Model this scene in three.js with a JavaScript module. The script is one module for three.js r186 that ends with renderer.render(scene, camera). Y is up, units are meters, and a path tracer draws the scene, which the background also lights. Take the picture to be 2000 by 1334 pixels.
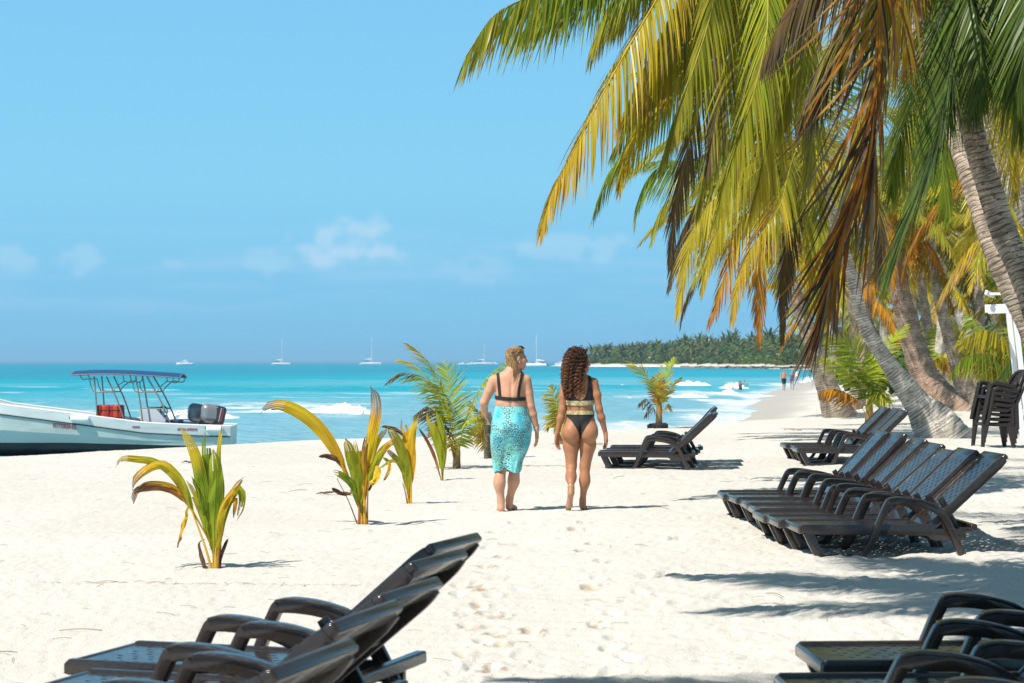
import * as THREE from 'three';
import { mergeGeometries, mergeVertices, toCreasedNormals } from 'three/addons/utils/BufferGeometryUtils.js';
import { RoundedBoxGeometry } from 'three/addons/geometries/RoundedBoxGeometry.js';
import { TextGeometry } from 'three/addons/geometries/TextGeometry.js';
import { FontLoader } from 'three/addons/loaders/FontLoader.js';

// ---------------------------------------------------------------- camera, sky, sun, exposure
const scene = new THREE.Scene();
const EYE = 1.55, FPX = 4000;                       // eye height above the sand; focal length in photo pixels
const camera = new THREE.PerspectiveCamera(2 * Math.atan(667 / FPX) * 180 / Math.PI, 1024 / 683, 0.1, 20000);
camera.position.set(0, EYE, 0);
const PITCH = Math.atan(41 / FPX);
camera.rotation.x = PITCH;
camera.focus = 21; camera.userData.fStop = 6.3;
const renderer = new THREE.WebGLRenderer({ antialias: true });
renderer.toneMapping = THREE.LinearToneMapping;
renderer.toneMappingExposure = 1.2;
renderer.shadowMap.enabled = true;
scene.fog = new THREE.FogExp2(new THREE.Color().setRGB(0.45, 0.74, 1.0), 0.00012);   // thin sea air: far things turn pale blue

const SUN_DIR = new THREE.Vector3(-0.43, 0.80, 0.40).normalize();   // from the left, behind the camera
const sun = new THREE.DirectionalLight(new THREE.Color().setRGB(1, 0.935, 0.83), 5.0);
sun.name = 'sun';
sun.position.copy(SUN_DIR).multiplyScalar(120).add(new THREE.Vector3(0, 0, -30));
sun.target.position.set(0, 0, -30);
sun.castShadow = true; sun.shadow.radius = 1;
sun.shadow.camera.left = -60; sun.shadow.camera.right = 60; sun.shadow.camera.top = 60; sun.shadow.camera.bottom = -60; sun.shadow.camera.far = 400;
sun.shadow.mapSize.set(4096, 4096);
scene.add(sun, sun.target);

// small seeded helpers
const rngOf = (s) => () => { s |= 0; s = s + 0x6D2B79F5 | 0; let t = Math.imul(s ^ s >>> 15, 1 | s); t = t + Math.imul(t ^ t >>> 7, 61 | t) ^ t; return ((t ^ t >>> 14) >>> 0) / 4294967296; };
const hash2 = (x, y) => { let h = Math.imul(x, 374761393) ^ Math.imul(y, 668265263); h = Math.imul(h ^ h >>> 13, 1274126177); return ((h ^ h >>> 16) >>> 0) / 4294967296; };
function noise(x, y) {                               // value noise, -1..1
  const x0 = Math.floor(x), y0 = Math.floor(y); let u = x - x0, v = y - y0;
  u = u * u * u * (u * (u * 6 - 15) + 10); v = v * v * v * (v * (v * 6 - 15) + 10);
  const a = hash2(x0, y0), b = hash2(x0 + 1, y0), c = hash2(x0, y0 + 1), d = hash2(x0 + 1, y0 + 1);
  return (a + (b - a) * u + (c - a) * v + (a - b - c + d) * u * v) * 2 - 1;
}
function fbm(x, y, o = 4) { let s = 0, a = 0.5; for (let i = 0; i < o; i++) { s += a * noise(x, y); x = x * 2.03 + 17.1; y = y * 2.03 + 9.7; a *= 0.5; } return s; }
const clamp = (x, a = 0, b = 1) => Math.min(b, Math.max(a, x));
const lerp = (a, b, t) => a + (b - a) * t;
const sstep = (a, b, x) => { const t = clamp((x - a) / (b - a)); return t * t * (3 - 2 * t); };
const V = (x = 0, y = 0, z = 0) => new THREE.Vector3(x, y, z);
const mixc = (a, b, t) => [lerp(a[0], b[0], t), lerp(a[1], b[1], t), lerp(a[2], b[2], t)];
const interp = (tab, x) => { if (x <= tab[0][0]) return tab[0][1]; for (let i = 1; i < tab.length; i++) if (x <= tab[i][0]) return lerp(tab[i - 1][1], tab[i][1], (x - tab[i - 1][0]) / (tab[i][0] - tab[i - 1][0])); return tab[tab.length - 1][1]; };
// the world point that the photograph shows at pixel (px, py), at depth d in front of the camera
const CP = Math.cos(PITCH), SP = Math.sin(PITCH);
function P(px, py, d) {
  const cx = (px - 1000) / FPX, cy = (667 - py) / FPX, y = cy * CP + SP, z = cy * SP - CP, k = d / -z;
  return V(cx * k, EYE + y * k, -d);
}

// the sky: clear tropical air, a belt of faint fair-weather cumulus low over the sea all round
{
  const W = 4096, H = 2048, data = new Float32Array(W * H * 4);
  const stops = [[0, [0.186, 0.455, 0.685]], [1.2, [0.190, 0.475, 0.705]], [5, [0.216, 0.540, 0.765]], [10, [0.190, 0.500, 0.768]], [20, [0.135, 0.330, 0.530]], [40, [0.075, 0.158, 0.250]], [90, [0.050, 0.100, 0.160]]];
  const sunE = Math.asin(SUN_DIR.y), sunA = Math.atan2(SUN_DIR.z, SUN_DIR.x);
  for (let j = 0; j < H; j++) {
    const e = ((j + 0.5) / H - 0.5) * 180; let k = 1; while (k < stops.length - 1 && e > stops[k][0]) k++;
    const base = e <= 0 ? [0.14, 0.28, 0.36] : mixc(stops[k - 1][1], stops[k][1], clamp((e - stops[k - 1][0]) / (stops[k][0] - stops[k - 1][0])));
    const er = e * Math.PI / 180, ce = Math.cos(er), se = Math.sin(er);
    for (let i = 0; i < W; i++) {
      const az = ((i + 0.5) / W - 0.5) * 2 * Math.PI;
      let [r, g, b] = base;
      if (e > 12) {
        const c = clamp(se * Math.sin(sunE) + ce * Math.cos(sunE) * Math.cos(az - sunA), -1, 1), a = Math.acos(c) * 57.3, w = 0.5 * Math.exp(-a / 8) + 0.07 * Math.exp(-a / 26);
        r += w; g += w * 0.95; b += w * 0.86;
      } else if (e > 0.4 && e < 6.5) {
        const deg = az * 57.29578 + 90;                               // 0 = straight ahead
        // cumulus heads: patchy along the horizon, ragged tops, flat soft bases
        const where = fbm(deg * 0.16 + 3.7, 11.3, 3);
        const top = 2.25 + 1.9 * sstep(-0.05, 0.55, where) + 0.55 * fbm(deg * 0.8, 4.2, 4);
        const body = fbm(deg * 0.75 + e * 0.13, e * 1.5, 6) + 0.42 * where;
        let m = 0.45 * sstep(0.10, 0.5, body) * sstep(0, 0.55, top - e) * sstep(1.2, 2.6, e);
        // the larger cloud ahead, left of the middle, and its companions
        for (const [c0, e0, w0, h0, s0] of [[-4.55, 3.2, 1.3, 0.85, 1.0], [-13.8, 2.8, 0.7, 0.38, 0.55], [-11.9, 2.8, 0.62, 0.45, 0.55], [1.6, 3.2, 1.5, 0.45, 0.55], [-9.4, 2.6, 0.5, 0.3, 0.4], [-6.8, 2.8, 0.7, 0.4, 0.42], [-1.1, 2.5, 1.1, 0.45, 0.36]]) {
          const q = ((deg - c0) / w0) ** 2 + ((e - e0) / (e > e0 ? h0 : h0 * 0.8)) ** 2;
          if (q < 2.2) m = Math.max(m * 0.9, s0 * sstep(0.15, 1.05, 1.0 - q * 0.62 + 1.25 * fbm(deg * 1.9, e * 2.9, 6)));
        }
        // thin layered haze streaks
        const st = 0.10 * sstep(0, 0.5, fbm(deg * 0.25, e * 3.3, 4)) * sstep(0.5, 1.4, e) * sstep(4.4, 2.8, e);
        const f = clamp(m * 0.40 + st);
        r = lerp(r, 0.56, f); g = lerp(g, 0.68, f); b = lerp(b, 0.81, f);
      }
      const o = (j * W + i) * 4; data[o] = r; data[o + 1] = g; data[o + 2] = b; data[o + 3] = 1;
    }
  }
  const t = new THREE.DataTexture(data, W, H, THREE.RGBAFormat, THREE.FloatType);
  t.mapping = THREE.EquirectangularReflectionMapping; t.magFilter = THREE.LinearFilter; t.needsUpdate = true;
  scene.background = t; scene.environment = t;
}

// ---------------------------------------------------------------- naming, geometry and texture helpers
const taken = new Map();
function numbered(n) { const k = taken.get(n) ?? 0; taken.set(n, k + 1); return k ? n + '_' + String(k).padStart(3, '0') : n; }
function tag(o, label, category, group) { o.userData.label = label; o.userData.category = category; if (group) o.userData.group = group; return o; }
function thing(name, label, category, group) { const o = new THREE.Group(); o.name = numbered(name); scene.add(o); return tag(o, label, category, group); }
function part(name, geo, mat, parent) { const m = new THREE.Mesh(geo, mat); m.name = name; parent.add(m); return m; }
function top(name, geo, mat) { const m = new THREE.Mesh(geo, mat); m.name = numbered(name); scene.add(m); return m; }
function struct(name, geo, mat) { const m = top(name, geo, mat); m.userData.kind = 'structure'; return m; }
const std = (r, g, b, rough = 0.8, more = {}) => new THREE.MeshPhysicalMaterial({ color: new THREE.Color().setRGB(r, g, b), roughness: rough, ...more });
function tex(w, h, f, srgb = false) {                // f(x, y) -> [r, g, b] in 0..1
  const d = new Uint8Array(w * h * 4);
  for (let y = 0; y < h; y++) for (let x = 0; x < w; x++) { const c = f(x, y), o = (y * w + x) * 4; d[o] = clamp(c[0]) * 255; d[o + 1] = clamp(c[1]) * 255; d[o + 2] = clamp(c[2]) * 255; d[o + 3] = 255; }
  const t = new THREE.DataTexture(d, w, h); t.wrapS = t.wrapT = THREE.RepeatWrapping; t.magFilter = THREE.LinearFilter; t.minFilter = THREE.LinearMipmapLinearFilter; t.generateMipmaps = true;
  if (srgb) t.colorSpace = THREE.SRGBColorSpace; t.needsUpdate = true; return t;
}
// tileable noise on a period of n cells
const tnoise = (n) => (x, y) => { const f = (v) => ((v % n) + n) % n, x0 = Math.floor(x), y0 = Math.floor(y); let u = x - x0, v = y - y0; u = u * u * (3 - 2 * u); v = v * v * (3 - 2 * v); const a = hash2(f(x0), f(y0) + n * 31), b = hash2(f(x0 + 1), f(y0) + n * 31), c = hash2(f(x0), f(y0 + 1) + n * 31), d = hash2(f(x0 + 1), f(y0 + 1) + n * 31); return lerp(lerp(a, b, u), lerp(c, d, u), v); };

class GB {                                           // collects triangles with colours and optional uv
  constructor(uv = false) { this.p = []; this.c = []; this.i = []; this.uv = uv ? [] : null; }
  v(p, c, u) { this.p.push(p.x, p.y, p.z); this.c.push(c[0], c[1], c[2]); if (this.uv) this.uv.push(u ? u[0] : 0, u ? u[1] : 0); return this.p.length / 3 - 1; }
  t(a, b, c) { this.i.push(a, b, c); }
  q(a, b, c, d) { this.i.push(a, b, c, a, c, d); }
  tube(pts, radii, sides, colors, { caps = true, squash = 1, uvScale = 1 } = {}) {
    const n = pts.length; let prev = null, len = 0; const T = V(), A = V(), B = V();
    const first = this.p.length / 3;
    for (let k = 0; k < n; k++) {
      T.subVectors(pts[Math.min(n - 1, k + 1)], pts[Math.max(0, k - 1)]).normalize();
      if (!prev) { A.set(0, 1, 0); if (Math.abs(T.y) > 0.9) A.set(1, 0, 0); A.cross(T).normalize(); } else A.copy(prev).addScaledVector(T, -prev.dot(T)).normalize();
      prev = A.clone(); B.crossVectors(T, A);
      if (k) len += pts[k].distanceTo(pts[k - 1]);
      const r = Array.isArray(radii) ? radii[k] : radii, c = Array.isArray(colors[0]) ? colors[k] : colors;
      for (let s = 0; s < sides + (this.uv ? 1 : 0); s++) { const a = s / sides * 2 * Math.PI, q = pts[k].clone().addScaledVector(A, Math.cos(a) * r).addScaledVector(B, Math.sin(a) * r * squash); this.v(q, c, [s / sides, len * uvScale]); }
    }
    const m = sides + (this.uv ? 1 : 0);
    for (let k = 0; k < n - 1; k++) for (let s = 0; s < sides; s++) { const s1 = this.uv ? s + 1 : (s + 1) % sides, a = first + k * m; this.q(a + s, a + s1, a + m + s1, a + m + s); }
    if (caps) for (const [k, d] of [[0, 1], [n - 1, 0]]) { const c0 = this.v(pts[k], Array.isArray(colors[0]) ? colors[k] : colors), a = first + k * m; for (let s = 0; s < sides; s++) { const s1 = this.uv ? s + 1 : (s + 1) % sides; d ? this.t(c0, a + s1, a + s) : this.t(c0, a + s, a + s1); } }
  }
  geo(flat = false) {
    const g = new THREE.BufferGeometry();
    g.setAttribute('position', new THREE.Float32BufferAttribute(this.p, 3)); g.setAttribute('color', new THREE.Float32BufferAttribute(this.c, 3));
    if (this.uv) g.setAttribute('uv', new THREE.Float32BufferAttribute(this.uv, 2));
    g.setIndex(this.i); if (!flat) g.computeVertexNormals(); return g;
  }
}
const merge = (list) => { list = list.map((g) => g.index ? g.toNonIndexed() : g); const keys = ['position', 'normal', 'uv', 'color'].filter((k) => list.every((g) => g.attributes[k])); for (const g of list) for (const k of Object.keys(g.attributes)) if (!keys.includes(k)) g.deleteAttribute(k); return mergeGeometries(list); };
const tubeGeo = (pts, r, sides = 8, n = 0) => { const g = new GB(); const q = n ? new THREE.CatmullRomCurve3(pts).getPoints(n) : pts; g.tube(q, r, sides, [1, 1, 1]); return g.geo(); };
const boxAt = (w, h, d, x, y, z, r = 0.008) => new RoundedBoxGeometry(w, h, d, 2, Math.min(r, w / 2.1, h / 2.1, d / 2.1)).translate(x, y, z);
// ---------------------------------------------------------------- sand and sea
const SEA = -0.9;
// the beach in plan: for each depth d, the berm's crest and the water's edge lie at these x; land lies to the right
const CREST = [[-40, -90], [10, -62], [22, -40], [28, -22], [32.8, -8.4], [37.6, -5.3], [42.2, -2.5], [45.3, 0], [47.7, 2.9], [51, 5.2], [57, 8], [67, 11.8], [85, 16.5], [125, 25], [190, 39], [300, 62], [450, 92], [800, 150], [1500, 260]];
const EDGE = [[-40, -110], [22, -60], [34, -26], [44, -13], [49, -5], [54, 0.5], [65, 5.6], [80, 8.3], [99, 11.0], [125, 15], [168, 21.8], [229, 32], [320, 47], [420, 66], [600, 92], [800, 112], [1500, 190]];
function sandBase(x, d) {
  const c = interp(CREST, d), e = Math.min(interp(EDGE, d), c - 1.5);
  const wob = (0.35 * noise(x * 0.12 + 3, d * 0.12) + 0.30 * noise(7, d * 0.06) + 0.12 * noise(3, d * 0.21)) * clamp(d / 60, 0.2, 3);
  const t = (x + wob - e) / (c - e);
  if (t >= 1) return 0.0 + 0.02 * clamp((t - 1) * 2);
  if (t > 0) return SEA + (0 - SEA) * (0.55 * t + 0.45 * sstep(0.15, 1, t));
  return Math.max(-4, SEA + t * (c - e) * 0.045);
}
// footprints: [x, d, turn, length, depth]
const PRINTS = [], PR = rngOf(77);
{
  const track = (pts, side, n, j) => { for (let i = 0; i < n; i++) { const t = i / (n - 1), k = t * (pts.length - 1), a = pts[Math.min(pts.length - 2, Math.floor(k))], b = pts[Math.min(pts.length - 1, Math.floor(k) + 1)], f = k - Math.floor(Math.min(k, pts.length - 1.001)); const px = lerp(a[0], b[0], f) + (i % 2 ? side : -side) + (PR() - 0.5) * j, py = lerp(a[1], b[1], f) + (PR() - 0.5) * j * 0.6, d = EYE * FPX / (py - 708); PRINTS.push([(px - 1000) / FPX * d, d, (PR() - 0.5) * 0.5, 0.23 + PR() * 0.05, 0.022 + PR() * 0.026, PR() < 0.5 ? 0.4 + 0.6 * PR() : 0]); } };
  track([[990, 1012], [972, 1075], [958, 1135], [940, 1205], [915, 1300], [900, 1380]], 14, 19, 16);
  track([[1120, 1012], [1140, 1075], [1160, 1140], [1180, 1205], [1200, 1290], [1215, 1380]], 15, 19, 16);
  track([[930, 1140], [900, 1200], [1010, 1260], [940, 1330]], 22, 12, 40);
  for (let i = 0; i < 190; i++) { const d = 10 + 24 * Math.pow(PR(), 1.3), x = (PR() - 0.42) * d * 0.55; PRINTS.push([x, d, PR() * 6.28, 0.2 + PR() * 0.08, 0.005 + 0.016 * PR() * PR()]); }
  for (let i = 0; i < 330; i++) { const d = 10 + 22 * PR(), x = d * (0.06 + 0.24 * PR()); PRINTS.push([x, d, PR() * 6.28, 0.22 + PR() * 0.12, 0.014 + 0.026 * PR()]); }
}
const PCELL = new Map();
for (const f of PRINTS) for (let i = -1; i <= 1; i++) for (let j = -1; j <= 1; j++) { const k = (Math.floor(f[0] / 0.5) + i) * 4096 + Math.floor(f[1] / 0.5) + j; if (!PCELL.has(k)) PCELL.set(k, []); PCELL.get(k).push(f); }
function sandAt(x, d) {
  let h = sandBase(x, d);
  const dry = sstep(SEA + 0.15, -0.25, h);
  if (d < 130) {
    const rough = 0.45 + 0.75 * sstep(0.03, 0.16, x / (d + 2)) * sstep(45, 25, d);
    h += dry * (0.03 * noise(x * 0.33, d * 0.3 + 5) + rough * (0.020 * noise(x * 1.1 + 7, d * 0.9) + 0.012 * noise(x * 2.7, d * 2.3 + 31)) + rough * 0.007 * noise(x * 7.3, d * 5.5) + (0.5 + rough) * 0.0042 * noise(x * 17, d * 10.5) + (0.4 + rough) * 0.0028 * noise(x * 37, d * 19));
    // wind-combed ripples, faint, broken up
    h += dry * 0.0028 * sstep(-0.2, 0.5, noise(x * 0.5 + 40, d * 0.5)) * Math.sin(d * 21 + 2.5 * noise(x * 0.9, d * 0.7) + x * 3);
    const cell = PCELL.get(Math.floor(x / 0.5) * 4096 + Math.floor(d / 0.5));
    if (cell) for (const [fx, fd, a, L, dep] of cell) {
      const ca = Math.cos(a), sa = Math.sin(a), u = ((x - fx) * sa + (d - fd) * ca) / L, v = ((x - fx) * ca - (d - fd) * sa) / (L * (0.36 + 0.08 * u));
      const q = u * u * 4 + v * v * 4, s = Math.exp(-q * q * 0.55);
      const rag = 0.62 + 0.5 * noise(x * 13 + fx * 7, d * 9) + 0.3 * noise(x * 29, d * 17);
      h += dep * rag * (-s * (0.9 + 0.7 * u) + 0.36 * Math.exp(-((Math.sqrt(q) - 1.4) ** 2) * 4));
    }
  }
  return h;
}
const groundY = (x, d) => sandAt(x, d);
const onSand = (px, py, dGuess) => { let d = dGuess ?? EYE * FPX / (py - 708); const x = (px - 1000) / FPX * d; return V(x, groundY(x, d), -d); };
function fanGrid(tans, ds, apex, f) {                // vertices at x = tan * (d + apex)
  const nx = tans.length, ny = ds.length, pos = new Float32Array(nx * ny * 3), idx = new Uint32Array((nx - 1) * (ny - 1) * 6), uv = new Float32Array(nx * ny * 2);
  for (let j = 0, o = 0; j < ny; j++) for (let i = 0; i < nx; i++, o++) { const x = tans[i] * (ds[j] + apex), d = ds[j]; pos[o * 3] = x; pos[o * 3 + 1] = f(x, d, o); pos[o * 3 + 2] = -d; uv[o * 2] = x; uv[o * 2 + 1] = d; }
  for (let j = 0, o = 0; j < ny - 1; j++) for (let i = 0; i < nx - 1; i++) { const a = j * nx + i; idx[o++] = a; idx[o++] = a + 1; idx[o++] = a + nx + 1; idx[o++] = a; idx[o++] = a + nx + 1; idx[o++] = a + nx; }
  const g = new THREE.BufferGeometry(); g.setAttribute('position', new THREE.BufferAttribute(pos, 3)); g.setAttribute('uv', new THREE.BufferAttribute(uv, 2)); g.setIndex(new THREE.BufferAttribute(idx, 1)); return g;
}
const range = (a, b, n, f = (t) => t) => Array.from({ length: n }, (_, i) => a + (b - a) * f(i / (n - 1)));
const geom = (a, b, n) => Array.from({ length: n }, (_, i) => a * Math.pow(b / a, i / (n - 1)));
const tansOf = (inner, n, outer) => { const o = geom(inner, outer, 26).slice(1); return [...o.slice().reverse().map((x) => -x), ...range(-inner, inner, n), ...o]; };
{
  const ds = [...range(-45, 3, 17), ...geom(4, 8.5, 30), ...geom(8.56, 62, 430), ...geom(62.8, 1600, 90)];
  const color = [];
  const g = fanGrid(tansOf(0.265, 580, 5), ds.map((d) => d), 0.0001, (x, d) => 0);
  // re-lay the vertices: the fan opens 50 m behind the camera for the outer part, so that the sheet has no gap there
  const p = g.attributes.position, uv = g.attributes.uv, nx = tansOf(0.265, 580, 5).length, tn = tansOf(0.265, 580, 5);
  for (let j = 0, o = 0; j < ds.length; j++) for (let i = 0; i < nx; i++, o++) {
    const d = ds[j], w = Math.max(4, d), x = tn[i] * w * (Math.abs(tn[i]) > 0.265 && d < 60 ? 1 + (60 - Math.max(d, 4)) / 40 * sstep(0.265, 1.5, Math.abs(tn[i])) : 1);
    p.setXYZ(o, x, sandAt(x, d), -d); uv.setXY(o, x, d);
    // damp sand by the water is greyer and darker; patches of coarser, creamier grains on the dry part
    const h = p.getY(o), damp = sstep(-0.58 + 0.14 * noise(x * 0.3, d * 0.12) + 0.06 * noise(x * 1.7, d * 0.5), -0.84, h), patch = fbm(x * 0.35 + 50, d * 0.3, 4);
    let c = mixc([0.618, 0.592, 0.542], [0.648, 0.628, 0.590], clamp(0.5 + patch));
    c = mixc(c, [0.40, 0.385, 0.36], damp * 0.8);
    // damp brown sand kicked up in some of the footprints
    const cell = d < 40 && PCELL.get(Math.floor(x / 0.5) * 4096 + Math.floor(d / 0.5));
    if (cell) for (const [fx, fd, a, L, dep, wet] of cell) if (wet) { const ca = Math.cos(a), sa = Math.sin(a), u = ((x - fx) * sa + (d - fd) * ca) / L, v = ((x - fx) * ca - (d - fd) * sa) / (L * 0.55), q = u * u * 3 + v * v * 3; if (q < 2) c = mixc(c, [0.36, 0.235, 0.13], wet * 0.75 * sstep(0.25, 0.75, 0.62 - q * 0.35 + 0.75 * noise(x * 23, d * 19))); }
    color.push(...c);
  }
  g.setAttribute('color', new THREE.Float32BufferAttribute(color, 3)); g.computeVertexNormals();
  const n8 = tnoise(8), n32 = tnoise(32), n128 = tnoise(128), n256 = tnoise(256);
  const bump = tex(1024, 1024, (x, y) => { const u = x / 1024, v = y / 1024, h = 0.25 * n32(u * 32, v * 32) + 0.35 * n128(u * 128, v * 128) + 0.4 * n256(u * 256, v * 256); return [h, h, h]; });
  bump.repeat.set(1 / 1.3, 1 / 1.3);
  const tint = tex(1024, 1024, (x, y) => {                            // grain: shell specks, coarse dark grains
    const u = x / 1024, v = y / 1024, k = hash2(x * 3 + 1, y * 7 + 5); let s = 0.955 + 0.03 * n256(u * 256, v * 256) + 0.03 * n8(u * 8, v * 8);
    if (k > 0.9965) s -= 0.35 * hash2(x, y); else if (k < 0.004) s += 0.05;
    return [s, s * 0.997, s * 0.99];
  });
  tint.repeat.set(1 / 3.1, 1 / 3.1);
  struct('sand_beach', g, std(1, 1, 1, 0.95, { vertexColors: true, map: tint, bumpMap: bump, bumpScale: 0.006, specularIntensity: 0.2 }));
}
const BREAKERS = [
  [[[430, 800, 104, 0.25], [520, 801, 103, 0.6], [600, 802, 102.5, 0.8], [660, 803, 102, 1.15], [700, 803, 101, 1.35], [745, 802, 101, 0.7]], 0.44, 3.4, 3],
  [[[250, 816, 93, 0.3], [310, 815, 93, 0.8], [370, 812, 93, 1], [420, 811, 94, 1.0], [475, 813, 95, 0.5]], 0.40, 3.2, 8],
  [[[330, 797, 112, 0.3], [430, 797, 112, 0.5], [530, 796, 113, 0.5], [660, 795, 114, 0.3]], 0.22, 2.2, 12],
  [[[1300, 753, 215, 0.4], [1325, 753, 215, 0.8], [1350, 753, 214, 1.1], [1375, 754, 213, 0.9], [1400, 754, 213, 0.5]], 0.60, 4, 15],
  [[[1400, 758, 198, 0.4], [1418, 757, 198, 0.9], [1434, 756, 199, 1.2], [1450, 759, 197, 0.8], [1470, 761, 195, 0.4]], 0.60, 4, 19],
  [[[1300, 775, 147, 0.5], [1345, 777, 145, 0.9], [1395, 778, 144, 0.6]], 0.40, 3, 23],
  [[[1395, 768, 160, 0.6], [1425, 772, 158, 1], [1450, 776, 155, 0.6]], 0.5, 3, 27],
  [[[1200, 778, 140, 0.4], [1230, 779, 140, 0.6], [1262, 779, 140, 0.4]], 0.28, 2, 31],
  [[[1185, 753, 218, 0.4], [1220, 753, 218, 0.7], [1262, 753, 218, 0.4]], 0.3, 2, 35],
  [[[1400, 808, 99, 0.3], [1440, 797, 110, 0.6], [1480, 782, 131, 0.5], [1520, 766, 165, 0.4]], 0.16, 2.2, 39],
  [[[1560, 748, 240, 0.5], [1578, 744, 266, 1], [1592, 739, 310, 0.6]], 0.6, 4, 43],
  [[[1120, 704.6, 1240, 0.6], [1180, 704.6, 1230, 1], [1250, 704.8, 1200, 1.2], [1330, 705, 1150, 0.7]], 0.7, 5, 47],
];
const BLINES = BREAKERS.filter((b) => b[0][0][2] < 400).map(([l]) => l.map(([px, py, d]) => [(px - 1000) / FPX * d, d]).sort((p, q) => p[0] - q[0]));
// ---- the sea
const swellAt = (x, d) => {
  const s = interp(EDGE, d) - x;                                       // metres seaward along x
  const far = sstep(700, 120, d);
  const calm = sstep(0.5, 14, s);
  const ph = d * 0.16 - x * 0.06 + 1.3 * noise(x * 0.03, d * 0.012);
  let h = far * calm * (0.09 * Math.sin(ph) + 0.05 * Math.sin(ph * 2.3 + x * 0.11) + 0.07 * noise(x * 0.22, d * 0.16) + 0.03 * noise(x * 0.9, d * 0.5));
  return h;
};
{
  const ds = [...geom(24, 60, 60), ...geom(60.3, 330, 290), ...geom(334, 1500, 90), ...geom(1540, 5200, 20)];
  const tn = [...range(-1.6, -0.30, 30), ...range(-0.295, 0.27, 520), ...range(0.28, 0.9, 12)];
  const g = fanGrid(tn, ds, 0, (x, d) => SEA + swellAt(x, d)), p = g.attributes.position, color = [];
  const deep = [0.000, 0.235, 0.345], teal = [0.000, 0.310, 0.410], mid = [0.055, 0.365, 0.455], pale = [0.170, 0.385, 0.470], shoal = [0.240, 0.415, 0.460], foam = [0.80, 0.82, 0.82];
  for (let o = 0; o < p.count; o++) {
    const x = p.getX(o), d = -p.getZ(o), s = interp(EDGE, d) - x;
    // water over a sand floor that falls away seaward, with bars and grass beds: bands with ragged edges
    const wob = fbm(x * 0.012 + 9, d * 0.016, 4), streak = fbm(x * 0.05 + d * 0.004, d * 0.11, 4);
    const q = s * 0.55 + d * 0.16 + 42 * wob * sstep(30, 200, d);
    let c = q < 22 ? mixc(shoal, pale, sstep(5, 22, q + 6 * streak)) : q < 48 ? mixc(pale, mid, sstep(22, 48, q + 16 * streak)) : q < 78 ? mixc(mid, teal, sstep(48, 78, q + 20 * streak)) : mixc(teal, deep, sstep(78, 170, q + 30 * streak));
    if (d < 420) c = mixc(c, [0.26, 0.42, 0.48], 0.5 * sstep(0.12, 0.5, streak) * sstep(70, 40, q));       // milky stirred-up sand
    // lace of foam in the wash and torn streaks behind the breakers
    const w = sstep(9 + d * 0.03, 0.5, s) * sstep(330, 180, d);
    if (w > 0) { const n = Math.abs(fbm(x * 0.55, d * 0.16, 5)) , net = sstep(0.16, 0.03, n) , blot = sstep(0.02, 0.28, fbm(x * 0.22 + 30, d * 0.055, 4)); c = mixc(c, foam, clamp(w * (0.9 * net * blot + 0.75 * blot * blot))); }
    const lip = sstep(2.6 + 1.5 * noise(x * 0.35, d * 0.05), 0.2, s) * sstep(420, 260, d) * (0.55 + 0.45 * noise(x * 1.1, d * 0.3)); c = mixc(c, foam, clamp(lip));
    if (d < 290) for (const L of BLINES) if (x > L[0][0] && x < L[L.length - 1][0]) { const dd = d - interp(L, x), e = Math.min(x - L[0][0], L[L.length - 1][0] - x); if (dd > -2.5 && dd < 11) c = mixc(c, foam, clamp(sstep(0, 1.5, e) * sstep(11, 1, dd) * sstep(-2.5, -0.8, dd) * (0.45 + 0.9 * fbm(x * 0.7, d * 0.35, 4)))); }
    const strk = sstep(0.30, 0.52, fbm(x * 0.09 + 70, d * 0.26, 5)) * sstep(70, 100, d) * sstep(260, 150, d); c = mixc(c, foam, 0.5 * strk);
    color.push(...c);
  }
  g.setAttribute('color', new THREE.Float32BufferAttribute(color, 3)); g.computeVertexNormals();
  const a16 = tnoise(16), a48 = tnoise(48), a120 = tnoise(120);
  const rip = tex(1024, 1024, (x, y) => { const u = x / 1024, v = y / 1024, h = 0.5 * a16(u * 16, v * 16) + 0.32 * a48(u * 48, v * 48) + 0.18 * a120(u * 120, v * 120); return [h, h, h]; });
  rip.repeat.set(1 / 26, 1 / 14);
  struct('sea', g, std(1, 1, 1, 0.22, { vertexColors: true, ior: 1.33, specularIntensity: 0.07, bumpMap: rip, bumpScale: 0.45 }));
}
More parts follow.
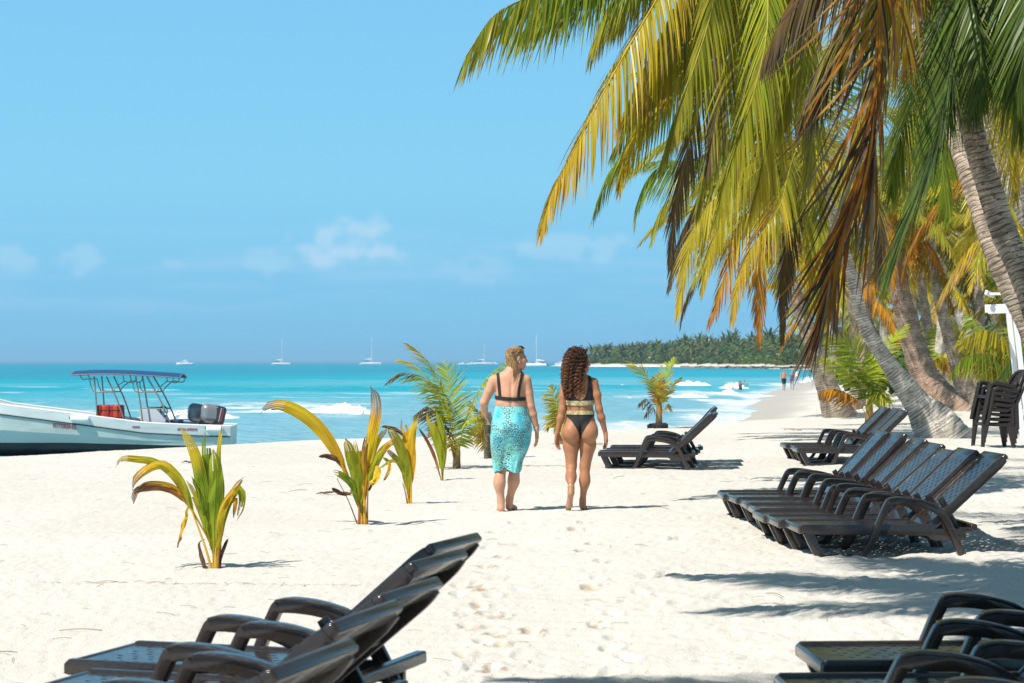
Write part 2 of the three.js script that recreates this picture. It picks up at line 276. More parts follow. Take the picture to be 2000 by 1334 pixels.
// ---- breakers: rolled white water on a swell
const foamMat = std(0.86, 0.88, 0.88, 0.9, { specularIntensity: 0.2 });
function breaker(line, h, wide, seed) {              // line: [px, py of its foot, depth, relative height]
  const n = 320, m = 30, g = new GB(), pts = line.map(([px, py, d]) => { const q = P(px, py, d); q.y = SEA; return q; });
  const cur = new THREE.CatmullRomCurve3(pts), hs = line.map((l, i) => [i / (line.length - 1), l[3]]);
  const len = cur.getLength();
  for (let i = 0; i <= n; i++) {
    const t = i / n, c = cur.getPoint(t), hh = h * interp(hs, t) * Math.pow(Math.sin(Math.PI * clamp(t, 0.004, 0.996)), 0.7);
    for (let j = 0; j <= m; j++) {
      const v = j / m, a = v * Math.PI, s = t * len;
      const lump = 0.72 + 0.42 * fbm(s * 0.55 + seed, v * 2, 5) + 0.20 * noise(s * 2.9, v * 6 + seed) + 0.16 * noise(s * 7.3, v * 12 + seed) + 0.10 * noise(s * 16, v * 20);
      const y = SEA - 0.12 + hh * Math.pow(Math.sin(a), 0.75) * lump + 0.10 * hh, z = c.z + wide * (0.5 - v) * (0.9 + 0.3 * noise(s * 0.8, seed)) + 0.5 * wide * 0.3 * noise(s * 0.5 + 4, seed);
      g.v(V(c.x + 0.12 * noise(s * 3, v * 6), y, z + 0.15 * noise(s * 2.6 + 8, v * 5)), [1, 1, 1]);
    }
  }
  for (let i = 0; i < n; i++) for (let j = 0; j < m; j++) { const a = i * (m + 1) + j; g.q(a, a + m + 1, a + m + 2, a + 1); }
  return g.geo();
}
for (const [line, h, wide, seed] of BREAKERS) struct('breaking_wave', breaker(line, h, wide, seed), foamMat);
// ---------------------------------------------------------------- palms
const leafMat = new THREE.MeshPhysicalMaterial({ color: 0xffffff, vertexColors: true, roughness: 0.92, transmission: 0.26, thickness: 0, side: THREE.DoubleSide, clearcoat: 0.25, clearcoatRoughness: 0.28, specularIntensity: 0.4, name: 'palm_leaf' });
const dryMat = new THREE.MeshPhysicalMaterial({ color: 0xffffff, vertexColors: true, roughness: 0.95, transmission: 0.18, thickness: 0, side: THREE.DoubleSide, specularIntensity: 0.3, name: 'dry_leaf' });
const DOWN = V(0, -1, 0);
// palettes: leaf at its root, leaf at its tip, scorched tip, midrib
const PAL = {
  green: { a: [0.135, 0.210, 0.010], b: [0.215, 0.275, 0.012], tip: [0.24, 0.17, 0.05], rib: [0.34, 0.33, 0.04], burn: 0.12 },
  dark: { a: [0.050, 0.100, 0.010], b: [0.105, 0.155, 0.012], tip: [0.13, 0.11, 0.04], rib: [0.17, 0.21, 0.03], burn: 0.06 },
  olive: { a: [0.225, 0.235, 0.010], b: [0.360, 0.320, 0.013], tip: [0.26, 0.16, 0.06], rib: [0.48, 0.38, 0.04], burn: 0.22 },
  yellow: { a: [0.380, 0.320, 0.012], b: [0.500, 0.370, 0.015], tip: [0.34, 0.19, 0.07], rib: [0.62, 0.45, 0.04], burn: 0.32 },
  gold: { a: [0.460, 0.330, 0.016], b: [0.500, 0.300, 0.030], tip: [0.36, 0.25, 0.17], rib: [0.62, 0.40, 0.03], burn: 0.6 },
  orange: { a: [0.460, 0.210, 0.012], b: [0.380, 0.140, 0.014], tip: [0.15, 0.085, 0.05], rib: [0.54, 0.25, 0.02], burn: 0.6 },
  brown: { a: [0.120, 0.085, 0.030], b: [0.085, 0.055, 0.030], tip: [0.11, 0.080, 0.06], rib: [0.28, 0.13, 0.03], burn: 0.7 },
  lime: { a: [0.280, 0.360, 0.014], b: [0.400, 0.410, 0.018], tip: [0.38, 0.27, 0.05], rib: [0.50, 0.46, 0.06], burn: 0.15 },
};
const DEADMIX = [{ a: [0.34, 0.12, 0.015], b: [0.22, 0.065, 0.015], tip: [0.10, 0.06, 0.04] }, { a: [0.10, 0.055, 0.03], b: [0.06, 0.038, 0.028], tip: [0.16, 0.13, 0.11] }, { a: [0.20, 0.15, 0.10], b: [0.30, 0.255, 0.21], tip: [0.22, 0.18, 0.15] }, { a: [0.05, 0.03, 0.02], b: [0.085, 0.06, 0.045], tip: [0.12, 0.09, 0.07] }, { a: [0.42, 0.15, 0.012], b: [0.30, 0.085, 0.012], tip: [0.18, 0.12, 0.09] }, { a: [0.36, 0.20, 0.03], b: [0.16, 0.08, 0.03], tip: [0.10, 0.07, 0.05] }];
// One frond. pts: rachis control points; leaf: longest leaflet; pairs: leaflets a side; hang: how far leaflets give in to their weight
function frondGeo(pts, { leaf = 0.8, pairs = 70, hang = 0.55, pal = PAL.green, pal2 = null, mixAt = 0.6, seed = 1, wide = 0.030, rib = 0.018, mixPal = null, clump = 0, t0 = 0.14, roll = 0, segs = 5, wind = null, ragged = 0.12, split = 0.5, tipLen = 0.45, sides = [-1, 1], ribSides = 5 } = {}) {
  const R = rngOf(seed * 7919 + 13), g = new GB(), cur = new THREE.CatmullRomCurve3(pts, false, 'centripetal'), n = 18, line = cur.getSpacedPoints(n);
  g.tube(line, line.map((_, k) => lerp(rib, rib * 0.18, Math.pow(k / n, 0.8))), ribSides, line.map((_, k) => mixc(pal.rib, (pal2 ?? pal).rib, k / n)), { caps: false, squash: 0.7 });
  const T = V(), S = V(), N = V(), d = V(), w = V(), p = V(), side0 = V();
  // a side vector for the rachis, kept level, turned by roll
  const chord = pts[pts.length - 1].clone().sub(pts[0]); side0.set(chord.z, 0, -chord.x); if (side0.lengthSq() < 0.05 * chord.lengthSq()) side0.set(1, 0, 0.3); side0.normalize();
  const windV = wind ?? V(-0.10, 0, 0.02);
  for (let k = 0; k < pairs; k++) for (const s of sides) {
    if (R() < ragged * 0.5) continue;
    const f = (k + 0.5 + (R() - 0.5) * 0.7) / pairs, t = t0 + (1 - t0) * f;
    cur.getPointAt(Math.min(t, 0.999), p); cur.getTangentAt(Math.min(t, 0.999), T);
    S.copy(side0).addScaledVector(T, -side0.dot(T)).normalize(); N.crossVectors(S, T); if (N.y < 0) N.negate();
    if (roll) S.applyAxisAngle(T, roll); if (roll) N.applyAxisAngle(T, roll);
    const Lr = leaf * Math.pow(Math.sin(Math.PI * (0.13 + 0.80 * f)), 0.55) * lerp(1, tipLen, Math.pow(f, 3.5)) * (0.88 + 0.24 * R()) * (R() < ragged ? 0.4 + 0.5 * R() : 1);
    const ang = lerp(1.12, 0.38, Math.pow(f, 1.4)) + (R() - 0.5) * 0.22;
    d.copy(T).multiplyScalar(Math.cos(ang)).addScaledVector(S, s * Math.sin(ang)).addScaledVector(N, 0.14 + (R() - 0.5) * 0.16).normalize();
    const hh = hang * (mixPal ? 0.35 + 1.3 * R() : 0.8 + 0.4 * R()), wk = mixPal ? 0.3 + 1.2 * R() : 1; d.addScaledVector(DOWN, hh * 1.05).addScaledVector(windV, 0.9 * wk).normalize();
    const dead = R() < pal.burn, deadFrom = dead ? 0.35 + 0.5 * R() : 2, pl = mixPal ? mixPal[Math.floor(R() * mixPal.length)] : pal2 && f + (R() - 0.5) * 0.35 > mixAt ? pal2 : pal, tone = 0.74 + 0.5 * R(), warm = R();
    const tw = (R() - 0.5) * 1.5, step = Lr / segs, W = wide * (0.75 + 0.5 * R()) * lerp(1, 0.6, f);
    let px = p.clone(), i0 = -1, i1 = -1;
    for (let q = 0; q <= segs; q++) {
      const v = q / segs, prof = q === segs ? 0.05 : Math.pow(Math.sin(Math.PI * (0.16 + 0.84 * v)), 0.8) * (1 - 0.25 * v);
      w.copy(T).addScaledVector(d, -T.dot(d)); if (w.lengthSq() < 1e-4) w.copy(N); w.normalize().applyAxisAngle(d, tw * (0.4 + v));
      let c = mixc(pl.a, pl.b, clamp(v * 0.8 + 0.3 * (warm - 0.5))); if (v > deadFrom) c = mixc(c, pl.tip, 0.85); const cc = [c[0] * tone * (0.9 + 0.2 * warm), c[1] * tone, c[2] * tone];
      const a = g.v(px.clone().addScaledVector(w, W * prof * 0.5), cc), b = g.v(px.clone().addScaledVector(w, -W * prof * 0.5), cc);
      if (q) g.q(i0, i1, b, a); i0 = a; i1 = b;
      px.addScaledVector(d, step);
      d.addScaledVector(DOWN, (0.12 + hh * 0.55 * v) * 2 / segs).addScaledVector(windV, (0.2 + 0.6 * v) * wk * 2 / segs).normalize();
    }
  }
  return g.geo();
}
// a rachis that leaves the crown at an elevation, and bends under its weight
function archPts(c, az, el, len, bend, n = 7, sway = 0) {
  const out = [c.clone()], p = c.clone(); let e = el, a = az;
  for (let k = 0; k < n; k++) { const s = len / n; p.add(V(Math.cos(e) * Math.cos(a), Math.sin(e), Math.cos(e) * Math.sin(a)).multiplyScalar(s)); out.push(p.clone()); e -= bend * (0.5 + 1.1 * k / n) / n * (Math.cos(e) * 0.75 + 0.25); e = Math.max(e, -1.53); a += sway / n; }
  return out;
}
// bark: stacked leaf scars, lichen
const barkTex = (() => { const n1 = tnoise(8), n2 = tnoise(40), n3 = tnoise(128); return tex(256, 1024, (x, y) => {
  const u = x / 256, v = y / 1024, blot = n1(u * 8, v * 8), fib = n3(u * 128 / 16, v * 128), m = n2(u * 40 / 4, v * 40), grain = n3(u * 128, v * 128);
  const row = (v * 17 + 0.5 * (n1(u * 8, v * 8 + 3) - 0.5)) % 1, scar = sstep(0.16, 0.03, Math.min(row, 1 - row)) * (0.35 + 0.9 * n1(u * 8 + 4, v * 8));
  let s = 0.74 + 0.22 * (blot - 0.5) + 0.30 * (fib - 0.5) + 0.18 * (m - 0.5) + 0.14 * (grain - 0.5); s *= 1 - 0.42 * scar; s = lerp(s, 0.95, 0.5 * sstep(0.66, 0.82, 0.5 * blot + 0.5 * grain)); s *= 1 - 0.35 * sstep(0.72, 0.85, m * 0.6 + blot * 0.4); return [s, s * 0.965, s * 0.92]; }, true); })();
const barkBump = (() => { const n2 = tnoise(40), n3 = tnoise(128); return tex(256, 1024, (x, y) => { const u = x / 256, v = y / 1024, row = (v * 17) % 1, h = 0.35 * n2(u * 10, v * 40) + 0.35 * n3(u * 8, v * 128) + 0.3 * sstep(0.1, 0.3, Math.min(row, 1 - row)); return [h, h, h]; }); })();
barkTex.repeat.set(1, 1); barkBump.repeat.set(1, 1);
const barkMat = (r, g, b) => std(r, g, b, 0.92, { map: barkTex, bumpMap: barkBump, bumpScale: 0.006, vertexColors: true, specularIntensity: 0.25 });
const barkGrey = barkMat(1.0, 0.98, 0.95), barkBrown = barkMat(0.70, 0.61, 0.53), barkRed = barkMat(0.82, 0.62, 0.52);
function trunkGeo(pts, radii, seed, step = 0.035, ring = 0.085, sides = 16) {
  const g = new GB(true), cur = new THREE.CatmullRomCurve3(pts, false, 'centripetal'), L = cur.getLength(), n = Math.max(8, Math.round(L / step)), line = cur.getSpacedPoints(n), tab = radii.map((r, i) => [i / (radii.length - 1), r]), R = rngOf(seed);
  let first = g.p.length / 3; const rad = [], col = []; let nextRing = 0, phase = 0, tone = 1;
  // control points are not evenly spaced: look radii up by their own place along the curve
  const lens = [0]; for (let i = 1; i < pts.length; i++) lens.push(lens[i - 1] + pts[i].distanceTo(pts[i - 1])); const rt = radii.map((r, i) => [lens[i] / lens[lens.length - 1], r]);
  for (let k = 0; k <= n; k++) { const s = k / n * L; if (s >= nextRing) { phase = s; nextRing = s + ring * (0.6 + 0.8 * R()); tone = 0.9 + 0.2 * R(); } const u = (s - phase) / ring; rad.push(interp(rt, k / n) * (1 + 0.032 * (0.5 - u) + 0.03 * noise(s * 2, seed))); col.push([tone, tone, tone]); }
  g.tube(line, rad, sides, col, { caps: false, uvScale: 1 });
  // knobbly surface
  for (let i = 0; i < g.p.length; i += 3) { const k = Math.floor(i / 3 / (sides + 1)), s = (i / 3) % (sides + 1), a = (s % sides) / sides * 6.283, c = line[Math.min(n, k)], f = 1 + 0.03 * noise(Math.cos(a) * 1.6 + seed, k * step * 5) + 0.015 * noise(Math.sin(a) * 3, k * step * 14 + seed) + 0.10 * clamp(1 - k * step / 0.5) * noise(Math.cos(a) * 2.6, Math.sin(a) * 2.6 + seed); for (let q = 0; q < 3; q++) { const cc = [c.x, c.y, c.z][q]; g.p[i + q] = cc + (g.p[i + q] - cc) * f; } }
  return g.geo();
}
// parts of a crown: boots of old leaf bases, coconuts
const nutMat = std(0.16, 0.17, 0.03, 0.5), bootMat = std(0.16, 0.11, 0.06, 0.95);
const nutGeo = new THREE.SphereGeometry(0.105, 10, 8).scale(0.9, 1.15, 0.9), bootGeo = new THREE.ConeGeometry(0.13, 0.5, 9).rotateX(Math.PI);
const palmCount = { n: 0 };
function palm({ name = 'coconut_palm', label, trunk, radii, bark = barkGrey, fronds = [], auto = null, nuts = 4, seed = 1, group, ring, tsides = 16, step = 0.035 }) {
  const t = thing(name, label, 'palm tree', group), crown = trunk[trunk.length - 1], base = trunk[0].clone(); t.position.copy(base);
  const at = (o) => { o.geometry.translate(-base.x, -base.y, -base.z); return o; };
  at(part('trunk', trunkGeo(trunk, radii, seed, step, ring ?? 0.07, tsides), bark, t));
  const R = rngOf(seed * 31 + 5);
  const boot = part('leaf_bases', bootGeo, bootMat, t); boot.position.copy(crown).sub(base).add(V(0, -0.05, 0)); const sc = radii[radii.length - 1] / 0.12; boot.scale.setScalar(sc);
  for (let k = 0; k < nuts; k++) { const a = R() * 6.28, m = part('coconut', nutGeo, nutMat, t); m.position.copy(crown).sub(base).add(V(Math.cos(a) * 0.2, -0.14 - R() * 0.16, Math.sin(a) * 0.2)); m.rotation.set(R(), R(), R()); }
  fronds.forEach((f, i) => { const pts = f.raw ? f.raw : [crown.clone(), ...f.px.map(([x, y, d]) => P(x, y, d))]; at(part(f.dry ? 'dry_frond' : 'frond', frondGeo(pts, { seed: seed * 50 + i, ...f, pairs: Math.round((f.pairs ?? 70) * (f.dense ?? 1.5)), leaf: (f.leaf ?? 0.8) * 1.25, hang: (f.hang ?? 0.55) * (f.roll ? 1 : 1.55), wide: (f.wide ?? 0.032) * 0.92 }), f.dry ? dryMat : leafMat, t)); });
  if (auto) for (let k = 0; k < auto.n; k++) {
    const u = (k + R() * 0.8) / auto.n, az = (auto.az ? lerp(auto.az[0], auto.az[1], (k * 0.618 + R() * 0.15) % 1) : k * 2.4 + R() * 0.6), el = lerp(auto.el?.[0] ?? 1.25, auto.el?.[1] ?? -0.75, u), L = auto.len * (0.85 + 0.3 * R());
    const old = u > (auto.oldFrom ?? 0.78), q = R(), pal = old ? (q < 0.35 ? PAL.orange : q < 0.7 ? PAL.brown : PAL.gold) : u > 0.5 ? (q < 0.5 ? PAL.olive : PAL.yellow) : q < 0.5 ? PAL.green : PAL.olive;
    at(part(old ? 'dry_frond' : 'frond', frondGeo(archPts(crown, az, el, L, auto.bend ?? 1.7, 7, (R() - 0.5) * 0.5), { seed: seed * 90 + k, pal: auto.pal ?? pal, leaf: (auto.leaf ?? 0.8) * 1.08, pairs: Math.round((auto.pairs ?? 60) * 1.45), hang: (auto.hang ?? 0.6) * (old ? 1.5 : 1), wide: (auto.wide ?? 0.036) * 0.9, segs: auto.segs ?? 4, rib: auto.rib ?? 0.02, ribSides: auto.ribSides ?? 5 }), old ? dryMat : leafMat, t));
  }
  return t;
}
const base = (px, py, d, dy = -0.12) => { const p = onSand(px, py, d); p.y += dy; return p; };

// --- the palm that leans in from the right edge; its crown hangs over the picture's upper middle
palm({
  label: 'leaning palm from the right edge whose yellow-green crown hangs over the beach', seed: 3, bark: barkBrown,
  trunk: [base(2130, 990, 22), P(2090, 870, 22), P(2015, 650, 22), P(1955, 520, 22), P(1905, 375, 22.2), P(1850, 215, 22.5), P(1760, 20, 22.8), P(1620, -150, 23), P(1450, -265, 23.2)], radii: [0.24, 0.15, 0.128, 0.124, 0.12, 0.115, 0.11, 0.108, 0.108], nuts: 7,
  fronds: [
    { px: [[1290, -215, 22.5], [1150, -75, 21.8], [1050, -15, 21.3], [965, 30, 21], [910, 110, 20.9]], pal: PAL.green, pal2: PAL.olive, mixAt: 0.75, leaf: 0.85, pairs: 95, hang: 1.2, tipLen: 0.8, wide: 0.036, wind: V(-0.2, 0, 0) },
    { px: [[1330, -220, 22.8], [1200, -140, 22.3], [1090, -60, 22.2], [1020, -5, 22], [985, 60, 22]], pal: PAL.green, pal2: PAL.olive, leaf: 0.85, pairs: 80, hang: 1.1, wide: 0.036 },
    { px: [[1350, -200, 23.5], [1240, -70, 23.8], [1175, 40, 24], [1150, 120, 24]], pal: PAL.olive, leaf: 0.72, pairs: 62, hang: 0.8 },
    { px: [[1385, -170, 22.6], [1270, 20, 22], [1195, 150, 21.7], [1130, 275, 21.5], [1080, 370, 21.4], [1056, 452, 21.4]], pal: PAL.yellow, pal2: PAL.gold, mixAt: 0.62, leaf: 0.86, pairs: 105, hang: 1.25, wide: 0.040, roll: -0.25, ragged: 0.2 },
    { px: [[1400, -120, 22.9], [1330, 60, 22.6], [1262, 190, 22.4], [1222, 290, 22.3], [1210, 370, 22.3]], pal: PAL.olive, pal2: PAL.yellow, mixAt: 0.6, leaf: 0.78, pairs: 95, hang: 1.0, wide: 0.038 },
    { px: [[1420, -140, 24], [1340, 100, 24.3], [1245, 255, 24.5], [1185, 345, 24.5], [1160, 420, 24.5]], pal: PAL.green, leaf: 0.72, pairs: 80, hang: 0.9 },
    { px: [[1420, -180, 22.4], [1390, 20, 21.6], [1350, 150, 21.3], [1318, 260, 21.2]], pal: PAL.olive, leaf: 0.8, pairs: 80, hang: 1.2 },
    { px: [[1460, -120, 22.6], [1440, 60, 22.2], [1405, 200, 22], [1380, 330, 22]], pal: PAL.olive, pal2: PAL.brown, mixAt: 0.8, leaf: 0.8, pairs: 84, hang: 1.2 },
    { px: [[1480, -160, 22.2], [1500, 40, 21.6], [1470, 190, 21.4], [1430, 300, 21.4], [1395, 430, 21.4]], pal: PAL.lime, pal2: PAL.olive, mixAt: 0.5, leaf: 0.82, pairs: 88, hang: 1.1 },
    { px: [[1500, -190, 23], [1560, -40, 22.8], [1555, 110, 22.7], [1520, 250, 22.6]], pal: PAL.olive, leaf: 0.8, pairs: 80, hang: 1.0 },
    { px: [[1430, -140, 24.5], [1400, 100, 25], [1350, 260, 25.2], [1320, 400, 25.3], [1310, 520, 25.3]], pal: PAL.olive, pal2: PAL.brown, mixAt: 0.45, leaf: 0.76, pairs: 92, hang: 1.0 },
    { px: [[1400, -150, 23.8], [1310, 30, 24.2], [1250, 150, 24.4], [1205, 250, 24.5]], pal: PAL.olive, pal2: PAL.yellow, mixAt: 0.5, leaf: 0.85, pairs: 84, hang: 1.2 },
    { px: [[1390, -100, 24.6], [1300, 90, 25], [1235, 220, 25.2], [1195, 300, 25.2]], pal: PAL.green, leaf: 0.8, pairs: 80, hang: 0.9 },
    { px: [[1420, -80, 23.2], [1370, 100, 23.1], [1320, 220, 23], [1290, 320, 23]], pal: PAL.lime, pal2: PAL.olive, leaf: 0.85, pairs: 84, hang: 1.2 },
    { px: [[1450, -60, 25], [1430, 140, 25.6], [1390, 290, 26], [1360, 420, 26.2]], pal: PAL.olive, leaf: 0.85, pairs: 84, hang: 1.1 },
    { px: [[1520, -80, 23.6], [1530, 130, 23.8], [1500, 290, 24], [1460, 430, 24.1]], pal: PAL.olive, pal2: PAL.yellow, mixAt: 0.6, leaf: 0.85, pairs: 84, hang: 1.1 },
    { px: [[1340, -210, 22.6], [1230, -110, 22.2], [1130, -40, 22], [1050, 20, 21.9], [1010, 80, 21.9]], pal: PAL.green, leaf: 0.8, pairs: 90, hang: 1.2 },
    { px: [[1360, -210, 23.2], [1270, -110, 23.3], [1200, -10, 23.4], [1160, 90, 23.4]], pal: PAL.green, pal2: PAL.olive, leaf: 0.78, pairs: 76, hang: 0.9 },
    { px: [[1500, -40, 22.4], [1580, 90, 22.2], [1590, 240, 22.1], [1570, 380, 22.1]], pal: PAL.olive, leaf: 0.85, pairs: 84, hang: 1.0 },
    { px: [[1380, -220, 23.6], [1290, -120, 24], [1230, -30, 24.3], [1190, 60, 24.5]], pal: PAL.olive, leaf: 0.8, pairs: 76, hang: 0.9 },
    { px: [[1440, -210, 24.2], [1390, -60, 25], [1330, 40, 25.6], [1290, 130, 26]], pal: PAL.green, leaf: 0.8, pairs: 76, hang: 1.0 },
    { px: [[1490, -120, 24], [1480, 80, 24.6], [1450, 220, 25], [1420, 330, 25.2]], pal: PAL.green, leaf: 0.8, pairs: 76, hang: 1.0 },
  ],
  auto: { n: 11, len: 3.9, el: [1.35, 0.25], leaf: 0.82, pairs: 60, bend: 1.9, oldFrom: 2 },
});
// --- the nearer palm at the right edge: dead frond hanging in front of everything, fronds of a darker green
palm({
  label: 'nearest palm trunk at the right edge with a dead brown frond hanging', seed: 5, bark: barkBrown,
  trunk: [base(2130, 1078, 16.8), P(2075, 800, 16.8), P(2010, 570, 16.9), P(1962, 455, 17), P(1930, 360, 17), P(1903, 270, 17), P(1880, 170, 17), P(1862, 60, 17), P(1850, -50, 17)], radii: [0.22, 0.125, 0.112, 0.108, 0.104, 0.10, 0.097, 0.094, 0.094], nuts: 6,
  fronds: [
    { px: [[1800, -260, 15.6], [1740, -190, 14.6], [1719, -20, 14.1], [1712, 110, 13.9], [1700, 280, 13.8], [1662, 400, 13.8], [1636, 490, 13.8], [1592, 650, 13.8]], dry: true, mixPal: DEADMIX, pal: { ...PAL.brown, rib: [0.66, 0.36, 0.015], burn: 0.5 }, pal2: { ...PAL.brown, rib: [0.34, 0.085, 0.012] }, leaf: 0.96, pairs: 84, hang: 1.4, wide: 0.034, wind: V(-0.55, 0, 0.06), segs: 7, ragged: 0.3, rib: 0.026, tipLen: 0.8, t0: 0.3 },
    { px: [[1810, -220, 15.8], [1770, -120, 14.8], [1762, 10, 14.3], [1772, 120, 14.2]], dry: true, pal: { a: [0.56, 0.40, 0.05], b: [0.54, 0.30, 0.03], tip: [0.34, 0.13, 0.03], rib: [0.6, 0.36, 0.03], burn: 0.5 }, leaf: 0.72, pairs: 22, dense: 1, hang: 2.4, wide: 0.055, segs: 6, t0: 0.5, wind: V(0.08, 0, 0) },
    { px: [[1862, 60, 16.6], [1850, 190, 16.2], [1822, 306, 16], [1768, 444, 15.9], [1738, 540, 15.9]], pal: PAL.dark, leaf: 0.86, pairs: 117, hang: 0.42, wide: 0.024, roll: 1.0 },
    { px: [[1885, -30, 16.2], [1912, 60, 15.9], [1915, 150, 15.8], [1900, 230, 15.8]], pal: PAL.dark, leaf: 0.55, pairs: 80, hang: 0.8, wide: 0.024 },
    { px: [[1905, -70, 16.8], [1960, 20, 16.6], [1990, 140, 16.5], [1995, 250, 16.5]], pal: PAL.green, leaf: 0.75, pairs: 90, hang: 0.7, wide: 0.025 },
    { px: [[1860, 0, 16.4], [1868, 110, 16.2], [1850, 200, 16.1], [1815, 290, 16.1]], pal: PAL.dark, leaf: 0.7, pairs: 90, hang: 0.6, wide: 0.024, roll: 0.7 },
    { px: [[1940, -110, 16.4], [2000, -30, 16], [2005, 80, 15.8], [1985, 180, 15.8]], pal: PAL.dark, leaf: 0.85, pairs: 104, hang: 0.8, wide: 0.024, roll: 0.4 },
    { px: [[1950, -140, 16.8], [2040, -40, 16.6], [2070, 120, 16.5], [2060, 300, 16.5]], pal: PAL.green, leaf: 0.85, pairs: 100, hang: 0.8, wide: 0.026 },
    { px: [[1790, -60, 16.8], [1740, 60, 16.8], [1690, 180, 16.9], [1660, 300, 17]], pal: PAL.olive, leaf: 0.78, pairs: 100, hang: 1.0, wide: 0.026 },
    { px: [[1770, -110, 17.4], [1680, -10, 17.8], [1610, 110, 18], [1565, 230, 18]], pal: PAL.olive, pal2: PAL.brown, mixAt: 0.55, leaf: 0.78, pairs: 84, hang: 1.0 },
    { px: [[1750, -150, 17.2], [1640, -90, 17.3], [1540, 10, 17.3], [1490, 120, 17.3]], pal: PAL.brown, pal2: PAL.brown, dry: true, leaf: 0.7, pairs: 60, hang: 1.3 },
    { px: [[1900, -130, 18], [1960, -20, 18.6], [1985, 120, 19], [1990, 260, 19.2]], pal: PAL.olive, leaf: 0.8, pairs: 100, hang: 0.9, wide: 0.026 },
    { px: [[1830, 30, 18], [1800, 160, 18.6], [1760, 260, 19], [1740, 380, 19.2]], pal: PAL.green, leaf: 0.8, pairs: 104, hang: 0.9, wide: 0.024 },
  ],
  auto: { n: 9, len: 3.4, el: [1.3, 0.2], leaf: 0.8, pairs: 56, bend: 1.8, oldFrom: 2 },
});
// --- third trunk at the right edge, behind the two
palm({
  label: 'slim palm trunk furthest up at the right edge, behind the two nearer trunks', seed: 7, bark: barkGrey,
  trunk: [base(2210, 930, 28), P(2120, 640, 28), P(2040, 480, 28), P(2000, 408, 28), P(1960, 320, 28), P(1925, 200, 28), P(1900, 60, 28)], radii: [0.25, 0.16, 0.14, 0.13, 0.13, 0.12, 0.12],
  fronds: [
    { px: [[1960, 40, 27.6], [2010, 160, 27.3], [2020, 330, 27.2]], pal: PAL.olive, leaf: 0.8, pairs: 66, hang: 0.8 },
    { px: [[1850, 70, 27.6], [1800, 190, 27.4], [1780, 340, 27.4]], pal: PAL.olive, leaf: 0.8, pairs: 66, hang: 0.9 },
    { px: [[1930, 90, 27], [1960, 220, 26.8], [1985, 390, 26.8]], pal: PAL.yellow, leaf: 0.8, pairs: 66, hang: 0.8 },
    { px: [[1920, 120, 29], [1925, 280, 29.2], [1905, 450, 29.4]], pal: PAL.olive, leaf: 0.8, pairs: 66, hang: 0.8 },
    { px: [[1860, 110, 29], [1840, 270, 29.3], [1850, 430, 29.4]], pal: PAL.green, leaf: 0.8, pairs: 66, hang: 0.8 },
  ],
  auto: { n: 12, len: 3.8, el: [1.2, -0.3], leaf: 0.8, pairs: 54, oldFrom: 2 },
});
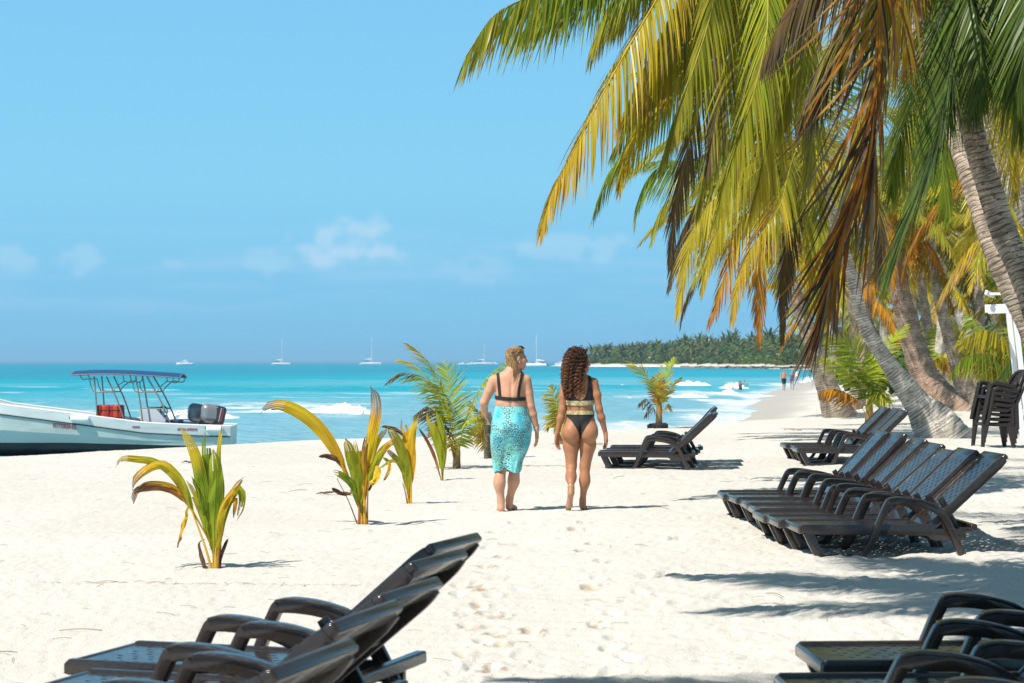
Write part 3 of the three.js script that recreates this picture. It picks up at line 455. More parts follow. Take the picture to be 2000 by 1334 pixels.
// --- the grey trunk with the wide foot
palm({
  label: 'pale grey leaning palm with a wide rooted foot behind the lounger pair', seed: 11, bark: barkGrey, ring: 0.075,
  trunk: [base(1850, 862, 42, -0.2), P(1822, 826, 42), P(1790, 785, 42), P(1733, 707, 42), P(1688, 634, 42), P(1664, 540, 42), P(1642, 472, 42), P(1620, 400, 42), P(1600, 345, 42), P(1572, 270, 42)], radii: [0.62, 0.46, 0.285, 0.172, 0.138, 0.122, 0.118, 0.114, 0.11, 0.11], nuts: 8,
  fronds: [
    { px: [[1480, 240, 41.5], [1400, 290, 41.3], [1330, 320, 41.2], [1282, 330, 41.2], [1250, 380, 41.2], [1240, 440, 41.2]], pal: PAL.green, leaf: 0.85, pairs: 90, hang: 0.9, wide: 0.04 },
    { px: [[1490, 300, 40.5], [1410, 340, 40], [1330, 370, 40], [1290, 410, 40], [1272, 470, 40]], pal: PAL.olive, leaf: 0.85, pairs: 80, hang: 0.9, wide: 0.04 },
    { px: [[1500, 270, 40.8], [1430, 310, 40.4], [1370, 380, 40.2], [1330, 460, 40.2], [1305, 560, 40.2]], pal: PAL.olive, pal2: PAL.brown, mixAt: 0.5, leaf: 0.95, pairs: 90, hang: 1.0, wide: 0.045 },
    { px: [[1500, 300, 40.2], [1420, 360, 39.6], [1360, 440, 39.4], [1338, 530, 39.4], [1322, 620, 39.4]], pal: PAL.olive, pal2: PAL.yellow, mixAt: 0.35, leaf: 0.9, pairs: 90, hang: 0.65, wide: 0.045 },
    { px: [[1530, 330, 40.4], [1475, 400, 39.8], [1440, 450, 39.6], [1420, 530, 39.5], [1385, 630, 39.5]], pal: PAL.yellow, pal2: PAL.orange, mixAt: 0.72, leaf: 0.9, pairs: 90, hang: 0.7, wide: 0.045 },
    { px: [[1540, 340, 39.8], [1500, 420, 39.2], [1483, 500, 39], [1484, 575, 39], [1484, 668, 39]], pal: PAL.yellow, pal2: PAL.orange, mixAt: 0.6, leaf: 0.85, pairs: 90, hang: 0.7, wide: 0.045 },
    { px: [[1560, 350, 40.2], [1545, 450, 39.8], [1532, 550, 39.6], [1528, 665, 39.6]], pal: PAL.brown, pal2: PAL.brown, dry: true, leaf: 0.75, pairs: 80, hang: 1.1, wide: 0.045 },
    { px: [[1535, 300, 39.6], [1470, 340, 38.8], [1420, 400, 38.5], [1390, 480, 38.4], [1370, 570, 38.4]], pal: PAL.olive, pal2: PAL.yellow, mixAt: 0.6, leaf: 0.9, pairs: 86, hang: 0.9, wide: 0.045 },
    { px: [[1545, 320, 39.2], [1520, 410, 38.6], [1470, 480, 38.3], [1440, 560, 38.2], [1430, 630, 38.2]], pal: PAL.olive, pal2: PAL.gold, mixAt: 0.6, leaf: 0.9, pairs: 86, hang: 0.8, wide: 0.045 },
    { px: [[1590, 330, 39.6], [1600, 430, 39.2], [1590, 530, 39], [1575, 610, 39]], pal: PAL.olive, leaf: 0.85, pairs: 80, hang: 0.8, wide: 0.045 },
    { px: [[1640, 300, 40], [1700, 360, 39.6], [1720, 450, 39.5], [1715, 550, 39.5]], pal: PAL.olive, pal2: PAL.brown, mixAt: 0.6, leaf: 0.9, pairs: 80, hang: 0.8, wide: 0.045 },
    { px: [[1560, 360, 42.6], [1600, 470, 43], [1612, 560, 43.2], [1605, 640, 43.2]], pal: PAL.yellow, leaf: 0.85, pairs: 80, hang: 0.8, wide: 0.045 },
  ],
  auto: { n: 13, len: 4.3, el: [1.3, -0.1], leaf: 0.9, pairs: 56, wide: 0.045, oldFrom: 2 },
});
// --- the palm that stands by the water's edge, left of the others
palm({
  label: 'brown curved palm trunk standing farthest left, nearest the water', seed: 13, bark: barkBrown,
  trunk: [base(1645, 812, 58, -0.15), P(1628, 790, 58), P(1603, 715, 58), P(1580, 650, 58), P(1558, 590, 58), P(1543, 545, 58), P(1522, 480, 58), P(1500, 420, 58)], radii: [0.52, 0.38, 0.27, 0.24, 0.21, 0.19, 0.18, 0.17], nuts: 6,
  auto: { n: 19, len: 4.2, el: [1.2, -0.6], leaf: 0.9, pairs: 52, wide: 0.05, bend: 1.7, oldFrom: 0.8 },
});
// --- the stand of trunks behind the grey one
const stand = 'palms of the stand behind the grey trunk';
for (const [label, bark, seed, tr, rr, len] of [
  ['reddish palm trunk directly behind the pale grey leaning palm', barkRed, 17, [[1862, 800, 66], [1835, 775, 66], [1800, 742, 66], [1772, 670, 66], [1756, 600, 66], [1742, 520, 66], [1730, 460, 66], [1722, 400, 66]], [0.75, 0.5, 0.33, 0.26, 0.23, 0.2, 0.19, 0.18], 4.4],
  ['dark palm trunk right of the reddish one with its foot swept right', barkBrown, 19, [[1905, 792, 70], [1850, 772, 70], [1815, 725, 70], [1790, 655, 70], [1772, 590, 70], [1762, 540, 70], [1752, 480, 70]], [0.6, 0.45, 0.34, 0.28, 0.25, 0.22, 0.2], 4.2],
  ['dark thin palm trunk between the swept-foot trunk and the ringed one', barkBrown, 23, [[1876, 770, 92], [1850, 748, 92], [1828, 700, 92], [1812, 640, 92], [1803, 580, 92], [1795, 520, 92]], [0.6, 0.45, 0.34, 0.3, 0.27, 0.25], 4.4],
  ['ringed palm trunk just left of the stacked chairs', barkBrown, 29, [[1930, 800, 68], [1895, 778, 68], [1868, 712, 68], [1848, 640, 68], [1834, 585, 68], [1824, 520, 68], [1815, 440, 68]], [0.9, 0.5, 0.3, 0.25, 0.22, 0.2, 0.19], 4.2],
  ['palm trunk high behind the ringed trunk, left of the white pergola', barkGrey, 31, [[1935, 752, 110], [1905, 690, 110], [1880, 630, 110], [1862, 590, 110], [1845, 540, 110]], [0.5, 0.42, 0.38, 0.34, 0.3], 4.6],
  ['pale far palm trunk seen between two dark trunks', barkGrey, 37, [[1835, 742, 130], [1828, 700, 130], [1818, 640, 130], [1812, 560, 130], [1808, 500, 130]], [0.5, 0.4, 0.36, 0.34, 0.3], 4.6],
]) palm({ label, bark, seed, group: stand, step: 0.05, ring: 0.11, trunk: tr.map(([x, y, d], i) => i ? P(x, y, d) : base(x, y, d, -0.2)), radii: rr.map((r, k) => r * (k ? 0.78 : 0.9)), auto: { n: 20, len: len * 0.92, el: [1.25, -0.45], leaf: 0.85, pairs: 50, wide: 0.05, segs: 4, bend: 1.5, oldFrom: 0.86, ribSides: 4 } });
// --- palms further back in the grove: crowns fill the view between and above the trunks
{
  const R = rngOf(4242); let i = 0;
  const ORDW = ['first', 'second', 'third', 'fourth', 'fifth', 'sixth', 'seventh', 'eighth', 'ninth', 'tenth', 'eleventh', 'twelfth', 'thirteenth', 'fourteenth', 'fifteenth', 'sixteenth', 'seventeenth', 'eighteenth', 'nineteenth', 'twentieth'];
  const GROVE = [[1655, 84, 560], [1700, 100, 520], [1760, 96, 420], [1830, 84, 330], [1900, 78, 420], [1960, 72, 300], [2010, 60, 440], [1985, 92, 560], [1930, 120, 560], [1870, 140, 600], [1780, 130, 560], [1720, 150, 590], [1660, 170, 610], [1620, 200, 630], [2060, 50, 380], [2090, 70, 560], [1690, 70, 380], [1625, 110, 560], [2040, 40, 250]];
  for (const [px, d, hy] of GROVE) {
    const x = (px - 1000) / FPX * d, top = P(px, hy, d), lean = (R() - 0.2) * 1.6, b = V(x + lean, 0, -d - R() * 2); b.y = groundY(b.x, d) - 0.2;
    palm({ name: 'grove_palm', label: `${GROVE.filter((q) => q[0] < px).length ? ORDW[GROVE.filter((q) => q[0] < px).length] + ' palm from the left' : 'leftmost palm'} in the background grove behind the leaning trunks`, group: 'palms of the background grove', seed: 200 + i, bark: i % 2 ? barkGrey : barkBrown, step: 0.12, ring: 0.15, tsides: 9, trunk: [b, b.clone().lerp(top, 0.35).add(V(0.25, 0, 0)), b.clone().lerp(top, 0.7).add(V(0.15, 0.1, 0)), top], radii: [0.3, 0.22, 0.19, 0.17], nuts: 3, auto: { n: 19, len: 4.0, el: [1.2, -0.5], leaf: 0.85, pairs: 40, wide: 0.06, segs: 3, bend: 1.5, oldFrom: 0.84, ribSides: 3 } });
    i++;
  }
}
// ---------------------------------------------------------------- young palms planted along the beach
// a broad undivided leaf: a pleated blade along a curve; c: colours along it as [t, rgb]
function bladeGeo(pts, width, cols, { fold = 0.5, pleats = 8, seed = 1, n = 22, face = V(0, 0, 1), stem = 0.16, notch = 0 } = {}) {
  const cur = new THREE.CatmullRomCurve3(pts, false, 'centripetal'), g = new GB(), m = pleats * 4, R = rngOf(seed), T = V(), S = V(), N = V();
  const tone = 0.88 + 0.24 * R(), lobes = 3 + Math.floor(R() * 3), ends = Array.from({ length: lobes }, () => width > 0.06 ? 1 - 0.22 * R() * R() : 1), keep = Math.floor(R() * lobes), lobeOf = (j) => Math.min(lobes - 1, Math.floor(j / (m + 1) * lobes)); ends[keep] = 1;
  for (let k = 0; k <= n; k++) {
    const t = k / n, c = cur.getPointAt(t); cur.getTangentAt(t, T); S.crossVectors(T, face).normalize(); N.crossVectors(S, T).normalize();
    const w = 0.84 * width * (t < stem ? 0.10 + 0.25 * t / stem : 0.35 + 0.65 * Math.pow(Math.sin(Math.PI * clamp((t - stem) / (1 - stem) * 0.92 + 0.08)), 0.75)) * (t > 0.92 ? 1 - (t - 0.92) / 0.08 * 0.92 : 1);
    let i = 1; while (i < cols.length - 1 && t > cols[i][0]) i++;
    const col = mixc(cols[i - 1][1], cols[i][1], clamp((t - cols[i - 1][0]) / (cols[i][0] - cols[i - 1][0])));
    for (let j = 0; j <= m; j++) {
      const u = j / m - 0.5, ruff = Math.abs(((j / 4) % 1) - 0.5) * 2, edge = Math.abs(u) * 2;
      const lb = lobeOf(j), fan = width > 0.06 ? sstep(0.72, 1, t) : 0, mid = (lb + 0.5) / lobes - 0.5;
      const q = c.clone().addScaledVector(S, lerp(u, mid + (u - mid) * 0.86, fan) * w * (1 + 0.12 * fan)).addScaledVector(N, -fold * w * (Math.abs(u)) + (ruff - 0.5) * 0.045 * w + 0.012 * noise(t * 9 + seed, u * 4));
      const spot = sstep(0.35, 0.6, noise(t * 14 + seed * 3, u * 9)) * 0.5 * sstep(0.6, 1, edge * 0.6 + t * 0.6), f = tone * (0.80 + 0.34 * ruff + 0.12 * noise(u * 14 + seed, t * 3));
      g.v(q, mixc([col[0] * f, col[1] * f, col[2] * f], [0.16, 0.09, 0.04], spot));
    }
  }
  for (let k = 0; k < n; k++) for (let j = 0; j < m; j++) { const a = k * (m + 1) + j, l0 = lobeOf(j), l1 = lobeOf(j + 1); if (width > 0.06 && ((l0 !== l1 && k / n > 0.8) || (k + 0.5) / n > ends[l0])) continue; g.q(a, a + 1, a + m + 2, a + m + 1); }
  return g.geo();
}
const CG = [0.170, 0.260, 0.010], CL = [0.310, 0.350, 0.012], CY = [0.600, 0.440, 0.014], CO = [0.600, 0.330, 0.012], CB = [0.130, 0.075, 0.035], CW = [0.42, 0.34, 0.26], CR = [0.28, 0.10, 0.04];
const GREEN = [[0, CY], [0.2, CL], [0.55, CG], [1, CL]], YG = [[0, CO], [0.25, CL], [0.6, CG], [0.78, CY], [1, CY]], GOLD = [[0, CO], [0.4, CY], [0.85, CY], [1, CB]], GB2 = [[0, CO], [0.4, CO], [0.7, CY], [0.85, CB], [1, CB]], DEAD = [[0, CB], [0.5, [0.16, 0.09, 0.05]], [1, CB]], RED = [[0, CO], [0.4, CR], [1, CB]], WHT = [[0, CO], [0.5, CY], [0.72, CO], [0.8, CW], [1, CB]];
const stemMat = std(1, 1, 1, 0.7, { vertexColors: true });
// leaves are read in the pixels of one enlarged view of the photograph: origin and scale turn them into photo pixels
function seedling(label, [ox, oy, sc], d, foot, leaves, stems, seed) {
  const t = thing('young_palm', label, 'young palm', 'young palms planted along the beach'), R = rngOf(seed), f = onSand(ox + foot[0] / sc, oy + foot[1] / sc, d);
  t.position.copy(f); const at = (o) => { o.geometry.translate(-f.x, -f.y, -f.z); return o; };
  const lift = P(ox + foot[0] / sc, oy + foot[1] / sc, d).sub(f);
  leaves.forEach(([pts, w, cols, o = {}], i) => {
    const sway = o.z ?? (R() - 0.5) * 0.5, q = pts.map(([x, y], k) => P(ox + x / sc, oy + y / sc, d - sway * Math.pow(k / (pts.length - 1), 1.3) * 0.6).sub(lift));
    if (k0(o)) q[0].y = Math.max(q[0].y, f.y - 0.02);
    at(part(o.dry ? 'dry_leaf' : 'leaf', bladeGeo(q, w, cols, { seed: seed * 10 + i, face: V((R() - 0.5) * 0.9, 0.25, 1).normalize(), ...o }), o.dry ? dryMat : leafMat, t));
  });
  stems.forEach(([pts, r, c], i) => { const g = new GB(), q = new THREE.CatmullRomCurve3(pts.map(([x, y], k) => P(ox + x / sc, oy + y / sc, d - (i % 3 - 1) * 0.03).sub(lift))).getPoints(10); g.tube(q, q.map((_, k) => r * (1 - 0.5 * k / 10)), 6, q.map((_, k) => mixc(c, CO, 0.3 * k / 10))); at(part('stem', g.geo(), stemMat, t)); });
  return t;
}
const k0 = () => true;
seedling('young palm with upright green leaves and arching yellow leaf, front left', [200, 820, 3.925], 15, [868, 1185], [
  [[[862, 1180], [858, 950], [862, 720], [872, 520], [850, 272]], 0.150, GREEN, { z: 0.15, pleats: 10 }],
  [[[862, 1150], [835, 850], [805, 520], [792, 122]], 0.105, [[0, CL], [0.5, CG], [1, CG]], { z: -0.15 }],
  [[[858, 1120], [800, 800], [735, 430], [690, 270], [600, 100]], 0.115, YG, { z: 0.0 }],
  [[[872, 1000], [880, 600], [890, 300], [917, 88]], 0.055, [[0, CL], [0.6, CL], [1, CY]], { z: -0.2 }],
  [[[850, 1080], [800, 860], [725, 660], [645, 508]], 0.070, [[0, CL], [0.6, CL], [1, CO]], { z: 0.1 }],
  [[[852, 1050], [780, 740], [735, 580], [684, 480]], 0.045, GREEN, {}],
  [[[872, 1170], [890, 950], [905, 800], [945, 680], [1030, 560], [1088, 482]], 0.075, [[0, CO], [0.5, CY], [0.85, CO], [1, CB]], { z: 0.25 }],
  [[[880, 1100], [920, 820], [985, 640], [1050, 570], [1075, 640], [1032, 820]], 0.075, [[0, CL], [0.5, CG], [0.75, CL], [1, CO]], { z: -0.1 }],
  [[[870, 1130], [905, 850], [960, 700], [1020, 650], [1006, 805]], 0.05, [[0, CL], [0.6, CL], [0.8, CO], [1, CB]], { z: 0.2 }],
  [[[835, 1000], [760, 860], [690, 740], [640, 600], [560, 470], [440, 385], [330, 425], [250, 500], [233, 585]], 0.085, [[0, CO], [0.4, CL], [0.7, CY], [0.86, CO], [1, CB]], { z: 0.3, stem: 0.3 }],
  [[[690, 745], [600, 560], [500, 430], [390, 365], [260, 345], [145, 345], [100, 425]], 0.065, [[0, CO], [0.5, CL], [0.85, CY], [0.95, CB], [1, CB]], { z: 0.35 }],
  [[[690, 745], [600, 630], [470, 560], [350, 560], [262, 590], [238, 690]], 0.070, RED, { z: 0.4 }],
  [[[665, 715], [630, 640], [540, 560], [430, 535], [320, 540], [240, 625]], 0.05, [[0, CO], [0.5, CO], [0.8, CB], [1, CB]], { z: 0.3 }],
  [[[662, 715], [635, 800], [600, 920], [578, 1025]], 0.040, [[0, CY], [0.6, CO], [1, CB]], { z: 0.2, stem: 0.05 }],
  [[[790, 960], [748, 985], [760, 1080], [785, 1195], [722, 1250]], 0.035, DEAD, { dry: true, z: 0.15 }],
  [[[905, 1170], [915, 1080], [945, 1000], [968, 955]], 0.03, DEAD, { dry: true }],
  [[[850, 1190], [800, 1180], [780, 1165]], 0.02, DEAD, { dry: true }],
], [[[[862, 1195], [858, 1100], [850, 900]], 0.016, CO], [[[885, 1195], [890, 1080], [905, 900]], 0.014, [0.30, 0.14, 0.05]], [[[840, 1195], [790, 1020], [680, 720]], 0.011, CO], [[[905, 1190], [908, 1000], [908, 930]], 0.010, CR], [[[872, 1195], [872, 1060], [868, 880]], 0.018, CO]], 21);
seedling('young palm with a long golden leaf arching left, second from the left', [500, 640, 3.176], 19.1, [665, 1252], [
  [[[645, 1160], [570, 960], [500, 810], [400, 660], [280, 560], [150, 508], [80, 520], [14, 578]], 0.150, [[0, CO], [0.25, CO], [0.75, CY], [0.88, CO], [0.93, CB], [1, CB]], { z: 0.2, stem: 0.3 }],
  [[[675, 1150], [690, 900], [715, 700], [742, 540], [735, 450], [708, 393]], 0.140, WHT, { z: 0.0, stem: 0.35 }],
  [[[655, 1180], [625, 980], [585, 830], [555, 722]], 0.140, [[0, CO], [0.3, CL], [0.7, CL], [1, CY]], { z: 0.25, pleats: 10 }],
  [[[660, 1180], [640, 980], [625, 840], [610, 718]], 0.130, [[0, CL], [0.6, CL], [1, CY]], { z: 0.05, pleats: 10 }],
  [[[665, 1150], [668, 940], [672, 800], [690, 690]], 0.075, [[0, CO], [0.5, CO], [1, CB]], { z: 0.2 }],
  [[[672, 1150], [705, 900], [755, 740], [825, 640]], 0.080, [[0, CL], [0.5, CY], [1, CY]], { z: -0.1 }],
  [[[690, 1040], [720, 930], [780, 800], [850, 735], [860, 720]], 0.085, [[0, CL], [0.5, CL], [0.85, CO], [1, CB]], { z: 0.25 }],
  [[[790, 835], [825, 870], [825, 920], [792, 985]], 0.04, [[0, CL], [0.6, CO], [1, CB]], { z: 0.2, stem: 0.02 }],
  [[[640, 1120], [600, 1010], [540, 950], [475, 922]], 0.085, [[0, CL], [0.6, CG], [1, CL]], { z: 0.35 }],
  [[[660, 1200], [630, 1110], [600, 1060], [585, 1040]], 0.06, GREEN, { z: 0.3 }],
  [[[560, 900], [500, 850], [430, 828], [390, 832]], 0.06, DEAD, { dry: true, z: 0.2 }],
  [[[690, 920], [740, 900], [745, 960], [700, 1010]], 0.09, [[0, CO], [1, CY]], { z: 0.3 }],
  [[[690, 1000], [715, 1000], [700, 1040], [690, 1010]], 0.03, DEAD, { dry: true }],
  [[[590, 1070], [530, 1060], [470, 1030]], 0.05, DEAD, { dry: true, z: 0.3 }],
], [[[[660, 1260], [655, 1150], [640, 1030]], 0.02, CO], [[[690, 1260], [692, 1100], [700, 930]], 0.012, CR], [[[640, 1260], [640, 1150], [620, 1060]], 0.016, CR], [[[632, 1258], [575, 1110], [503, 968]], 0.007, CB], [[[675, 1260], [672, 1120], [665, 980]], 0.02, CO]], 22);
seedling('young palm with two broad olive-gold leaves beside the double-leaved seedling', [500, 640, 3.176], 22.1, [955, 1108], [
  [[[950, 1090], [930, 920], [890, 760], [815, 622]], 0.145, [[0, CO], [0.35, CL], [0.8, [0.30, 0.28, 0.02]], [1, CO]], { z: 0.15, pleats: 10 }],
  [[[957, 1050], [962, 850], [960, 700], [985, 600], [1012, 545]], 0.120, [[0, CO], [0.5, CO], [0.85, CY], [1, CB]], { z: 0.0 }],
  [[[957, 1050], [950, 800], [930, 680], [905, 580]], 0.135, [[0, CO], [0.5, CY], [0.85, CO], [1, CB]], { z: -0.1, pleats: 10 }],
  [[[948, 1030], [915, 900], [870, 830], [808, 770]], 0.08, [[0, CL], [0.6, CL], [1, CB]], { z: 0.2 }],
  [[[945, 1030], [900, 870], [850, 840], [765, 890]], 0.05, [[0, CL], [0.7, CY], [1, CL]], { z: 0.25 }],
  [[[930, 700], [870, 650], [800, 630], [780, 632]], 0.05, DEAD, { dry: true, z: 0.1 }],
], [[[[948, 1112], [945, 1040], [935, 960]], 0.016, CO], [[[960, 1112], [963, 1000], [962, 860]], 0.013, CO], [[[940, 1110], [925, 1030], [910, 980]], 0.01, CR]], 23);
seedling('slim lime seedling with one red-brown leaf, left of the pinnate young palm', [500, 640, 3.176], 26.7, [1158, 958], [
  [[[1155, 950], [1150, 820], [1112, 680], [1058, 535]], 0.135, [[0, CL], [0.6, CL], [1, CY]], { z: 0.1 }],
  [[[1160, 930], [1168, 760], [1150, 620], [1118, 528]], 0.110, [[0, CY], [0.5, CL], [1, CL]], { z: -0.1 }],
  [[[1145, 945], [1110, 820], [1065, 720], [1008, 630]], 0.055, RED, { z: 0.2 }],
], [[[[1158, 962], [1160, 900], [1158, 800]], 0.013, CO], [[[1150, 962], [1130, 880], [1085, 760]], 0.008, CR]], 24);

// pinnate young palms: [rachis in the view's pixels], leaflet length, palette
function pinnate(label, [ox, oy, sc], d, foot, fronds, seed, trunkR = 0.05, trunkH = 0.25) {
  const t = thing('young_palm', label, 'young palm', 'young palms planted along the beach'), R = rngOf(seed), f = onSand(ox + foot[0] / sc, oy + foot[1] / sc, d), lift = P(ox + foot[0] / sc, oy + foot[1] / sc, d).sub(f);
  t.position.copy(f); const at = (o) => { o.geometry.translate(-f.x, -f.y, -f.z); return o; };
  if (trunkH) { const g = new GB(), q = [V(0, -0.06, 0), V(0, trunkH * 0.4, 0), V(0.01, trunkH * 0.8, 0), V(0.01, trunkH * 1.25, 0)].map((v) => v.add(f)); g.tube(q, [trunkR * 1.2, trunkR, trunkR * 0.85, trunkR * 0.5], 9, [[0.20, 0.13, 0.07], [0.24, 0.15, 0.06], [0.38, 0.22, 0.04], [0.42, 0.28, 0.04]]); at(part('stem', g.geo(), stemMat, t)); }
  fronds.forEach(([pts, leaf, pal, o = {}], i) => { const sway = o.z ?? (R() - 0.5) * 0.7, q = pts.map(([x, y], k) => P(ox + x / sc, oy + y / sc, d - sway * Math.pow(k / (pts.length - 1), 1.2)).sub(lift)); at(part(o.dry ? 'dry_frond' : 'frond', frondGeo(q, { leaf, pairs: 34, hang: 0.28, pal, seed: seed * 20 + i, wide: 0.03, rib: 0.014, t0: 0.32, ...o }), o.dry ? dryMat : leafMat, t)); });
  return t;
}
const V2 = [500, 640, 3.176];
pinnate('bushy green young palm with feathered fronds left of the woman in the sarong', V2, 29.8, [1245, 880], [
  [[[1242, 860], [1220, 640], [1170, 440], [1100, 280], [1030, 180], [945, 112]], 0.50, PAL.lime, { pal2: PAL.yellow, mixAt: 0.62, hang: 0.3, z: 0.2, pairs: 40, wide: 0.03 }],
  [[[1235, 860], [1200, 600], [1130, 420], [1020, 320], [900, 290], [815, 350]], 0.42, PAL.lime, { pal2: PAL.brown, mixAt: 0.7, hang: 0.5, z: 0.6, wide: 0.03 }],
  [[[1255, 860], [1275, 680], [1340, 480], [1430, 320], [1570, 210]], 0.34, PAL.lime, { hang: 0.8, z: -0.1, wide: 0.035, ragged: 0.3 }],
  [[[1245, 850], [1235, 640], [1200, 420], [1180, 230]], 0.46, PAL.lime, { hang: 0.2, z: -0.2, wide: 0.03, pairs: 40 }],
  [[[1250, 860], [1270, 700], [1310, 590], [1370, 560]], 0.36, PAL.lime, { hang: 0.7, z: 0.3 }],
  [[[1235, 850], [1200, 680], [1130, 560], [1060, 500], [985, 560]], 0.36, PAL.brown, { dry: true, hang: 0.8, z: 0.7 }],
  [[[1240, 850], [1180, 620], [1090, 380], [980, 240], [870, 205]], 0.36, PAL.lime, { pal2: PAL.yellow, hang: 0.3, z: -0.3 }],
  [[[1235, 860], [1200, 720], [1150, 640], [1080, 620]], 0.3, PAL.gold, { hang: 0.9, z: 0.5 }],
], 25, 0.055, 0.3);
pinnate('golden young palm with a grey stake hidden behind the sarong', [500, 640, 3.176], 33.5, [1442, 812], [
  [[[1445, 780], [1450, 640], [1440, 560], [1390, 520]], 0.32, PAL.gold, { hang: 0.8, z: 0.3 }], [[[1442, 770], [1440, 660], [1400, 600], [1350, 620]], 0.36, PAL.gold, { hang: 1.0, z: 0.4 }], [[[1446, 770], [1470, 640], [1520, 560], [1580, 520]], 0.3, PAL.olive, { hang: 0.6 }], [[[1442, 770], [1425, 620], [1360, 500], [1330, 460]], 0.26, PAL.olive, { hang: 0.5 }], [[[1445, 780], [1455, 700], [1440, 650], [1400, 680]], 0.36, PAL.yellow, { hang: 1.2, z: 0.3 }],
], 26, 0.06, 0.28);
pinnate('young palm mostly hidden behind the curly-haired woman', [900, 640, 3.335], 38, [665, 760], [
  [[[665, 745], [660, 600], [620, 480], [585, 380]], 0.3, PAL.olive, { hang: 0.3 }], [[[665, 745], [640, 560], [590, 470], [545, 440]], 0.3, PAL.olive, { hang: 0.4 }], [[[665, 745], [640, 600], [600, 560], [560, 590]], 0.3, PAL.olive, { hang: 0.7 }], [[[668, 745], [690, 560], [700, 420], [740, 330]], 0.3, PAL.olive, {}], [[[668, 745], [720, 600], [780, 520], [840, 560]], 0.3, PAL.yellow, { hang: 0.6 }], [[[665, 745], [630, 640], [590, 610], [560, 660]], 0.28, PAL.yellow, { hang: 0.7 }],
], 27, 0.06, 0.3);
const V8 = [1100, 600, 3.7037];
pinnate('yellow-green young palm growing in the tyre at the water edge', V8, 48.6, [692, 868], [
  [[[692, 850], [680, 680], [650, 560], [570, 450], [480, 385]], 0.55, PAL.lime, { pal2: PAL.yellow, hang: 0.22, z: 0.4, wide: 0.045, t0: 0.42 }],
  [[[695, 850], [710, 650], [740, 520], [770, 430], [800, 368]], 0.46, PAL.lime, { hang: 0.2, z: -0.2, wide: 0.045, t0: 0.42 }],
  [[[697, 850], [730, 680], [780, 570], [842, 505]], 0.36, PAL.yellow, { hang: 0.3, z: 0.3, wide: 0.045, t0: 0.45 }],
  [[[692, 850], [690, 700], [680, 600], [690, 470]], 0.30, PAL.gold, { hang: 0.2, wide: 0.04, t0: 0.5, pairs: 22 }],
  [[[692, 850], [690, 740], [682, 640], [678, 520]], 0.26, PAL.orange, { hang: 0.2, wide: 0.04, t0: 0.45, pairs: 18 }],
  [[[688, 850], [655, 720], [600, 655], [545, 690]], 0.34, PAL.brown, { dry: true, hang: 1.2, z: 0.4, pairs: 13, t0: 0.5, rib: 0.01 }],
  [[[690, 850], [668, 740], [630, 715], [590, 775]], 0.28, PAL.brown, { dry: true, hang: 1.4, z: 0.3, pairs: 11, t0: 0.5, rib: 0.01 }],
  [[[696, 850], [722, 740], [760, 690], [790, 740]], 0.24, PAL.gold, { hang: 1.0, pairs: 12, t0: 0.5, rib: 0.01 }],
], 28, 0.075, 0.7);
const V9 = [1600, 540, 3.705];
pinnate('bright lime young palm with an orange dead frond before the grey trunk', V9, 50, [360, 1085], [
  [[[360, 1020], [340, 800], [290, 620], [190, 490], [75, 448]], 0.85, PAL.lime, { hang: 0.25, z: 0.5, pairs: 48, wide: 0.05, roll: 0.5 }],
  [[[358, 1020], [300, 820], [200, 690], [90, 610], [0, 592]], 0.6, PAL.lime, { hang: 0.45, z: 0.8, pairs: 44, wide: 0.05 }],
  [[[365, 1020], [400, 800], [470, 560], [560, 430], [628, 360]], 0.62, PAL.lime, { hang: 0.35, z: -0.5, pairs: 44, wide: 0.05 }],
  [[[355, 1040], [280, 920], [190, 850], [90, 825], [5, 850]], 0.55, PAL.orange, { dry: true, hang: 0.9, z: 0.6, pairs: 40, wide: 0.05 }],
  [[[368, 1030], [400, 900], [440, 820], [500, 900]], 0.60, PAL.lime, { hang: 0.9, z: 0.4, pairs: 40, wide: 0.05 }],
  [[[362, 1020], [350, 850], [330, 740], [300, 680]], 0.6, PAL.green, { hang: 0.5, z: 0.6, pairs: 40, wide: 0.05 }],
  [[[366, 1020], [390, 860], [420, 760], [520, 700]], 0.55, PAL.lime, { hang: 0.6, z: 0.2, pairs: 40, wide: 0.05 }],
], 29, 0.10, 0.5);
// a grey wooden stake by the hidden one
{ const g = new THREE.CylinderGeometry(0.045, 0.05, 0.62, 9, 4).translate(0, 0.22, 0), p = g.attributes.position; for (let i = 0; i < p.count; i++) p.setX(i, p.getX(i) + 0.006 * noise(p.getY(i) * 9, p.getZ(i) * 30)); const o = onSand(951, 894, 33.2), m = top('wooden_stake', g, std(0.24, 0.21, 0.17, 0.9, { map: barkTex })); tag(m, 'short grey wooden stake in the sand beside the sarong hem', 'stake'); m.position.copy(o); }
// ---------------------------------------------------------------- sun loungers
const plastic = (() => {
  const n1 = tnoise(10), n2 = tnoise(60), n3 = tnoise(160);
  const rough = tex(512, 512, (x, y) => { const u = x / 512, v = y / 512, r = 0.22 + 0.18 * n1(u * 10, v * 10) + 0.14 * n2(u * 60, v * 60); return [r, r, r]; });
  const dust = tex(512, 512, (x, y) => { const u = x / 512, v = y / 512, k = sstep(0.58, 0.80, 0.55 * n1(u * 10, v * 10) + 0.25 * n2(u * 60, v * 60) + 0.2 * n3(u * 160, v * 160)), s = 0.80 + 0.2 * n2(u * 60, v * 60); return mixc([s, s * 0.98, s * 0.97], [1.0, 0.95, 0.9], k * 0.3); }, true);
  const m = std(0.032, 0.023, 0.020, 1, { roughnessMap: rough, map: dust, specularIntensity: 0.8, clearcoat: 0.6, clearcoatRoughness: 0.14, name: 'brown_plastic' }); m.map.repeat.set(1.6, 1.6); m.roughnessMap.repeat.set(2.1, 2.1); return m;
})();
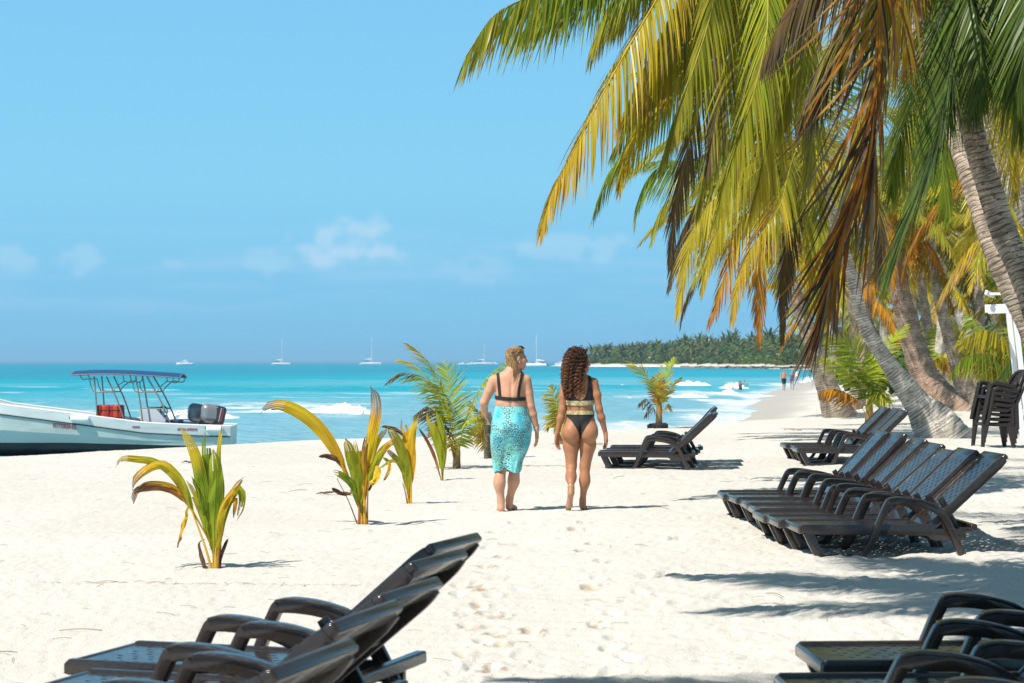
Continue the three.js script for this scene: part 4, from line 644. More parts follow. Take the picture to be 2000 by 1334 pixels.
function flat2(pts) { const s = new THREE.Shape(); pts.forEach(([x, y], i) => i ? s.lineTo(x, y) : s.moveTo(x, y)); return s; }
// a band of given width along a curve in the x-y plane, extruded along z
function band(pts, width, z0, thick, n = 40) {
  const cur = new THREE.SplineCurve(pts.map(([x, y]) => new THREE.Vector2(x, y))), L = [], Rr = [];
  for (let i = 0; i <= n; i++) { const t = i / n, p = cur.getPoint(t), d = cur.getTangent(t), w = (Array.isArray(width) ? interp(width, t) : width) / 2; L.push([p.x - d.y * w, p.y + d.x * w]); Rr.unshift([p.x + d.y * w, p.y - d.x * w]); }
  const g = new THREE.ExtrudeGeometry(flat2([...L, ...Rr]), { depth: thick - 0.008, bevelEnabled: true, bevelSize: 0.003, bevelThickness: 0.004, bevelSegments: 2, steps: 1 }); g.translate(0, 0, z0 - thick / 2 + 0.004); return toCreasedNormals(g, 0.6);
}
// a slab in the x-z plane with rows of slots, its length along x; top at y = 0
function slotted(len, wid, thick, cols, rows, mx, mz, hx, hz, bow = 0) {
  const s = new THREE.Shape(), r = 0.03; s.moveTo(r, -wid / 2); s.lineTo(len - r, -wid / 2); s.quadraticCurveTo(len, -wid / 2, len, -wid / 2 + r); s.lineTo(len, wid / 2 - r); s.quadraticCurveTo(len, wid / 2, len - r, wid / 2); s.lineTo(r, wid / 2); s.quadraticCurveTo(0, wid / 2, 0, wid / 2 - r); s.lineTo(0, -wid / 2 + r); s.quadraticCurveTo(0, -wid / 2, r, -wid / 2);
  for (let i = 0; i < rows; i++) for (let j = 0; j < cols; j++) { const x = mx + (len - 2 * mx) * (i + 0.5 + (j % 2 ? 0.22 : -0.22)) / rows, z = -wid / 2 + mz + (wid - 2 * mz) * (j + 0.5) / cols, h = new THREE.Path(); h.absellipse(x, z, hx, hz, 0, 2 * Math.PI, false, 0); s.holes.push(h); }
  const g = new THREE.ExtrudeGeometry(s, { depth: thick, bevelEnabled: false, curveSegments: 4 }); g.rotateX(Math.PI / 2);
  return toCreasedNormals(g, 0.5);
}
const LG = {};
{
  const SW = 0.60, AZ = 0.335;
  LG.seat = merge([slotted(1.22, SW, 0.022, 7, 12, 0.10, 0.06, 0.017, 0.011).translate(0.02, 0.245, 0)]);
  const rail = (z) => { const g = new THREE.ExtrudeGeometry(flat2([[0.0, 0.235], [0.02, 0.252], [1.20, 0.252], [1.20, 0.215], [1.47, 0.215], [1.47, 0.135], [1.20, 0.135], [1.12, 0.175], [0.12, 0.185], [0.0, 0.20]]), { depth: 0.034, bevelEnabled: true, bevelSize: 0.006, bevelThickness: 0.005, bevelSegments: 2 }); return toCreasedNormals(g, 0.6).translate(0, 0, z - 0.017); };
  LG.rails = [rail(-SW / 2), rail(SW / 2)];
  LG.foot_rail = toCreasedNormals(boxAt(0.05, 0.065, SW + 0.03, 0.012, 0.218, 0, 0.02), 0.6);
  LG.ribs = [0.25, 0.55, 0.85].map((x) => boxAt(0.03, 0.05, SW - 0.03, x, 0.2, 0));
  LG.leg = [-1, 1].map((s) => band([[0.075, 0.20], [0.13, 0.09], [0.185, 0.0], [0.20, -0.03]], [[0, 0.085], [1, 0.065]], s * (SW / 2 - 0.005), 0.05, 10));
  LG.runner = [-1, 1].map((s) => band([[0.17, -0.004], [0.36, 0.004], [0.54, 0.0]], 0.034, s * AZ, 0.045, 8));
  LG.arm = [-1, 1].map((s) => band([[0.50, -0.01], [0.56, 0.022], [0.615, 0.095], [0.675, 0.225], [0.735, 0.350], [0.772, 0.418], [0.783, 0.432], [0.80, 0.438], [0.88, 0.440], [1.0, 0.430], [1.14, 0.400], [1.25, 0.345], [1.335, 0.22], [1.41, 0.06], [1.445, -0.03]], [[0, 0.028], [0.12, 0.045], [0.3, 0.052], [0.8, 0.055], [1, 0.060]], s * AZ, 0.050, 90));
  LG.armpad = [-1, 1].map((s) => band([[0.782, 0.460], [0.81, 0.467], [0.88, 0.471], [1.0, 0.461], [1.13, 0.433], [1.20, 0.403]], 0.011, s * AZ, 0.074, 18));
  LG.cross = [boxAt(0.06, 0.055, SW + 0.16, 1.53, 0.235, 0, 0.012), boxAt(0.12, 0.03, 0.06, 1.48, 0.215, -SW / 2 + 0.02), boxAt(0.12, 0.03, 0.06, 1.48, 0.215, SW / 2 - 0.02), boxAt(0.05, 0.05, SW, 1.18, 0.16, 0)];
  // backrest in its own frame: hinge at the origin, x up the back
  const bl = 0.83;
  LG.back = slotted(bl, SW - 0.03, 0.02, 6, 9, 0.09, 0.08, 0.018, 0.0115).translate(-0.04, 0.0, 0);
  LG.backRail = [-1, 1].map((s) => band([[-0.05, -0.026], [0.2, -0.026], [0.5, -0.026], [0.70, -0.026], [0.785, -0.024]], [[0, 0.05], [0.15, 0.068], [0.8, 0.068], [1, 0.05]], s * (SW / 2 - 0.008), 0.030, 16));
  LG.backTop = toCreasedNormals(boxAt(0.085, 0.046, SW + 0.004, 0.780, -0.020, 0, 0.014), 0.6);
  LG.backRibs = [0.1, 0.3, 0.5].map((x) => boxAt(0.028, 0.04, SW - 0.05, x, -0.035, 0));
  LG.strut = [-1, 1].map((s) => { const g = band([[1.28, 0.46], [1.36, 0.33], [1.44, 0.20], [1.47, 0.15]], 0.045, s * 0.2, 0.03, 8); return g; });
}
for (const key of ['seat', 'rails', 'foot_rail', 'ribs', 'leg', 'runner', 'arm', 'armpad', 'cross', 'strut']) for (const g of [LG[key]].flat()) { g.scale(0.9, 1, 1); }
function lounger(label, group, x, z, turn, tilt = 0.76, y = 0) {
  const t = thing('sun_lounger', label, 'sun lounger', group);
  const ca = Math.cos(turn), sa = Math.sin(turn);
  const e = (lx) => groundY(x + ca * lx, -(z - sa * lx));
  t.position.set(x, y + Math.max(e(0.2), e(0.8), e(1.29)) * 0.6 + (e(0.2) + e(0.8) + e(1.29)) / 3 * 0.4 - 0.006, z); t.rotation.y = turn;
  const seat = part('seat', LG.seat, plastic, t); part('foot_rail', LG.foot_rail, plastic, seat);
  LG.rails.forEach((g) => part('side_rail', g, plastic, t)); LG.ribs.forEach((g) => part('seat_rib', g, plastic, seat));
  LG.leg.forEach((g) => part('leg', g, plastic, t)); LG.runner.forEach((g) => part('ground_runner', g, plastic, t));
  LG.arm.forEach((g, i) => { const a = part('armrest', g, plastic, t); part('arm_pad', LG.armpad[i], plastic, a); });
  part('rear_crossbar', LG.crossG ??= merge(LG.cross), plastic, t);
  LG.strut.forEach((g) => part('support_strut', g, plastic, t));
  const b = part('backrest', LG.back, plastic, t); b.position.set(1.046, 0.262, 0); b.rotation.z = tilt;
  LG.backRail.forEach((g) => part('back_rail', g, plastic, b)); part('head_rail', LG.backTop, plastic, b); LG.backRibs.forEach((g) => part('back_rib', g, plastic, b));
  return t;
}
const ORD = ['nearest', 'second', 'third', 'fourth', 'fifth', 'sixth', 'seventh', 'eighth'];
// a row of loungers side by side: where the nearest one's foot end and hinge stand, and the step from one to the next
function row(n, [x, d], turn, [sx, sd], labelOf, group, seed, tilts, y = 0) {
  const R = rngOf(seed);
  for (let i = 0; i < n; i++) lounger(labelOf(i), group, x + sx * i + (R() - 0.5) * 0.09, -(d + sd * i), turn + (R() - 0.5) * 0.075, tilts?.[i] ?? 0.74 + (R() - 0.5) * 0.06, y);
}
// right-hand row of seven
row(7, [2.24, 16.5], 0.03, [-0.03, 0.64], (i) => `${i === 6 ? 'farthest' : ORD[i]} brown lounger of the row of seven on the right`, 'row of seven loungers on the right', 5, [0.74, 0.76, 0.72, 0.75, 0.77, 0.81, 0.83], -0.02);
// the pair in the middle distance, right of the two women
row(3, [1.28, 30.2], -0.02, [0.12, 0.70], (i) => `${['nearest', 'middle', 'farthest'][i]} brown lounger of the three beside the walking women`, 'three loungers right of the walking women', 6, [0.76, 0.75, 0.83]);
// the three in front of the grey palm
row(3, [4.36, 31.2], 0.02, [-0.02, 0.72], (i) => `${['nearest', 'middle', 'farthest'][i]} brown lounger of the three by the grey palm foot`, 'three loungers by the grey palm', 7, [0.76, 0.78, 0.78]);
// foreground, lower left: five in a row, seen from the head end
row(5, [-2.10, 5.82], -0.28, [0.068, 0.83], (i) => `${i === 4 ? 'farthest' : ORD[i]} dark lounger of the five in the lower left foreground`, 'five loungers in the lower left foreground', 8, [0.71, 0.72, 0.70, 0.73, 0.715], -0.02);
// foreground, lower right: shaded
row(3, [0.82, 7.4], 0.02, [0.28, 0.98], (i) => `${['nearest', 'middle', 'farthest'][i]} dark lounger of the three in the lower right corner`, 'three loungers in the lower right corner', 9, null, -0.05);

// ---------------------------------------------------------------- stacked chairs
{
  const blk = std(0.022, 0.017, 0.016, 0.42, { specularIntensity: 0.8, name: 'dark_brown_chair_plastic' });
  const leg = (x0, x1, z0, z1, h, w) => { const g = new THREE.CylinderGeometry(w * 0.75, w * 0.5, h, 8, 3); const p = g.attributes.position; for (let i = 0; i < p.count; i++) { const t = 0.5 - p.getY(i) / h; p.setXYZ(i, p.getX(i) + lerp(x0, x1, t), p.getY(i) + h / 2, p.getZ(i) + lerp(z0, z1, t)); } g.computeVertexNormals(); return g; };
  const G = {};
  G.leg = [leg(-0.22, -0.27, -0.23, -0.26, 0.62, 0.068), leg(-0.22, -0.27, 0.23, 0.26, 0.62, 0.068), leg(0.2, 0.27, -0.2, -0.23, 0.42, 0.075), leg(0.2, 0.27, 0.2, 0.23, 0.42, 0.075)];
  { const g = new THREE.PlaneGeometry(0.46, 0.48, 10, 10).rotateX(-Math.PI / 2), p = g.attributes.position; for (let i = 0; i < p.count; i++) { const x = p.getX(i), z = p.getZ(i); p.setY(i, 0.415 - 0.03 * Math.cos(z * 5) - 0.06 * (x + 0.23)); } const u = g.clone().translate(0, -0.02, 0); G.seat = merge([g, u, boxAt(0.03, 0.06, 0.46, -0.23, 0.395, 0, 0.012), boxAt(0.44, 0.05, 0.025, 0, 0.385, -0.235), boxAt(0.44, 0.05, 0.025, 0, 0.385, 0.235)]); G.seat.computeVertexNormals(); }
  G.arm = [-1, 1].map((s) => tubeGeo([V(-0.235, 0.60, s * 0.245), V(-0.16, 0.635, s * 0.26), V(0.02, 0.63, s * 0.262), V(0.16, 0.625, s * 0.25), V(0.235, 0.70, s * 0.235)], 0.036, 8, 18));
  // curved back: slats between two uprights and a rounded top
  G.upright = [-1, 1].map((s) => tubeGeo([V(0.2, 0.39, s * 0.2), V(0.25, 0.56, s * 0.225), V(0.31, 0.75, s * 0.215), V(0.365, 0.88, s * 0.15)], 0.036, 8, 14));
  G.topRail = tubeGeo([V(0.355, 0.86, -0.17), V(0.385, 0.905, -0.08), V(0.39, 0.91, 0), V(0.385, 0.905, 0.08), V(0.355, 0.86, 0.17)], 0.036, 8, 16);
  G.slat = [-0.12, -0.06, 0, 0.06, 0.12].map((z) => { const g = new GB(), pts = [V(0.21, 0.39, z), V(0.265, 0.56, z * 1.15), V(0.325, 0.74, z * 1.05), V(0.385, 0.9, z * 0.9)]; g.tube(new THREE.CatmullRomCurve3(pts).getPoints(12), 0.024, 6, [1, 1, 1], { squash: 0.5 }); return g.geo(); });
  const o = onSand(1940, 874, 37); const words = ['bottom', 'second', 'third', 'fourth', 'fifth', 'topmost'];
  for (let k = 0; k < 6; k++) {
    const t = thing('stacking_chair', `${words[k]} dark plastic armchair of the stack by the white pergola`, 'chair', 'stack of dark plastic armchairs');
    const top = k === 5;
    t.position.set(o.x + (top ? -0.03 : k * 0.012), o.y + k * 0.092, o.z + 0.01 * k); t.rotation.y = 0.12 + (k - 2) * 0.015; t.rotation.z = -0.03 * k; t.scale.setScalar(1.08);
    G.leg.forEach((g) => part('leg', g, blk, t)); part('seat', G.seat, blk, t); G.arm.forEach((g) => part('armrest', g, blk, t));
    const b = part('backrest', G.topRail, blk, t); G.upright.forEach((g) => part('upright', g, blk, b)); G.slat.forEach((g) => part('slat', g, blk, b));
  }
}
// ---------------------------------------------------------------- white timber pergola at the right edge, tyre round a young palm
{
  const white = std(0.78, 0.78, 0.80, 0.6), t = thing('pergola', 'white painted timber pergola at the right edge behind the stacked chairs', 'pergola');
  const beamBar = (a, b, w, h) => { const d = b.clone().sub(a), L = d.length(), g = new RoundedBoxGeometry(w, L, h, 2, 0.006); g.applyQuaternion(new THREE.Quaternion().setFromUnitVectors(V(0, 1, 0), d.normalize())); const c = a.clone().add(b).multiplyScalar(0.5); return g.translate(c.x, c.y, c.z); };
  const f1 = onSand(1999, 850, 40), f2 = onSand(2012, 850, 39.4); f1.y -= 0.1; f2.y -= 0.1;
  part('post', beamBar(f1, P(1969, 607, 40), 0.09, 0.09), white, t); part('post', beamBar(f2, P(1981, 604, 39.4), 0.09, 0.09), white, t);
  part('beam', beamBar(P(1924, 603, 40), P(2140, 596, 40), 0.16, 0.06), white, t); part('beam', beamBar(P(1930, 606, 39.4), P(2150, 598, 39.4), 0.14, 0.06), white, t);
  const b4 = onSand(2150, 850, 40); part('post', beamBar(b4.add(V(0, -0.1, 0)), P(2130, 600, 40), 0.09, 0.09), white, t);
  for (let k = 0; k < 6; k++) part('slat', beamBar(P(1926 + k * 38, 571, 39.2), P(1940 + k * 38, 571, 41.2).setY(P(1926 + k * 38, 571, 39.2).y), 0.05, 0.09), white, t);
  part('rail', beamBar(P(1925, 574, 39.3), P(2150, 574, 39.3), 0.05, 0.05), white, t);
  for (let k = 0; k < 2; k++) part('slat_riser', beamBar(P(1985 + k * 150, 600, 39.4), P(1985 + k * 150, 572, 39.4), 0.05, 0.05), white, t);

  const y = onSand(1286, 834, 48.6), tire = thing('tyre', 'half-buried black tyre around the young palm at the water edge', 'tyre');
  const prof = []; for (let i = 0; i <= 18; i++) { const a = i / 18 * 2 * Math.PI; prof.push(new THREE.Vector2(0.185 + 0.075 * Math.cos(a) * (Math.cos(a) > 0 ? 0.75 : 1), 0.075 * Math.sin(a))); }
  const rub = std(0.02, 0.02, 0.022, 0.75), tg = new THREE.LatheGeometry(prof, 36); part('casing', tg, rub, tire);
  const lug = new RoundedBoxGeometry(0.02, 0.10, 0.016, 1, 0.004); for (let k = 0; k < 36; k++) { const m = part('tread_lug', lug, rub, tire), a = k / 36 * 6.283; m.position.set(0.241 * Math.cos(a), 0, 0.241 * Math.sin(a)); m.rotation.y = -a; m.rotation.x = k % 2 ? 0.4 : -0.4; }
  tire.position.copy(y).add(V(-0.02, 0.05, 0)); tire.rotation.z = 0.05;
}
// ---------------------------------------------------------------- the beached motor launch
const font = await new FontLoader().loadAsync('fonts/droid/droid_sans_bold.typeface.json');
{
  // own frame: x from bow (-) to stern (+), y up from the waterline, z towards the camera
  const D = 56.5, k = D / FPX, X = (px) => (px - 448) * k, Y = (py) => (883 - py) * k;      // pixels to metres in the boat's own plane
  const t = thing('motor_launch', 'white open motor launch with blue sun top and red lettering', 'boat');
  t.position.set((448 - 1000) * k, SEA + 0.02, -D - 0.9); t.rotation.y = 0.03;
  const SH = [[-9.4, 2.05, 0.02], [-8.6, 1.86, 0.36], [-7.6, 1.62, 0.66], [X(0), Y(793), 0.84], [X(150), Y(812), 0.93], [X(280), Y(829), 0.95], [X(380), Y(834), 0.93], [0, Y(836), 0.88]];      // x, sheer height, half beam
  const KE = [[-9.4, 0.62], [-8.6, 0.05], [-7.4, -0.25], [-6, -0.38], [0, -0.38]];
  const n = 64, m = 15, rings = [];
  const sect = (x) => { const sy = interp(SH.map((s) => [s[0], s[1]]), x), hb = interp(SH.map((s) => [s[0], s[2]]), x), ky = interp(KE, x), cy = ky + (sy - ky) * 0.34, pts = []; for (let j = 0; j < m; j++) { const v = j / (m - 1); const y = v < 0.3 ? lerp(ky, cy, v / 0.3) : lerp(cy, sy, (v - 0.3) / 0.7), w = v < 0.3 ? hb * 0.78 * Math.pow(v / 0.3, 0.8) : lerp(hb * 0.78, hb, Math.pow((v - 0.3) / 0.7, 0.8)); pts.push([y, w]); } return pts; };
  const shellOf = (y0, y1, grow, col) => {                             // the part of the hull's skin between two heights (functions of x)
    const g = new GB();
    for (const s of [-1, 1]) { const first = g.p.length / 3; for (let i = 0; i <= n; i++) { const x = lerp(-9.4, 0, i / n), S = sect(x), a = y0(x), b = y1(x); for (let j = 0; j <= 8; j++) { const y = lerp(a, b, j / 8), w = interp(S.map(([yy, ww]) => [yy, ww]), y); g.v(V(x, y, s * (w + grow)), col(x, y)); } } for (let i = 0; i < n; i++) for (let j = 0; j < 8; j++) { const a = first + i * 9 + j; s > 0 ? g.q(a, a + 9, a + 10, a + 1) : g.q(a, a + 1, a + 10, a + 9); } }
    return g.geo();
  };
  const sheer = (x) => interp(SH.map((s) => [s[0], s[1]]), x), keel = (x) => interp(KE, x), strake = (x) => sheer(x) - 0.265 - 0.02 * (x + 6) / 6, boot = (x) => 0.10 + 0.075 * clamp((-x) / 6.2) * 2.2;
  const grime = (x, y) => { const s = 0.93 + 0.07 * noise(x * 3, y * 9) - 0.10 * sstep(0.35, 0.7, noise(x * 1.3 + 5, y * 16)); return [s, s * 1.0, s * 0.99]; };
  const hullM = std(0.56, 0.64, 0.62, 0.38, { vertexColors: true }), whiteM = std(0.80, 0.82, 0.82, 0.32, { vertexColors: true, clearcoat: 0.3 }), blackM = std(0.018, 0.02, 0.022, 0.5, { vertexColors: true });
  part('hull', shellOf(boot, strake, 0, grime), hullM, t); part('bottom_paint', shellOf((x) => keel(x), boot, 0, () => [1, 1, 1]), blackM, t); part('topside', shellOf(strake, sheer, 0.012, grime), whiteM, t);
  const line = (s) => { const g = new GB(), q = []; for (let i = 0; i <= n; i++) { const x = lerp(-9.38, 0, i / n), y = strake(x), w = interp(sect(x), y); q.push(V(x, y, s * (w + 0.016))); } g.tube(q, 0.02, 6, [1, 1, 1]); return g.geo(); };
  part('rubbing_strake', line(1), std(0.03, 0.045, 0.045, 0.6), t); part('rubbing_strake', line(-1), std(0.03, 0.045, 0.045, 0.6), t);
  { const g = new GB(), S = sect(0); const c = g.v(V(0, 0.2, 0), [1, 1, 1]); const ring = []; for (const [y, w] of S) ring.push(g.v(V(0.0, y, w), [1, 1, 1])); for (const [y, w] of S.slice().reverse()) ring.push(g.v(V(0.0, y, -w), [1, 1, 1])); for (let i = 0; i < ring.length; i++) g.t(c, ring[(i + 1) % ring.length], ring[i]); part('transom', g.geo(true), std(0.66, 0.70, 0.70, 0.4), t); }
  // gunwale cap, inner side and deck
  for (const s of [-1, 1]) { const g = new GB(), q = []; for (let i = 0; i <= n; i++) { const x = lerp(-9.36, 0.02, i / n); q.push(V(x, sheer(x) + 0.012, s * (interp(SH.map((a) => [a[0], a[2]]), x) - 0.04))); } g.tube(q, 0.05, 8, [1, 1, 1], { squash: 0.5 }); part('gunwale', g.geo(), whiteM, t); }
  { const g = new GB(); for (let i = 0; i <= n; i++) { const x = lerp(-9.1, 0, i / n), w = interp(SH.map((a) => [a[0], a[2]]), x) - 0.08; for (const [y, z] of [[sheer(x), -w], [x < -6.9 ? sheer(x) - 0.06 : 0.22, -w * 0.95], [x < -6.9 ? sheer(x) - 0.06 : 0.22, w * 0.95], [sheer(x), w]]) g.v(V(x, y, z), [1, 1, 1]); } for (let i = 0; i < n; i++) for (let j = 0; j < 3; j++) { const a = i * 4 + j; g.q(a, a + 4, a + 5, a + 1); } part('deck', g.geo(), std(0.62, 0.66, 0.66, 0.6, { side: THREE.DoubleSide }), t); }
  // lettering on the near side, lying on the skin
  const words = (txt, px, py, h, len, tilt) => { const g = new TextGeometry(txt, { font, size: h, depth: 0.006, curveSegments: 3 }); g.computeBoundingBox(); const w = g.boundingBox.max.x; g.scale(len / w, 1, 1); g.rotateZ(tilt); const x0 = X(px), y0 = Y(py), p = g.attributes.position; g.translate(x0, y0, 0); for (let i = 0; i < p.count; i++) { const x = p.getX(i), y = p.getY(i), S = interp(sect(x), y) + (y > strake(x) ? 0.014 : 0.003); p.setZ(i, S + p.getZ(i)); } g.computeVertexNormals(); part('lettering', g, std(0.42, 0.02, 0.05, 0.5), t); };
  words('VITTORIA-III', 102, 837, 0.118, 0.66, -0.085); words('CAR26', 257.5, 838.5, 0.062, 0.21, -0.03); words('GR V24-2026DSG', 345, 843.5, 0.066, 0.55, -0.01);
  // fenders
  const fender = (px, py, len) => { const pr = []; for (let i = 0; i <= 14; i++) { const a = i / 14 * Math.PI; pr.push(new THREE.Vector2(0.105 * Math.pow(Math.sin(a), 0.35) + 0.001, -len / 2 * Math.cos(a))); } const g = new THREE.LatheGeometry(pr, 16).rotateZ(Math.PI / 2 - 0.07); const f = part('fender', g, std(0.80, 0.82, 0.80, 0.5), t); f.position.set(X(px), Y(py), interp(sect(X(px)), Y(py)) + 0.06); const e = part('fender_eye', new THREE.TorusGeometry(0.03, 0.01, 6, 12), blackM, f); e.position.set(-len / 2, 0.03, 0); };
  fender(157, 821, 0.52); fender(418, 841, 0.46);
  // sun top: curved blue canvas on a tube frame
  const tube = std(0.30, 0.27, 0.24, 0.45, { metalness: 0.5 });
  const pipe = (name, list, r = 0.022, parent = t) => part(name, tubeGeo(list, r, 8, 20), tube, parent);
  const HZ = 0.62;
  { const g = new GB(), nx = 20, nz = 10, topY = (u, v) => Y(lerp(737, 742, u)) + 0.13 * Math.sin(Math.PI * (0.06 + 0.88 * v)) + 0.06 * Math.sin(Math.PI * Math.pow(u, 0.8)) * 1.0; for (const dy of [0, -0.03]) for (let i = 0; i <= nx; i++) for (let j = 0; j <= nz; j++) { const u = i / nx, v = j / nz; g.v(V(X(lerp(137, 347, u)), topY(u, v) + dy, lerp(-HZ - 0.15, HZ + 0.15, v)), [1, 1, 1]); } const N = (nx + 1) * (nz + 1); for (let i = 0; i < nx; i++) for (let j = 0; j < nz; j++) { const a = i * (nz + 1) + j; g.q(a, a + 1, a + nz + 2, a + nz + 1); g.q(N + a, N + a + nz + 1, N + a + nz + 2, N + a + 1); }
    const can = part('canopy', g.geo(), std(0.006, 0.062, 0.19, 0.75, { side: THREE.DoubleSide }), t);
    for (const s of [-1, 1]) { const q = []; for (let i = 0; i <= 20; i++) q.push(V(X(lerp(136, 348, i / 20)), topY(i / 20, s < 0 ? 0 : 1) - 0.012, s * (HZ + 0.15))); part('canopy_edge', tubeGeo(q, 0.013, 7), tube, can); }
    for (const u of [0, 1]) { const q = []; for (let j = 0; j <= 10; j++) q.push(V(X(lerp(136, 348, u)), topY(u, j / 10) - 0.012, lerp(-HZ - 0.15, HZ + 0.15, j / 10))); part('canopy_edge', tubeGeo(q, 0.02, 7), tube, can); } }
  for (const s of [1, -1]) {
    const z = s * HZ, dx = s > 0 ? 0 : 0.0;
    for (const [a, b] of [[[187, 818], [180, 740]], [[245, 825], [204, 741]], [[277, 828], [261, 740]], [[337, 832], [283, 741]]]) pipe('frame_leg', [V(X(a[0]) + dx, Y(a[1]) - 0.25, z), V(X(lerp(a[0], b[0], 0.5)), Y(lerp(a[1], b[1], 0.5)), z), V(X(b[0]), Y(b[1]) + 0.03, z)]);
    for (const [a, b] of [[[182, 769], [216, 769]], [[266, 769], [301, 769]], [[272, 801], [318, 803]]]) pipe('frame_rung', [V(X(a[0]), Y(a[1]), z), V(X((a[0] + b[0]) / 2), Y(a[1]), z), V(X(b[0]), Y(b[1]), z)], 0.018);
    for (const q of [[[216, 769], [225, 757], [238, 747], [236, 736]], [[301, 769], [312, 756], [322, 747], [322, 740]], [[322, 748], [342, 750], [347, 742]], [[238, 748], [256, 750], [262, 742]], [[179, 769], [174, 757], [170, 744], [158, 744], [152, 736]], [[264, 769], [258, 764], [256, 750]]]) pipe('frame_brace', q.map(([x, y]) => V(X(x), Y(y), z)), 0.015);
  }
  // stacked life jackets, console, wheel, seats
  { const red = std(0.40, 0.022, 0.022, 0.8), or = std(0.52, 0.07, 0.025, 0.8), g0 = new RoundedBoxGeometry(0.15, 0.5, 0.42, 3, 0.05); for (let i = 0; i < 6; i++) { const j = thing('life_jacket', `${['leftmost', 'second', 'third', 'fourth', 'fifth', 'rightmost'][i]} red life jacket of the pile propped in the launch`, 'life jacket', 'life jackets piled in the launch'); const body = part('panel', g0, i % 3 === 1 ? or : red, j), w = V(X(188 + i * 8.4), Y(812), 0.38 - 0.02 * (i % 2)); t.updateMatrixWorld(true); j.position.copy(w.applyMatrix4(t.matrixWorld)); j.rotation.set(0, 0.05, (i - 2.5) * 0.035 - 0.03); const b1 = part('strap', new RoundedBoxGeometry(0.156, 0.03, 0.43, 2, 0.01), blackM, body); b1.position.y = 0.11; const b2 = part('strap', new RoundedBoxGeometry(0.156, 0.03, 0.43, 2, 0.01), blackM, body); b2.position.y = -0.09; } }
  { const s = new THREE.Shape(); s.moveTo(X(268), Y(836)); s.lineTo(X(268), Y(804)); s.lineTo(X(299), Y(804)); s.lineTo(X(316), Y(824)); s.lineTo(X(318), Y(838)); const g = new THREE.ExtrudeGeometry(s, { depth: 0.8, bevelEnabled: true, bevelSize: 0.015, bevelThickness: 0.015, bevelSegments: 2 }).translate(0, 0, -0.4); const c = part('console', g, std(0.55, 0.60, 0.66, 0.4), t); const wh = part('steering_wheel', new THREE.TorusGeometry(0.15, 0.014, 8, 24), blackM, c); wh.position.set(X(311), Y(807), 0.1); wh.rotation.y = 1.0; wh.rotation.x = -0.3; for (const a of [0, 2.1, 4.2]) { const sp = part('steering_wheel_spoke', new THREE.CylinderGeometry(0.008, 0.008, 0.15, 6).translate(0, 0.075, 0), blackM, c); sp.position.copy(wh.position); sp.rotation.set(-0.3, 1.0, a); } }
  part('seat_cushion', boxAt(0.34, 0.14, 0.9, X(333), Y(829), 0, 0.04), std(0.012, 0.03, 0.09, 0.6), t); part('seat_cushion', boxAt(0.2, 0.10, 0.5, X(262), Y(827), 0.2, 0.03), std(0.02, 0.03, 0.06, 0.6), t);
  for (const [x, z] of [[X(268), 0.0]]) part('bollard', tubeGeo([V(x, 0.2, z), V(x, 0.6, z)], 0.02), tube, t);
  // two outboard motors
  for (const [i, px, z] of [[0, 371, -0.36], [1, 402, 0.22]]) {
    const o = thing('outboard_motor', i ? 'grey outboard motor nearer the camera on the launch transom' : 'grey outboard motor on the far side of the launch transom', 'outboard motor', 'outboard motors'); t.updateMatrixWorld(true);
    o.position.copy(V(X(px), Y(832), z).applyMatrix4(t.matrixWorld)); o.rotation.y = 0.35; o.rotation.z = -0.22;
    const cowl = new RoundedBoxGeometry(0.64, 0.54, 0.42, 8, 0.185), p = cowl.attributes.position; for (let q = 0; q < p.count; q++) { const y = p.getY(q), x = p.getX(q), s = 1 - 0.22 * clamp((y + 0.25) / 0.5) * clamp(0.5 - x); p.setXYZ(q, x * (0.95 + 0.1 * y) - 0.12 * y, y + 0.28 + 0.06 * x, p.getZ(q) * s); } cowl.computeVertexNormals();
    const c = part('cowl', cowl, std(0.24, 0.245, 0.265, 0.3, { clearcoat: 0.6, metalness: 0.2 }), o);
    const lo = new RoundedBoxGeometry(0.34, 0.53, 0.415, 5, 0.10).translate(0.20, 0.28, 0); part('cowl_rear', lo, std(0.03, 0.03, 0.035, 0.35, { clearcoat: 0.5 }), c);
    part('red_stripe', boxAt(0.03, 0.42, 0.422, 0.255, 0.30, 0, 0.01), std(0.45, 0.02, 0.05, 0.4), c); part('silver_stripe', boxAt(0.025, 0.40, 0.421, 0.195, 0.29, 0, 0.01), std(0.6, 0.6, 0.62, 0.4), c);
    part('midsection', boxAt(0.26, 0.62, 0.18, 0.2, -0.28, 0, 0.06), std(0.04, 0.04, 0.045, 0.45), o);
    const leg = part('gearcase', merge([boxAt(0.22, 0.42, 0.07, 0.42, -0.62, 0, 0.03), new THREE.CapsuleGeometry(0.07, 0.34, 4, 10).rotateZ(Math.PI / 2).translate(0.46, -0.80, 0), boxAt(0.40, 0.025, 0.24, 0.46, -0.52, 0, 0.01)]), std(0.02, 0.02, 0.022, 0.5), o);
    for (let b = 0; b < 3; b++) { const bl = part('propeller_blade', new THREE.SphereGeometry(0.09, 10, 8).scale(0.18, 1.1, 0.75).translate(0, 0.13, 0), std(0.10, 0.07, 0.05, 0.5), leg); bl.position.set(0.70, -0.80, 0); bl.rotation.set(b * 2.094, 0.5, 0); }
  }
}
